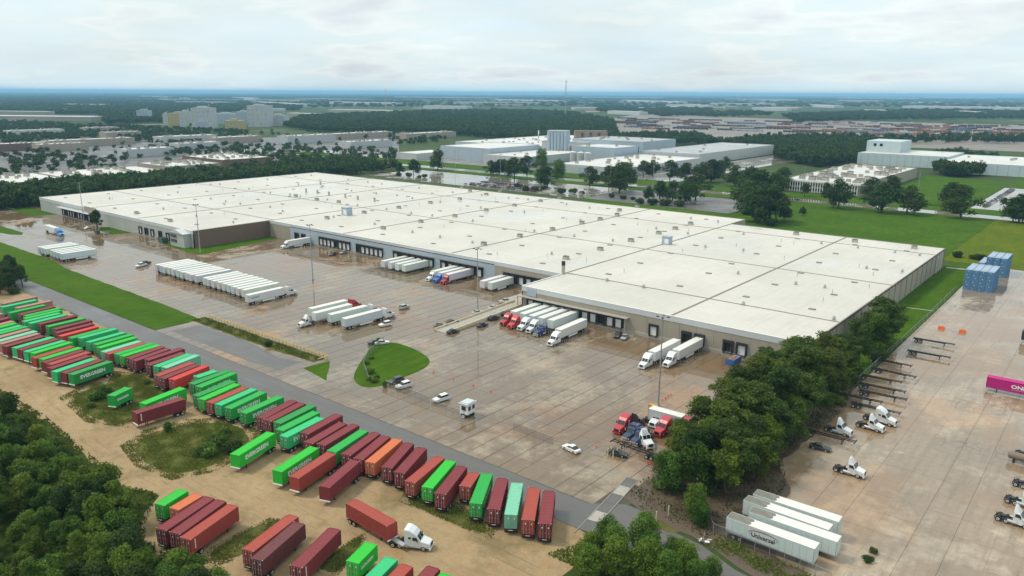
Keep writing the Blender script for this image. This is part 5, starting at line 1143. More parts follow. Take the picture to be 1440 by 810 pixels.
# thicket below the dirt track
_lab = 'leafy tree in the dense thicket below the dirt track'; _grp = 'trees of the thicket'
_pts = []
_edge = [(-330, 58), (-225, 59.5), (-200, 61), (-175, 59.5), (-158, 58), (-148, 59), (-140, 57), (-132, 53.5), (-124, 53.2), (-116, 55.2), (-110, 57.0), (-105, 57.6), (-100, 56.5), (-92, 53)]
def edge_y(x):
    for (x0, y0), (x1, y1) in zip(_edge, _edge[1:]):
        if x0 <= x <= x1: return y0 + (y1 - y0) * (x - x0) / (x1 - x0)
    return 45
for _ in range(9000):
    x, y = _tr.uniform(-330, -92), _tr.uniform(8, 60)
    if y > edge_y(x) - 1.0: continue
    d = Vector((x, y, -CAM_H)); q = d.dot(FW)
    if q < 20 or not (-.80 < d.dot(RT) / q < .2) or d.dot(UP) / q < -.50: continue
    sp = 3.3 if y > edge_y(x) - 14 else 4.4
    if all((x - a) ** 2 + (y - b) ** 2 > sp * sp for a, b in _pts): _pts.append((x, y))
    if len(_pts) > 285: break
for x, y in _pts:
    dep = edge_y(x) - y
    if dep < 3.0: tree((KS + KSD)[_tr.randrange(7)], x, y, _tr.uniform(.9, 1.7), 'low leafy shrub on the thicket edge by the dirt track', 'shrubs along the thicket edge', 'shrub')
    elif _tr.random() < .22: tree(KC[_tr.randrange(4)], x, y, _tr.uniform(.6, .95), 'slim dense young tree in the thicket below the dirt track', 'young trees of the thicket')
    else:
        k = _tr.randrange(6); tree((KB + KBD[:1])[k], x, y, _tr.uniform(.50, .84), ('spreading light green' if k < 5 else 'darker leaved spreading') + ' tree in the thicket below the dirt track', _grp if k < 5 else 'darker trees of the thicket')
# young trees at the lower edge, beside the road end
for x, y, s in ((-64.8, 108.0, .72), (-59.4, 111.6, .85), (-62.0, 106.0, .75), (-56.6, 108.6, .70), (-53.0, 111.2, .62), (-50.4, 109.6, .75), (-54.8, 104.8, .85), (-59.5, 102.5, .8), (-65.2, 103.4, .62), (-47.0, 107.6, .6), (-50.5, 104.2, .8), (-62.5, 98.5, .7), (-46, 111.4, .5)):
    tree(KC[_tr.randrange(4)], x, y - 1.2, s, 'bright young tree in the clump beside the road end opposite the weighbridge', 'young trees by the road end')
for k in range(26):
    x, y = _tr.uniform(-68, -46), _tr.uniform(99, 107.8)
    if y < 108.5 - max(0, (-60 - x) * .3): tree(KS[_tr.randrange(4)], x, y, _tr.uniform(.5, .95), 'low shrub under the young trees beside the road end', 'shrubs by the road end', 'shrub')
# bushes in the scrub islands
def at(px_, py_): g = G(px_, py_); return g.x, g.y
for (qx, qy), s, k, lab in (((137, 562), 1.5, KS[0], 'bush beside the lone short container'), ((147, 552), 1.1, KS[1], 'smaller bush beside the lone short container'), ((128, 573), .8, KS[2], 'low bush between container row and dirt track'), ((237, 607), .30, KC[0], 'conical sapling in front of the slewed maroon container'), ((207, 540), .6, KSD[0], 'dark weedy bush behind the lone short container'),
        ((292, 640), 1.5, KS[1], 'bush in the scrub beside the EVERGREEN container, outer side'), ((306, 628), 1.8, KS[2], 'tallest bush in the scrub beside the EVERGREEN container'), ((326, 636), 1.6, KSD[1], 'dark bush touching the EVERGREEN container in the scrub'), ((318, 612), 1.3, KS[3], 'bush at the rear of the EVERGREEN container in the scrub'), ((280, 640), .9, KS[0], 'low bush on the dirt side of the scrub patch'), ((378, 487), .85, KSD[2], 'round bush growing in the guard rail ditch')):
    x, y = at(qx, qy); tree(k, x, y, s, lab, None, 'shrub' if k not in KC else 'tree', z=.05)
for (qx, qy), s in (((521, 525), 1.0), ((516, 513), .8), ((527, 538), .8), ((523, 505), .55), ((530, 532), .6), ((519, 535), .7)): x, y = at(qx, qy); tree(KS[_tr.randrange(4)], x, y, s * .9, 'bush overgrowing the fence on the grass island', 'bushes on the grass island', 'shrub', z=.1)
x, y = at(541, 545); tree(KC[3], x, y, .22, 'yellow green sapling at the fence end of the grass island', z=.1)
x, y = at(533, 480); tree(KS[1], x, y, .6, 'small bush at the tip of the grass island by the cars', None, 'shrub', z=.1)
for (qx, qy), s in (((1220, 790), .7), ((1228, 778), .55)): x, y = at(qx, qy); tree(KSD[1], x, y, s, 'low weeds on a gravel heap in the puddle', 'weeds in the puddle', 'shrub', z=.08)
for (qx, qy), s, lab in (((1347, 362), 1.9, 'upright dark bush on the meadow behind the blue containers, apart from the rest'), ((1378, 366), 1.9, 'spreading dark bush right behind the blue containers'), ((1368, 364), 1.3, 'lower dark bush behind the blue containers')): x, y = at(qx, qy); tree(KSD[_tr.randrange(3)], x, y, s, lab, None, 'shrub', z=.12)
# street and verge trees: base pixel, height in m, kit
ST = [((615, 240), 17, 0), ((582, 246), 12, 0), ((563, 245), 9, 0), ((741, 247), 15, 0), ((723, 252), 16, 0), ((710, 245), 12, 0), ((690, 246), 11, 0), ((702, 246), 12, 0), ((762, 232), 16, 1), ((770, 264), 14, 0), ((786, 250), 15, 1), ((764, 255), 12, 0), ((829, 261), 13, 0), ((857, 262), 14, 0), ((871, 271), 20, 0), ((882, 262), 16, 0), ((905, 248), 12, 0), ((918, 249), 13, 0), ((942, 252), 14, 0), ((963, 254), 13, 0), ((986, 257), 15, 0), ((1000, 256), 16, 0), ((1010, 250), 13, 0), ((1020, 240), 12, 0), ((945, 283), 12, 0), ((928, 280), 11, 0), ((962, 286), 13, 0), ((978, 282), 16, 0), ((912, 283), 9, 0), ((1033, 262), 15, 0), ((1052, 276), 18, 0), ((1068, 284), 19, 0), ((1090, 280), 17, 0), ((1100, 268), 15, 0),
      ((1080, 313), 19, 0), ((1062, 311), 17, 0), ((1072, 316), 14, 0), ((1092, 312), 15, 0), ((1050, 300), 18, 0), ((1102, 310), 7, 0), ((1127, 304), 5, 0), ((1177, 294), 17, 0), ((1130, 277), 9, 0), ((1160, 277), 9, 0), ((1238, 299), 17, 0), ((1225, 280), 13, 0), ((1252, 276), 13, 0), ((1275, 302), 16, 0), ((1350, 308), 17, 0), ((1334, 288), 13, 0), ((1345, 288), 11, 0), ((1432, 314), 14, 0), ((1424, 312), 12, 0), ((1437, 312), 13, 0), ((1410, 292), 6, 0)]
STL = ['dark spreading tree beside the street behind the warehouse', 'tall slim pale tree in front of the plant tower']
for i, ((qx, qy), h_, k) in enumerate(ST):
    h_ *= 1.18; x, y = at(qx, qy); kk = KO[i % 3] if k == 0 and h_ > 11 else (KBD[i % 3] if k == 0 else KC[i % 4]); base_h = 13.0 if kk in KO else (12.0 if k == 0 else 9.0)
    y = y + (2 if qx > 1100 else 0)
    o_ = tree(kk, x, y, h_ / base_h * (1.25 if k == 0 else 1.0), (('large ' if h_ > 17 else 'medium sized ') if k == 0 else '') + STL[k], ('large' if h_ > 17 else 'medium') + ' trees along the street behind the warehouse' if k == 0 else 'slim trees by the plant', sz=h_ / base_h * 1.05)
for (qx, qy), s in (((740, 268), 2.4), ((752, 268), 2.2), ((728, 264), 2.0), ((765, 266), 2.0), ((790, 272), 2.2), ((806, 272), 2.6), ((818, 274), 1.6), ((860, 278), 1.6), ((876, 280), 1.8), ((890, 281), 1.5), ((597, 250), 1.8), ((575, 249), 2.2), ((560, 247), 2.2), ((590, 250), 1.6), ((900, 286), 2.4), ((918, 288), 2.8), ((936, 289), 3.0), ((955, 290), 2.8), ((1085, 318), 2.4)):
    x, y = at(qx, qy); tree(KSD[_tr.randrange(3)], x, y, s, 'dark clipped shrub behind the warehouse roof edge', 'shrubs behind the warehouse', 'shrub')

# ---- woodland that reads as one mass: instanced crowns
def far_crowns():
    col = bpy.data.collections.new('woodland_crowns')
    for i in range(4):
        g = random.Random(200 + i); L = []
        for k in range(8): a = g.uniform(0, 6.28); rr = 3.2 * math.sqrt(g.random()); s = g.uniform(1.5, 2.6); L.append((math.cos(a) * rr, math.sin(a) * rr, 4 + g.uniform(0, 5.5), s, s, s * .9))
        me = leaf_cloud('far_crown', L, 260, .95, M['leaf_dark'], 300 + i, .5)
        o = bpy.data.objects.new('far_crown', me); col.objects.link(o)
    return col
CROWNS = far_crowns()
def wood_group():
    ng = bpy.data.node_groups.new('woodland', 'GeometryNodeTree'); ng.interface.new_socket('Geometry', in_out='INPUT', socket_type='NodeSocketGeometry'); ng.interface.new_socket('Geometry', in_out='OUTPUT', socket_type='NodeSocketGeometry')
    N, K = ng.nodes, ng.links; gi, go = N.new('NodeGroupInput'), N.new('NodeGroupOutput'); ci = N.new('GeometryNodeCollectionInfo'); ci.inputs['Collection'].default_value = CROWNS; ci.inputs['Separate Children'].default_value = True; ci.inputs['Reset Children'].default_value = True
    ip = N.new('GeometryNodeInstanceOnPoints'); ip.inputs['Pick Instance'].default_value = True
    a = N.new('GeometryNodeInputNamedAttribute'); a.data_type = 'FLOAT_VECTOR'; a.inputs['Name'].default_value = 'size'
    r = N.new('FunctionNodeRandomValue'); r.data_type = 'FLOAT_VECTOR'; r.inputs[1].default_value = (0, 0, 6.28)
    K.new(gi.outputs[0], ip.inputs['Points']); K.new(ci.outputs[0], ip.inputs['Instance']); K.new(a.outputs[0], ip.inputs['Scale']); K.new(r.outputs[0], ip.inputs['Rotation']); K.new(ip.outputs[0], go.inputs[0]); return ng
WG = wood_group()
def woodland(name, pts, label):
    """pts: (x, y, sxy, sz)"""
    me = bpy.data.meshes.new(name); n = len(pts); me.vertices.add(n); me.vertices.foreach_set('co', np.array([(p[0], p[1], 0) for p in pts], np.float32).ravel())
    a = me.attributes.new('size', 'FLOAT_VECTOR', 'POINT'); a.data.foreach_set('vector', np.array([(p[2], p[2], p[3]) for p in pts], np.float32).ravel()); me.update()
    o = ob(name, me, kind='stuff'); o['label'] = label; o['category'] = 'woodland'; m = o.modifiers.new('crowns', 'NODES'); m.node_group = WG; return o
BLOCKED = []            # rectangles kept clear of trees (x0, x1, y0, y1)
def blocked(x, y): return any(a < x < b and c < y < d for a, b, c, d in BLOCKED)
# ------------------------------------------------------------------ buildings beyond the warehouse
def bld(name, x0, x1, y0, y1, h, wall, roof, label, units=0, parapet=.5, seed=1, bays=0, bay_mat='wall_blue', windows=None, unit_scale=1.0, cat='building', group=None):
    o = thing(name, ((x0 + x1) / 2, (y0 + y1) / 2, 0), 0, label, cat, group); w, d = (x1 - x0) / 2, (y1 - y0) / 2; r = random.Random(seed)
    b = MB(); b.box(-w, w, -d, d, 0, h, skip=(0, 1)); b.box(-w, w, -d, -d + .3, h, h + parapet); b.box(-w, w, d - .3, d, h, h + parapet); b.box(-w, -w + .3, -d + .3, d - .3, h, h + parapet); b.box(w - .3, w, -d + .3, d - .3, h, h + parapet)
    ob('wall', b.mesh('wall', [M[wall]]), o)
    b = MB(); b.box(-w + .3, w - .3, -d + .3, d - .3, h - .4, h); ob('roof', b.mesh('roof', [M[roof]]), o)
    for k in range(units):
        s = r.uniform(.8, 1.5) * unit_scale; m = MB(); m.box(-1.4 * s, 1.4 * s, -1.0 * s, 1.0 * s, 0, 1.5 * s); m.box(-1.2 * s, 1.2 * s, -.85 * s, .85 * s, 1.5 * s, 1.8 * s, 1)
        ob('air_unit', m.mesh('air_unit', [M['unit'], M['unit_dark']]), o, (r.uniform(-w * .9, w * .9), r.uniform(-d * .92, d * .92), h))
    for k in range(bays):                                            # cladding ribs on the two visible sides
        t = -w + (k + .5) * 2 * w / bays; m = MB(); m.box(t - .25, t + .25, -d - .12, -d, 0, h); ob('rib', m.mesh('rib', [M[bay_mat]]), o)
    if windows:
        n, zw, hw, side = windows
        for k in range(n):
            t = -w + (k + .5) * 2 * w / n; m = MB(); m.box(t - .65, t + .65, -d - .05, -d + .1, zw, zw + hw); ob('window', m.mesh('window', [M['glass']]), o)
    BLOCKED.append((x0 - 5, x1 + 5, y0 - 5, y1 + 5)); return o
BLOCKED += [(-640, -60, 100, 500), (-900, 300, 594, 616), (-605, -215, 495, 578), (-100, 230, 640, 815), (-72, 300, 412, 596), (-214, -60, 400, 596), (-262, -246, 610, 900), (-352, -338, 610, 1000), (-172, -96, 616, 880)]
o = bld('office_warehouse', -240, -176, 658, 848, 9.5, 'wall_tan', 'roof_far', 'low white roofed office building with many air units and slatted white front', 64, seed=4, unit_scale=1.3)
for k in range(30):
    m = MB(); t = -31 + k * 2.1; m.box(t - .35, t + .35, -95.5, -94.9, .3, 8.6); ob('front_fin', m.mesh('front_fin', [M['white']]), o)
for zz in (1.5, 5.2):
    for k in range(29): m = MB(); t = -30 + k * 2.1; m.box(t - .6, t + .6, -95.12, -94.95, zz, zz + 2.3); ob('window', m.mesh('window', [M['glass']]), o)
m = MB(); m.box(-32.3, 32.3, -95.9, -94.7, 8.6, 10.1); ob('cornice', m.mesh('cornice', [M['white']]), o)
o = bld('long_warehouse', -268, -172, 975, 1065, 13, 'wall_aqua', 'roof_far', 'long pale aqua clad warehouse behind the office building', 0, bays=12, seed=5); m = MB(); m.box(-48, -10, -12, 40, 12.6, 26); m.box(-40, -37, -12.3, -12, 20, 23, 1); m.box(-33, -30, -12.3, -12, 20, 23, 1); ob('penthouse', m.mesh('penthouse', [M['wall_aqua'], M['glass']]), o)
bld('long_warehouse', -171.5, 80, 930, 1062, 11, 'wall_aqua', 'roof_far', 'long pale warehouse with blue ribs beside the hedge and car park', 14, bays=26, bay_mat='wall_blue', seed=6)
bld('flat_warehouse', -480, -402, 832, 1060, 12, 'wall_white', 'roof_grey', 'grey roofed flat warehouse at the edge of the wood', 6, bays=10, seed=7)
bld('flat_warehouse', -478, -396, 655, 828, 8.5, 'wall_white', 'roof_far', 'broad white roofed building with a blue door, in front of the grey roofed one', 24, seed=8)
m = MB(); m.box(-450, -440, 654.8, 654.95, 0, 6.5); bdoor = bpy.data.objects[[x.name for x in bpy.data.objects if x.name.startswith('flat_warehouse')][-1]]; ob('loading_door', m.mesh('loading_door', [M['wall_blue']]), bdoor, -Vector(bdoor.location))
bld('factory_hall', -690, -610, 700, 800, 15, 'wall_blue', 'roof_far', 'tall pale blue factory hall at the street corner of the plant', 0, bays=4, seed=9)
bld('factory_hall', -728, -692, 660, 740, 7, 'wall_white', 'roof_far', 'low white annexe beside the tall blue factory hall', 0, seed=10)
bld('factory_hall', -609, -545, 690, 870, 9, 'wall_white', 'roof_far', 'long white factory hall with blue ribs towards the street', 8, bays=9, seed=11)
bld('factory_hall', -760, -610, 801, 1050, 13, 'wall_white', 'roof_far', 'broad white roofed factory hall behind the blue one', 34, seed=12)
bld('factory_hall', -540, -482, 775, 830, 18, 'wall_blue', 'roof_far', 'plain pale blue process block below the plant tower', 2, seed=13)
bld('factory_hall', -609, -500, 872, 960, 20, 'wall_blue', 'roof_grey', 'pale blue process building with dark doorways beneath the silos', 10, windows=(9, 6, 8, 0), seed=14)
def silos(name, cx, cy, n, r, h, mat, label, dx=0, dy=0, cap='roof_far'):
    o = thing(name, (cx, cy, 0), 0, label, 'silo')
    for k in range(n):
        m = MB(); m.cyl((0, 0, 0), (0, 0, h), r, n=18); m.cyl((0, 0, h), (0, 0, h + r * .25), r * 1.02, r * .3, n=18, mi=1); ob('silo_cylinder', m.mesh('silo_cylinder', [M[mat], M[cap]]), o, ((k - (n - 1) / 2) * dx, (k - (n - 1) / 2) * dy, 0))
    return o
g = G(785, 221); o = thing('plant_tower', (g.x, g.y, 0), AZ - .25, 'blocky pale grey plant tower above the white factory halls', 'tower')
for x0_, x1_, y0_, y1_, h_, mt_ in ((-13, 13, -10, 10, 33, 'wall_blue'), (-20, -13.1, -9, 9, 20, 'wall_white'), (13.1, 40, -8, 10, 19, 'wall_white')):
    m = MB(); m.box(x0_, x1_, y0_, y1_, 0, h_, skip=(0,)); ob('tower_block', m.mesh('tower_block', [M[mt_]]), o); m = MB(); m.box(x0_ - .3, x1_ + .3, y0_ - .3, y1_ + .3, h_, h_ + .8); ob('roof_slab', m.mesh('roof_slab', [M['roof_grey']]), o)
for k in range(6): m = MB(); m.cyl((-10.5 + k * 4.2, -10, 1), (-10.5 + k * 4.2, -10, 32), 2.0, n=10); ob('tower_rib', m.mesh('tower_rib', [M['wall_blue']]), o)
for k in range(5): m = MB(); m.box(16 + k * 4.6, 18.4 + k * 4.6, -8.1, -7.9, 6, 15); ob('opening', m.mesh('opening', [M['unit_dark']]), o)
g = G(830, 209); o = silos('grain_silos', g.x, g.y, 4, 6.5, 24, 'wall_rust', 'block of rusty brown grain silos beside the pale tower', 9.6, 7.8)
m = MB(); m.box(-24, 24, -6, 6, 23.5, 26.5); ob('gallery', m.mesh('gallery', [M['wall_rust']]), o, (0, 0, 0), AZ)
g = G(757, 214); o = thing('stack_tower', (g.x, g.y, 0), 0, 'slim banded white stack beside the pale tower', 'chimney')
for k in range(6): m = MB(); m.cyl((0, 0, k * 5), (0, 0, k * 5 + 5), 1.3 - .1 * k, 1.2 - .1 * k, n=10); ob('stack_section', m.mesh('stack_section', [M['white'] if k % 2 else M['unit']]), o)
silos('storage_tanks', -505, 800 - 60, 3, 4, 14, 'wall_white', 'three small white storage tanks at the foot of the plant', 10, 0)
# industrial plant far left
for i, (qa, qb, yb, yt, mt, lab) in enumerate(((196, 212, 170, 156, 'wall_blue', 'isolated small grey tower ahead of the far plant'), (231, 238, 176, 161, 'wall_white', 'thin white tank tower of the far plant'), (242, 272, 178, 160, 'wall_ochre', 'ochre grey plant block of the far plant'), (256, 270, 179, 158, 'wall_white', 'white plant block in front of the ochre one of the far plant'), (275, 302, 180, 153, 'wall_white', 'tall white tower block of the far plant'), (278, 292, 183, 172, 'wall_blue', 'pale tank house in front of the far plant tower'), (320, 343, 182, 170, 'wall_ochre', 'yellow building in the middle of the far plant'), (336, 356, 176, 158, 'wall_blue', 'grey block beside the largest block of the far plant'), (353, 382, 178, 150, 'wall_white', 'largest white block of the far plant'), (383, 404, 177, 163, 'wall_white', 'low white hall beside the largest block of the far plant'), (305, 336, 174, 161, 'wall_blue', 'dark process frame building of the far plant'))):
    ga, gb = G(qa, yb), G(qb, yb); mid = (ga + gb) / 2; w_ = (gb - ga).length / 2; dep = mid.dot(Vector((FW.x, FW.y, 0)).normalized()); h_ = (yb - yt) / F_PX * dep; o = thing('plant_block', (mid.x, mid.y, 0), AZ, lab, 'building'); d_ = min(w_, 22); r = random.Random(i)
    m = MB(); m.box(-w_, w_, -d_, d_, 0, h_, skip=(0,)); ob('wall', m.mesh('wall', [M[mt]]), o); m = MB(); m.box(-w_ - .2, w_ + .2, -d_ - .2, d_ + .2, h_, h_ + .5); ob('roof', m.mesh('roof', [M['roof_grey']]), o)
    for k in range(5):
        for j in range(4): x_ = -w_ + (k + .5 + r.uniform(-.2, .2)) * 2 * w_ / 5; z_ = h_ * (.10 + .22 * j); m = MB(); m.box(x_ - w_ * r.uniform(.03, .12), x_ + w_ * r.uniform(.03, .14), -d_ - .15, -d_, z_, z_ + h_ * r.uniform(.03, .14)); ob('window', m.mesh('window', [M['unit']]), o)
    m = MB(); m.box(-w_ * .5, w_ * .3, -d_ * .5, d_ * .5, h_ + .5, h_ + 4); ob('penthouse', m.mesh('penthouse', [M[mt]]), o); m = MB(); m.cyl((w_ * .6, 0, h_), (w_ * .6, 0, h_ + 8), .9, n=8); ob('stack', m.mesh('stack', [M['unit']]), o); BLOCKED.append((mid.x - w_ - 5, mid.x + w_ + 5, mid.y - w_ - 5, mid.y + w_ + 5))
# flat roofs on the left beyond the tree belt
LEFT = [(-768, -694, 130, 262, 'long flat white roof with dark units just beyond the tree belt'), (-768, -696, 264, 352, 'white unit-dotted roof beyond the belt, next to the long one'), (-800, -735, 370, 425, 'small white roofed unit building among the trees'), (-850, -765, 445, 505, 'brown walled white roofed unit building among the trees')]
for i, (a, b_, c, d, lab) in enumerate(LEFT): bld('estate_building', a, b_, c, d, 8.5, 'wall_tan' if i != 3 else 'wall_brick', 'roof_far', lab, 26 if i < 4 else 12, seed=40 + i, unit_scale=1.2)
EST = [(80, 174, 199, 210, 'long low estate roof with many units'), (-20, 56, 207, 216, 'brown walled estate building at the outer estate edge'), (60, 112, 207, 216, 'white estate building beside the brown walled one'), (179, 233, 215, 223, 'unit-dotted estate roof behind the small white one'), (122, 160, 183, 189, 'small white shed deep in the estate trees'), (399, 463, 193, 208, 'ribbed white hall beyond the tree belt corner'), (466, 548, 189, 199, 'broad white hall by the sidings next to the ribbed one'), (228, 296, 195, 203, 'wide pale shed by the railway sidings'), (302, 360, 196, 205, 'pale shed by the sidings near the tree belt'), (20, 78, 187, 193, 'flat shed among the outer estate trees'), (150, 190, 190, 196, 'low shed between estate trees'), (484, 545, 203, 211, 'flat pale hall in front of the broad white one'), (560, 640, 190, 198, 'flat white annexe behind the blue factory hall'), (250, 300, 207, 213, 'narrow pale shed behind the brown walled unit building')]
for i, (xa, xb, yt, yb, lab) in enumerate(EST):
    c_ = G((xa + xb) / 2, (yt + yb) / 2); dep = c_.dot(Vector((FW.x, FW.y, 0)).normalized()); Lt = (xb - xa) / F_PX * dep; Dp = (G(xa, yt) - G(xa, yb)).length; ca, sa = math.cos(AZ), math.sin(AZ)
    det = ca * ca - sa * sa; a_ = max(14, (Lt * ca - Dp * sa) / det / 2); b2 = max(14, (Dp * ca - Lt * sa) / det / 2); a_, b2 = min(a_, Lt * .6), min(b2, Lt * .6)
    bld('estate_building', c_.x - a_, c_.x + a_, c_.y - b2, c_.y + b2, 9.5 if i != 5 else 12, 'wall_brick' if i in (1,) else ('wall_white' if i % 2 else 'wall_tan'), 'roof_far', lab, 18, seed=70 + i, bays=6 if i in (5, 6, 7) else 0)
# distant sheds
_fr = random.Random(77)
FARB = [((-40, 161), (72, 162), 40), ((90, 150), (150, 150.5), 60), ((250, 146), (330, 147), 80), ((420, 141), (520, 142), 120), ((640, 146), (760, 147), 80), ((820, 138.5), (930, 139), 150), ((580, 156), (640, 156.5), 50), ((1000, 148), (1090, 149), 80), ((1180, 139), (1290, 140), 150), ((-40, 168), (138, 170), 60), ((330, 139), (360, 140), 60), ((470, 146), (560, 148), 80), ((468, 158), (560, 160), 60), ((360, 146), (430, 150), 60), ((700, 142), (790, 144), 90), ((560, 138), (700, 140), 120), ((880, 143), (960, 146), 80), ((1020, 141), (1120, 142), 100), ((1180, 143), (1240, 144), 80), ((1275, 152), (1440, 155), 120), ((1140, 150), (1180, 152), 60), ((1350, 160), (1380, 162), 40), ((860, 160), (905, 162), 40), ((1060, 155), (1110, 156), 50), ((410, 164), (450, 165), 40), ((600, 152), (660, 153), 60), ((1210, 158), (1250, 159), 40), ((200, 137), (240, 138), 60), ((940, 150), (1000, 151), 60), ((1300, 138), (1400, 139), 120)]
for i, (p, q, dp) in enumerate(FARB):
    a, b_ = G(*p), G(*q); mid = (a + b_) / 2; L = (b_ - a).length; o = thing('distant_shed', (mid.x, mid.y, 0), math.atan2((b_ - a).y, (b_ - a).x), 'pale distant industrial shed among the far woods', 'building', 'distant sheds')
    h_ = 9 + mid.length / 900; m = MB(); m.box(-L / 2, L / 2, -dp / 2, dp / 2, 0, h_, skip=(0, 1)); ob('wall', m.mesh('wall', [M['wall_white' if i % 3 else 'wall_tan']]), o); m = MB(); m.box(-L / 2, L / 2, -dp / 2, dp / 2, h_ - .3, h_ + .1); ob('roof', m.mesh('roof', [M['roof_far']]), o)
# masts and water tower on the horizon
for qx, yb, yt, lab in ((543, 158, 126, 'thin lattice mast above the far woods, the shorter one'), (795, 166, 114, 'tall lattice mast rising above the horizon')):
    g = G(qx, yb); h_ = (yb - yt) / F_PX * (g - Vector((0, 0, CAM_H))).dot(FW); o = thing('radio_mast', g, 0, lab, 'mast')
    for s, t in ((-1, -1), (1, -1), (0, 1)): m = MB(); m.cyl((s * 2.2, t * 2.2, 0), (s * .7, t * .7, h_), .55, .35, n=4); ob('mast_leg', m.mesh('mast_leg', [M['blue_pole']]), o)
    for k in range(int(h_ / 14)): z = k * 14 + 6; w = 2.2 - 1.5 * z / h_; m = MB(); m.box(-w, w, -w, w, z, z + .8); ob('brace', m.mesh('brace', [M['blue_pole']]), o)
    for z in (.8, .93): m = MB(); m.cyl((0, 0, h_ * z), (0, 0, h_ * z + 5), 3.0, n=8); ob('antenna_drum', m.mesh('antenna_drum', [M['white']]), o)
g = G(1037, 140); o = thing('water_tower', g, 0, 'tiny water tower on the horizon', 'water tower'); m = MB(); m.cyl((0, 0, 0), (0, 0, 42), 5, n=8); ob('shaft', m.mesh('shaft', [M['wall_white']]), o); m = MB(); m.cyl((0, 0, 40), (0, 0, 50), 8, 15, n=12); m.cyl((0, 0, 50), (0, 0, 60), 15, 6, n=12); ob('tank', m.mesh('tank', [M['wall_white']]), o)
# rail yard
ry = [G(*p) for p in ((846, 190), (850, 168), (900, 160), (1110, 168), (1440, 176), (1560, 200), (1560, 218), (1240, 206), (1080, 200))]
sheet('rail_yard_ballast', [(p.x, p.y) for p in ry], 0.03, plain('ballast', (0.20, 0.175, 0.15), .9, 0, .35, .01))
_rc = [(0.12, 0.055, 0.045), (0.07, 0.06, 0.06), (0.28, 0.27, 0.26), (0.16, 0.09, 0.06), (0.04, 0.045, 0.05), (0.35, 0.16, 0.08), (0.42, 0.42, 0.42), (0.10, 0.13, 0.20), (0.20, 0.05, 0.04)]
def wagon():
    b = MB(); b.box(-8.2, 8.2, -1.5, 1.5, 1.2, 4.6, 0)
    for k in range(12): x = -7.9 + k * 1.43; b.box(x - .08, x + .08, -1.58, 1.58, 1.2, 4.62, 0)
    b.box(-8.6, 8.6, -1.3, 1.3, .9, 1.2, 1); b.box(-6.9, -4.6, -1.1, 1.1, .1, .95, 1); b.box(4.6, 6.9, -1.1, 1.1, .1, .95, 1); return b.mesh('rail_wagon', [M['car_far'], M['black']])
WAG = wagon(); nw = 0
for k in range(13):
    a, b_ = G(852 + k * 3, 166.5 + k * 1.75), G(1500, 181 + k * 2.6); d = (b_ - a); L = d.length; d.normalize(); t = _fr.uniform(0, 60)
    bl = MB(); s_ = Vector((-d.y, d.x, 0)); q = [a + s_ * 1.3, a - s_ * 1.3, b_ - s_ * 1.3, b_ + s_ * 1.3]; bl.poly([(v.x, v.y, .06) for v in q][::-1]); tr_ = ob('rail_track', bl.mesh('rail_track', [M['steel']]), kind='structure')
    while t < L:
        run = _fr.randrange(2, 9); c = _fr.choice(_rc)
        for _ in range(run):
            p = a + d * t; t += 17.6
            if t > L or nw >= 290: break
            if _fr.random() < .25: c = _fr.choice(_rc)
            o = ob('rail_wagon', WAG, None, (p.x, p.y, .1), math.atan2(d.y, d.x), c); o['label'] = 'small dull rail wagon standing in the far rail yard'; o['category'] = 'rail wagon'; o['group'] = 'wagons in the rail yard'; nw += 1
        t += _fr.uniform(15, 110)
# freight boxes in the depot right of the tracks
_fk = MB(); _fk.box(-6.1, 6.1, -1.22, 1.22, 0, 2.9)
for k in range(14): _fk.box(-6.0 + k * .9, -5.8 + k * .9, -1.26, 1.26, .15, 2.75)
FK = _fk.mesh('freight_container', [M['car_far']])
for k in range(150):
    qx, qy = _fr.uniform(1190, 1440), _fr.uniform(171, 196); g = G(qx, qy + (qx - 1190) * .02)
    o = ob('freight_container', FK, None, (g.x, g.y, _fr.choice((0, 0, 2.9)) * 0 + .05), AZ + _fr.choice((0.0, .1, 1.57)), _fr.choice(_rc + [(0.45, 0.10, 0.05), (.5, .5, .48)])); o.scale = (1.6, 1.6, 1.3); o['label'] = 'small freight container in the depot beyond the rail tracks'; o['category'] = 'container'; o['group'] = 'containers in the far depot'
# car parks: small parked cars
def mini_car():
    b = MB(); b.loft([ring(2.2, .8, .3, .75, .06), ring(-2.2, .85, .3, .85, .06)], 0); b.loft([ring(1.0, .75, .8, .9, .04), ring(.3, .68, .8, 1.4, .04), ring(-1.1, .68, .8, 1.42, .04), ring(-1.8, .75, .8, .9, .04)], 1); return b.mesh('distant_car', [M['car_far'], M['glass']])
MC = mini_car(); _cc = [(.6, .6, .6), (.02, .02, .025), (.3, .3, .32), (.05, .08, .15), (.25, .03, .03), (.45, .45, .43), (.08, .08, .09)]
def carrow(p, q, n, lab, grp, rz, fill=.85):
    for k in range(n):
        if _fr.random() > fill: continue
        a = Vector(p) + (Vector(q) - Vector(p)) * (k / max(1, n - 1)); o = ob('distant_car', MC, None, (a.x, a.y, .05), rz + _fr.choice((0, math.pi)), _fr.choice(_cc)); o['label'] = lab; o['category'] = 'car'; o['group'] = grp
for y in (508, 516, 530): carrow((-470, y), (-392, y), 26, 'small car in the rows parked behind the warehouse roof', 'cars parked behind the warehouse', math.pi / 2, .9)
for x in (-88, -60, -48): carrow((x, 664), (x, 800), 40, 'small car in the rows of the car park across the street', 'cars in the car park across the street', 0, .85)
carrow((-20, 664), (-20, 800), 36, 'small car in the rows of the car park across the street', 'cars in the car park across the street', 0, .7)
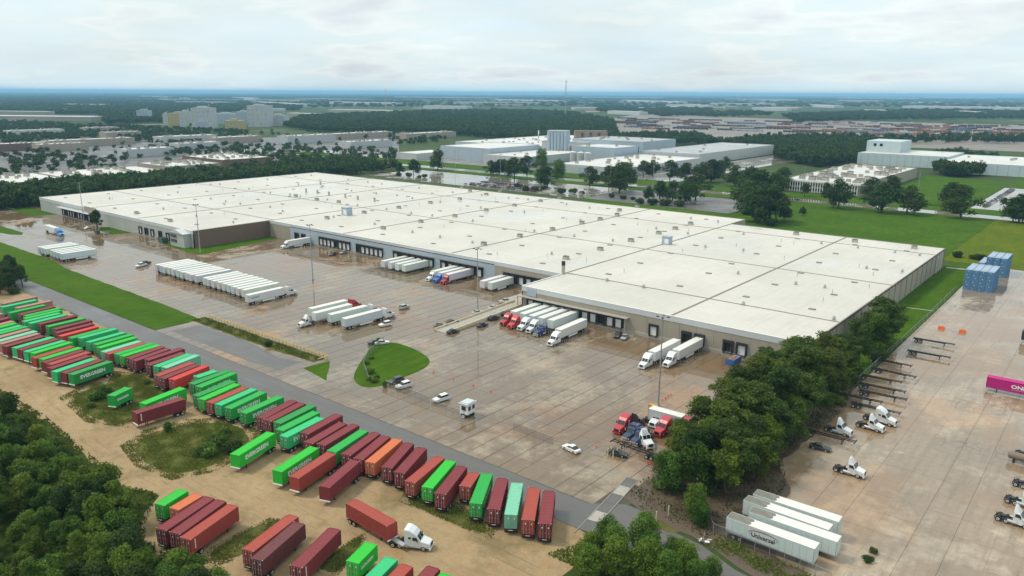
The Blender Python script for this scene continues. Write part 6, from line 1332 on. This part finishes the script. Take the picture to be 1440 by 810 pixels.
for x, y, c, lab in ((-205, 600.5, (.04, .04, .05), 'dark car driving on the street by the lawn'), (-462, 600.5, (.5, .5, .5), 'pale car driving on the street behind the parked rows')): o = ob('street_car', MC, None, (x, y, .06), 0, c); o['label'] = lab; o['category'] = 'car'
# tree masses
_w = random.Random(5)
def fill_world(x0, x1, y0, y1, step, sz, jit=.45, gap=0.0, cond=None):
    out = []; y = y0
    while y < y1:
        x = x0
        while x < x1:
            a, b_ = x + _w.uniform(-jit, jit) * step, y + _w.uniform(-jit, jit) * step
            if _w.random() > gap and not blocked(a, b_) and (cond is None or cond(a, b_)): s = sz * _w.uniform(.75, 1.25); out.append((a, b_, s, s * _w.uniform(.9, 1.2)))
            x += step
        y += step
    return out
BLOCKED[0] = (-600, -60, 100, 500)
woodland('tree_belt', fill_world(-686, -605, 60, 470, 5.0, .92) + fill_world(-720, -560, 470, 556, 6, .9, gap=.25), 'dense dark tree belt along the far end of the warehouse')
def clump(n): 
    C = [( _w.uniform(0, 1), _w.uniform(0, 1)) for _ in range(n)]; return C
def fill_px(poly, n, far=0.0, gapnoise=True):
    xs, ys = [p[0] for p in poly], [p[1] for p in poly]; out = []
    for _ in range(n * 6):
        if len(out) >= n: break
        qx, qy = _w.uniform(min(xs), max(xs)), _w.uniform(min(ys), max(ys))
        if not inside((qx, qy), poly): continue
        g = G(qx, qy)
        if blocked(g.x, g.y): continue
        D = g.length; s = max(1.0, D / 1500.0) * _w.uniform(.8, 1.3) * (1 + far); out.append((g.x, g.y, s, min(s, 1.25) * _w.uniform(.85, 1.2)))
    return out
P_ = []
P_ += fill_px([(425, 166), (560, 160), (700, 156), (800, 160), (860, 172), (872, 201), (800, 201), (740, 199), (640, 191), (560, 187), (450, 187), (400, 180)], 6200)
P_ += fill_px([(0, 138), (240, 142), (430, 145), (420, 156), (300, 158), (180, 163), (0, 159)], 4200)
P_ += fill_px([(140, 163), (230, 162), (240, 172), (150, 176)], 500)
woodland('far_woodland', P_, 'blue green woodland covering the middle distance')
P_ = fill_px([(0, 172), (60, 174), (140, 178), (180, 190), (100, 198), (0, 204)], 800) + fill_px([(130, 178), (240, 182), (350, 186), (345, 196), (250, 205), (180, 200)], 600) + fill_px([(0, 218), (60, 216), (130, 224), (180, 224), (170, 234), (100, 242), (0, 246)], 120) + fill_px([(350, 208), (420, 212), (550, 214), (560, 225), (470, 240), (400, 238), (350, 232), (320, 236)], 240) + fill_px([(190, 214), (250, 205), (340, 205), (340, 216), (250, 222)], 120)
P_ += fill_px([(-40, 180), (200, 176), (420, 184), (560, 184), (560, 232), (420, 236), (200, 250), (-40, 268)], 300)
P_ += fill_px([(548, 188), (640, 190), (640, 199), (560, 206), (548, 200)], 90)
P_ = [(a, b_, c * .78, d * .62) for a, b_, c, d in P_ if _w.random() < .72]
woodland('estate_trees', P_, 'mass of trees between the estate roofs left of the plant')
P_ = fill_px([(990, 205), (1085, 198), (1190, 196), (1240, 206), (1232, 228), (1150, 236), (1090, 226), (1092, 214)], 1500) + fill_px([(870, 196), (930, 192), (1000, 196), (990, 204), (900, 206), (868, 206)], 500) + fill_px([(1300, 226), (1335, 222), (1400, 232), (1395, 246), (1345, 252), (1320, 246)], 220)
woodland('far_woodland', P_, 'dark woodland between the grey roofed warehouse and the rail yard')
P_ = fill_px([(900, 152), (1000, 154), (1000, 162), (930, 165), (905, 160)], 500) + fill_px([(1100, 164), (1180, 160), (1300, 155), (1440, 158), (1440, 168), (1300, 169), (1190, 171), (1120, 174)], 1300) + fill_px([(836, 150), (900, 152), (900, 158), (840, 158)], 260) + fill_px([(960, 160), (1060, 158), (1090, 163), (1000, 166)], 160) + fill_px([(1170, 198), (1440, 196), (1440, 203), (1240, 203)], 160)
woodland('far_woodland', P_, 'far tree lines between rail yard and horizon')
P_ = fill_px([(-60, 133.2), (1500, 137.4), (1500, 143), (900, 141), (430, 140), (-60, 138.5)], 6500) + fill_px([(-60, 130.2), (1500, 136.0), (1500, 137.6), (-60, 133.4)], 4000) + fill_px([(430, 141), (900, 142), (1440, 144), (1440, 152), (900, 150), (430, 152)], 1100)
for k in range(46):
    qx, qy = _w.uniform(0, 1440), 137.5 + (_w.random() ** 1.6) * 22; ww, hh = _w.uniform(18, 90), _w.uniform(.5, 1.6) * (1 + (qy - 137) / 14)
    if qx < 430 and 142 < qy < 160 or 420 < qx < 870 and qy > 156 or qx > 850 and qy > 158: continue
    sheet('clearing', px((qx, qy), (qx + ww, qy + .3), (qx + ww * 1.1, qy + hh), (qx + ww * .1, qy + hh)), .04 + k * .002, (M['far_paving'], M['field_yellow'], M['dirt'])[k % 3])
for k in range(34):
    qx, qy = _w.uniform(0, 1440), 138.5 + (_w.random() ** 1.5) * 18
    if 420 < qx < 860 and qy > 155 or qx > 850 and qy > 158: continue
    g = G(qx, qy); L = _w.uniform(60, 190); h_ = _w.uniform(9, 14); o = thing('distant_shed', (g.x, g.y, 0), AZ + _w.uniform(-.5, .5), 'pale distant industrial shed among the far woods', 'building', 'distant sheds'); m = MB(); m.box(-L / 2, L / 2, -28, 28, 0, h_, skip=(0, 1)); ob('wall', m.mesh('wall', [M['wall_white' if k % 3 else 'wall_tan']]), o); m = MB(); m.box(-L / 2, L / 2, -28, 28, h_ - .3, h_ + .1); ob('roof', m.mesh('roof', [M['roof_far']]), o)
woodland('horizon_woodland', P_, 'hazy blue woodland reaching to the horizon')
# ------------------------------------------------------------------ lamp masts, fences, booth, small things
def lamp_kit(h=24.5):
    b = MB(); b.cyl((0, 0, .5), (0, 0, h), .26, .13, n=10); P = [('pole', b.mesh('pole', [M['blue_pole']]), (0, 0, 0), 0)]
    b = MB(); b.cyl((0, 0, 0), (0, 0, .7), .45, n=12); P.append(('base', b.mesh('base', [M['concrete_grey']]), (0, 0, 0), 0))
    b = MB(); b.cyl((0, 0, h - .1), (0, 0, h + .25), .32, n=10)
    for k in range(4): a = k * math.pi / 2 + .4; b.cyl((0, 0, h + .1), (1.3 * math.cos(a), 1.3 * math.sin(a), h + .1), .05, n=5)
    P.append(('cross_arm', b.mesh('cross_arm', [M['blue_pole']]), (0, 0, 0), 0))
    for k in range(4): a = k * math.pi / 2 + .4; m = MB(); m.box(-.35, .35, -.24, .24, -.12, .1, 0); m.box(-.3, .3, -.2, .2, -.15, -.115, 1); P.append(('lamp_head', m.mesh('lamp_head', [M['black'], M['head_lamp']]), (1.35 * math.cos(a), 1.35 * math.sin(a), h + .1), a))
    return P
LK = lamp_kit()
for x, y, lab in ((-89.6, 170.6, 'tall lamp mast beside the parked tractor cluster'), (-184.5, 205.3, 'tall lamp mast standing at the loading ramp'), (-273.6, 197.0, 'tall lamp mast in the open yard before the blue wall'), (-367.3, 196.9, 'tall lamp mast on the grass by the brick wall'), (-508.9, 198.5, 'tall lamp mast at the far warehouse docks')): place(LK, 'lamp_mast', (x, y, .08), 0, lab, 'lamp mast')
def spole(h): b = MB(); b.cyl((0, 0, 0), (0, 0, h), .22, .14, n=8); m = MB(); m.box(-1.4, 1.4, -.07, .07, h - 1.2, h - 1.0); return [('pole', b.mesh('pole', [M['blue_pole']]), (0, 0, 0), 0), ('crossbar', m.mesh('crossbar', [M['wood']]), (0, 0, 0), 0)]
SP = spole(22)
for i, (qx, qy) in enumerate(((704, 247), (623, 258), (858, 266), (1047, 262), (1289, 283), (1129, 271), (918, 262), (497, 228), (315, 205), (135, 266), (640, 240), (545, 238))): g = G(qx, qy); place(SP, 'utility_pole', g, AZ, 'grey utility pole among the trees by the street', 'pole', 'utility poles along the street')
# guard booth at the gate
gb = thing('guard_booth', (-124.0, 133.9, .07), math.radians(4), 'small pale guard booth with dark windows at the yard gate', 'booth')
b = MB(); b.box(-1.25, 1.25, -1.6, 1.6, .9, 3.5); ob('wall', b.mesh('wall', [M['white']]), gb); b = MB(); b.box(-1.5, 1.5, -1.85, 1.85, 3.5, 3.75); b.box(-1.2, 1.2, -1.5, 1.5, 3.75, 3.95); ob('roof', b.mesh('roof', [M['fascia']]), gb)
b = MB(); b.box(-1.1, 1.1, -1.4, 1.4, 0, .9); ob('base', b.mesh('base', [M['black']]), gb)
for x, y, sx, sy in ((0, -1.62, .7, .02), (1.26, -.8, .02, .5), (1.26, .8, .02, .5), (-1.26, 0, .02, .9), (0, 1.62, .7, .02)): b = MB(); b.box(x - sx, x + sx, y - sy, y + sy, 1.9, 3.0); ob('window', b.mesh('window', [M['glass']]), gb)
b = MB(); b.box(-.4, .4, -1.65, -1.6, .95, 1.85); ob('door', b.mesh('door', [M['fascia']]), gb); b = MB(); b.box(-.5, .5, -2.3, -1.6, 0, .3); b.box(-.5, .5, -2.0, -1.6, .3, .6); ob('step', b.mesh('step', [M['steel']]), gb)
# chain link fences
def fence(pts, h, lab, step=2.6, grp=None):
    o = thing('chain_link_fence', (pts[0][0], pts[0][1], .07), 0, lab, 'fence', grp); O = Vector((pts[0][0], pts[0][1], 0))
    for a, b_ in zip(pts, pts[1:]):
        a, b_ = Vector((*a, 0)) - O, Vector((*b_, 0)) - O; n = max(1, round((b_ - a).length / step))
        for k in range(n):
            p, q = a + (b_ - a) * (k / n), a + (b_ - a) * ((k + 1) / n); m = MB(); m.poly([(p.x, p.y, .05), (q.x, q.y, .05), (q.x, q.y, h), (p.x, p.y, h)]); ob('mesh_panel', m.mesh('mesh_panel', [M['chain_link']]), o)
            m = MB(); m.cyl((p.x, p.y, 0), (p.x, p.y, h + .15), .05, n=6); ob('post', m.mesh('post', [M['steel']]), o)
        m = MB(); m.cyl((a.x, a.y, h), (b_.x, b_.y, h), .03, n=5); ob('top_rail', m.mesh('top_rail', [M['steel']]), o)
fence([(-154.5, 133.5), (-140, 133.0), (-136.5, 132.8)], 2.1, 'low chain link fence between the grass island and the gate'); fence([(-135.5, 132.4), (-125.6, 132.6)], 1.6, 'chain link gate leaf closed against the guard booth'); fence([(-109.5, 134.6), (-103, 134.4), (-97, 134.1)], 2.1, 'chain link sliding gate beside the white sedan'); fence([(-185.5, 160), (-178, 147), (-172, 140), (-160, 132)], 2.1, 'overgrown chain link fence crossing the grass island'); fence([(-72, 136), (-62, 134), (-56, 128), (-52, 123.5), (-30, 122.2)], 2.0, 'rusty chain link fence along the old white trailers')
fence([(-54, 222), (-53.6, 300), (-54, 362)], 2.0, 'thin chain link fence along the lawn of the wet lot', 6.0); fence([(-640, 186), (-590, 187.5)], 1.8, 'pale fence in front of the tree belt lawn', 4.0)
# yellow guard rail
gr = thing('guard_rail', (-255, 138, .07), 0, 'long yellow steel guard rail above the weedy ditch', 'guard rail')
for z in (.55, 1.0): b = MB(); b.box(0, 69, -.06, .06, z, z + .14); ob('rail', b.mesh('rail', [M['yellow']]), gr)
b = MB(); b.box(68.9, 69.1, -4, 0, .9, 1.1); ob('rail', b.mesh('rail', [M['yellow']]), gr)
for k in range(36): b = MB(); b.box(k * 1.95 - .08, k * 1.95 + .08, -.08, .08, 0, 1.16); ob('post', b.mesh('post', [M['yellow']]), gr)
# cones, bollards, barriers
def cone_kit(): b = MB(); b.cyl((0, 0, .04), (0, 0, .85), .2, .05, n=10); m = MB(); m.box(-.25, .25, -.25, .25, 0, .05); c = MB(); c.cyl((0, 0, .45), (0, 0, .6), .135, .105, n=10); return [('cone_body', b.mesh('cone_body', [M['amber']]), (0, 0, 0), 0), ('base', m.mesh('base', [M['amber']]), (0, 0, 0), 0), ('reflective_band', c.mesh('reflective_band', [M['white']]), (0, 0, 0), 0)]
CK = cone_kit()
for x, y, lab, g_ in ((-153, 150.6, 'orange traffic cone in the line across the yard lanes', 'cones across the yard lanes'), (-144.6, 150.2, 'orange traffic cone in the line across the yard lanes', 'cones across the yard lanes'), (-136.9, 150.2, 'orange traffic cone in the line across the yard lanes', 'cones across the yard lanes'), (-130.2, 150.1, 'orange traffic cone in the line across the yard lanes', 'cones across the yard lanes'), (-90.8, 174.9, 'orange traffic cone in the short file by the lamp mast', 'cones by the lamp mast'), (-90.7, 176.7, 'orange traffic cone in the short file by the lamp mast', 'cones by the lamp mast'), (-90.8, 178.3, 'orange traffic cone in the short file by the lamp mast', 'cones by the lamp mast'), (-90.8, 179.8, 'orange traffic cone in the short file by the lamp mast', 'cones by the lamp mast'), (-88.8, 139.8, 'single traffic cone near the white sedan', None)): place(CK, 'traffic_cone', (x, y, .08), 0, lab, 'cone', g_)
def bollard(h): b = MB(); b.cyl((0, 0, 0), (0, 0, h), .13, n=10); b.cyl((0, 0, h), (0, 0, h + .08), .13, .05, n=10); return b.mesh('bollard', [M['bollard']])
BO = bollard(1.3); BOT = bollard(2.0)
def boll(x, y, me, lab, g_): o = ob('bollard', me, None, (x, y, .05)); o['label'] = lab; o['category'] = 'bollard'; o['group'] = g_
for x, y in ((-84.1, 137.4), (-84.1, 138.8), (-82.6, 137.2), (-82.6, 138.9)): boll(x, y, BOT, 'pale tall bollard in the square around the black sedan', 'bollards by the black sedan')
for x, y in ((-62.3, 120.4), (-61.5, 123.8)): boll(x, y, BOT, 'pale gate post at the edge of the asphalt by the mud', 'gate posts by the mud')
for x, y in [(-212.0 + k * 1.2, 243 - (k % 2)) for k in range(4)] + [(-283.2 + k * 1.3, 243 - (k % 2)) for k in range(4)] + [(-336 - k * 1.6, 238 - (k % 2)) for k in range(3)] + [(-309.2 + k * 1.4, 244.5) for k in range(3)] + [(-247.5 + k * 1.4, 244.6) for k in range(3)]: boll(x, y, BO, 'cream bollard guarding a dock on the warehouse wall', 'bollards at the docks')
def barrier(): b = MB(); b.loft([[(-1.1, -.35, 0), (1.1, -.35, 0), (1.1, .35, 0), (-1.1, .35, 0)], [(-1.05, -.3, .35), (1.05, -.3, .35), (1.05, .3, .35), (-1.05, .3, .35)], [(-1.0, -.14, 1.0), (1.0, -.14, 1.0), (1.0, .14, 1.0), (-1.0, .14, 1.0)]]); return b.mesh('water_barrier', [M['amber']])
BA = barrier()
for x, y, lab in ((-46.9, 296.4, 'orange plastic barrier on the wet lot nearer the grass'), (-40.4, 296.7, 'orange plastic barrier on the wet lot further from the grass')): o = ob('plastic_barrier', BA, None, (x, y, .08)); o['label'] = lab; o['category'] = 'barrier'
# blue waste containers filled with boards
for x, y, lab in ((-88.6, 215.8, 'blue open waste container heaped with boards beside the dark dock opening'), (-81.2, 215.2, 'blue open waste container heaped with boards at the tree end of the wall')):
    o = thing('waste_container', (x, y, .07), 0, lab, 'skip'); b = MB(); W, D, H_ = 1.25, 3.0, 1.7
    b.box(-W, W, -D, D, .15, .3); b.box(-W, -W + .08, -D, D, .3, H_); b.box(W - .08, W, -D, D, .3, H_); b.box(-W + .08, W - .08, -D, -D + .08, .3, H_); b.box(-W + .08, W - .08, D - .08, D, .3, H_)
    for k in range(6): y_ = -D + .3 + k * 1.08; b.box(-W - .06, -W, y_ - .07, y_ + .07, .15, H_); b.box(W, W + .06, y_ - .07, y_ + .07, .15, H_)
    ob('tub', b.mesh('tub', [plain('blue_skip_paint', (0.03, 0.13, 0.38), .45, 0, .25)]), o)
    rr = random.Random(int(-x * 10))
    for k in range(16): m = MB(); m.box(-.9, .9, -.12, .12, -.02, .02); q = ob('board', m.mesh('board', [M['wood']]), o, (rr.uniform(-.4, .4), rr.uniform(-2.5, 2.5), 1.5 + rr.uniform(0, .45))); q.rotation_euler = (rr.uniform(-.3, .3), rr.uniform(-.3, .3), rr.uniform(0, 3))
    m = MB(); m.box(-1.1, 1.1, -2.8, 2.8, .3, 1.5); ob('filling', m.mesh('filling', [M['debris']]), o)
    for s in (-1, 1): m = MB(); m.cyl((s * 1.0 - .12, -2.6, .18), (s * 1.0 + .12, -2.6, .18), .18, n=8); ob('roller', m.mesh('roller', [M['black']]), o)
# green waste bins by the far docks
for x, y, c, lab in ((-462, 186.5, (.03, .12, .10), 'green steel bin on the far yard'), (-457, 189.0, (.45, .45, .43), 'pale steel bin next to the green one'), (-407.0, 197.6, (.03, .10, .08), 'dark green compactor by the stair tower')):
    o = thing('waste_bin', (x, y, .1), 0, lab, 'bin'); s = 1.6 if 'compactor' in lab else 1.0; b = MB(); b.loft([[(-1.4 * s, -.9 * s, .2), (1.4 * s, -.9 * s, .2), (1.4 * s, .9 * s, .2), (-1.4 * s, .9 * s, .2)], [(-1.7 * s, -1.1 * s, 1.7 * s), (1.7 * s, -1.1 * s, 1.7 * s), (1.7 * s, 1.1 * s, 1.7 * s), (-1.7 * s, 1.1 * s, 1.7 * s)]]); ob('tub', b.mesh('tub', [M['vehicle']]), o, color=c); b = MB(); b.box(-1.75 * s, 1.75 * s, -1.15 * s, 1.15 * s, 1.7 * s, 1.7 * s + .12); ob('lid', b.mesh('lid', [M['black']]), o)
# white scrap at the mud edge
o = thing('scrap_heap', (-51.9, 119.6, .09), 0, 'small heap of broken white panels at the mud edge', 'scrap'); rr = random.Random(4)
for k in range(5): m = MB(); m.box(-.4, .4, -.22, .22, -.05, .05); q = ob('panel', m.mesh('panel', [M['white']]), o, (rr.uniform(-1, 1), rr.uniform(-.6, .6), .4 + rr.uniform(0, .4))); q.rotation_euler = (rr.uniform(-.8, .8), rr.uniform(-.8, .8), rr.uniform(0, 3))
m = MB(); m.cyl((-.2, 0, 0), (-.1, 0, 2.0), .04, n=6); ob('post', m.mesh('post', [M['white']]), o)
# red trailer tongue in the mud, gravel heap in the puddle
o = thing('red_drawbar', (-72.5, 139.8, .1), math.radians(-12), 'long red steel frame lying in the mud by the trees', 'frame')
for s in (-.5, .5): m = MB(); m.box(-3, 3, s - .08, s + .08, .2, .4); ob('beam', m.mesh('beam', [plain('red_steel', (.35, .05, .04), .6)]), o)
for k in range(5): m = MB(); m.box(-2.8 + k * 1.4 - .06, -2.8 + k * 1.4 + .06, -.55, .55, .22, .38); ob('cross_bar', m.mesh('cross_bar', [M['red_lamp']]), o)
def grass_tufts(name, polys, n, hgt, lab, mat='leaf', z=.02, seed=1, wx=.5):
    g = np.random.default_rng(seed); pts = []
    bx = [(min(p[0] for p in q), max(p[0] for p in q), min(p[1] for p in q), max(p[1] for p in q)) for q in polys]; ar = np.array([(b_[1] - b_[0]) * (b_[3] - b_[2]) for b_ in bx]); ar = ar / ar.sum()
    while len(pts) < n:
        k = g.choice(len(polys), p=ar); p = (g.uniform(*bx[k][:2]), g.uniform(*bx[k][2:]))
        if inside(p, polys[k]) and math.sin(p[0] * .9 + 1.3 * math.sin(p[1] * .7)) + math.cos(p[1] * 1.1 + p[0] * .3) > g.uniform(-1.9, 1.2): pts.append(p)
    c = np.array([(a, b_, z) for a, b_ in pts]); n = len(c); s = hgt * g.uniform(.4, 1.3, n)[:, None]; a = g.uniform(0, 6.28, n); t = np.stack([np.cos(a), np.sin(a), 0 * a], 1); u = np.stack([g.normal(0, .4, n), g.normal(0, .4, n), np.ones(n)], 1)
    v = np.stack([c - t * s * wx, c + t * s * wx, c + t * s * wx * .7 + u * s, c - t * s * wx * .6 + u * s * .85], 1).reshape(-1, 3)
    me = bpy.data.meshes.new(name); me.from_pydata(v.tolist(), [], (np.arange(n)[:, None] * 4 + np.arange(4)).tolist()); at_ = me.attributes.new('tone', 'FLOAT', 'POINT'); at_.data.foreach_set('value', np.repeat(g.uniform(0, 1, n), 4).astype(np.float32)); me.materials.append(M[mat]); o = ob(name, me, kind='stuff'); o['label'] = lab; o['category'] = 'weeds'; return o
M['weed'] = foliage('leaf_weed', (0.075, 0.125, 0.018), (0.17, 0.20, 0.04))
grass_tufts('weeds', [[(-73, 126), (-66, 122), (-52, 121), (-46, 130), (-48, 150), (-53, 162), (-51, 200), (-55, 222), (-66, 220), (-71, 150)]], 9000, .24, 'dark scruffy weeds on the mud under the pines', 'leaf_dark', .095, 7)
grass_tufts('weeds', SCRUB, 52000, .20, 'rough weeds growing in patches on the dirt lot', 'weed', .02, 3)
grass_tufts('weeds', [[(-257, 132), (-187, 133), (-187, 137), (-257, 137)]], 4500, .28, 'weeds filling the guard rail ditch', 'weed', .09, 4)
grass_tufts('weeds', [[(-330, 52), (-225, 56), (-175, 56), (-150, 54), (-140, 50), (-128, 44), (-100, 46), (-92, 52), (-112, 53), (-126, 51), (-138, 58), (-146, 64), (-156, 61), (-175, 63), (-205, 65), (-330, 61)]], 16000, .38, 'tall grass and weeds along the thicket edge', 'weed', .0, 5)
grass_tufts('weeds', [[(-52, 119), (-30, 116), (-30, 122), (-50, 124)], [(-72, 98), (-64, 98), (-60, 108), (-68, 108)]], 4500, .26, 'weeds along the fence of the old white trailers', 'leaf', .05, 6)
# ------------------------------------------------------------------ air: one even box of haze round everything
def haze():
    b = MB(); b.box(-69000, 69000, -69000, 69000, -1.0, 124.0); me = b.mesh('haze', []); m = bpy.data.materials.new('haze'); m.use_nodes = True; n, l = m.node_tree.nodes, m.node_tree.links
    n.remove(n['Principled BSDF']); v = n.new('ShaderNodeVolumePrincipled'); v.inputs['Color'].default_value = (0.33, 0.65, 0.97, 1); v.inputs['Density'].default_value = HAZE_DENSITY; v.inputs['Anisotropy'].default_value = 0.0
    l.new(v.outputs[0], n['Material Output'].inputs['Volume']); me.materials.append(m); o = ob('haze', me, kind='stuff'); o['label'] = 'thin blue haze over the far woods'; o['category'] = 'haze'
HAZE_DENSITY = 6.6e-5
haze()
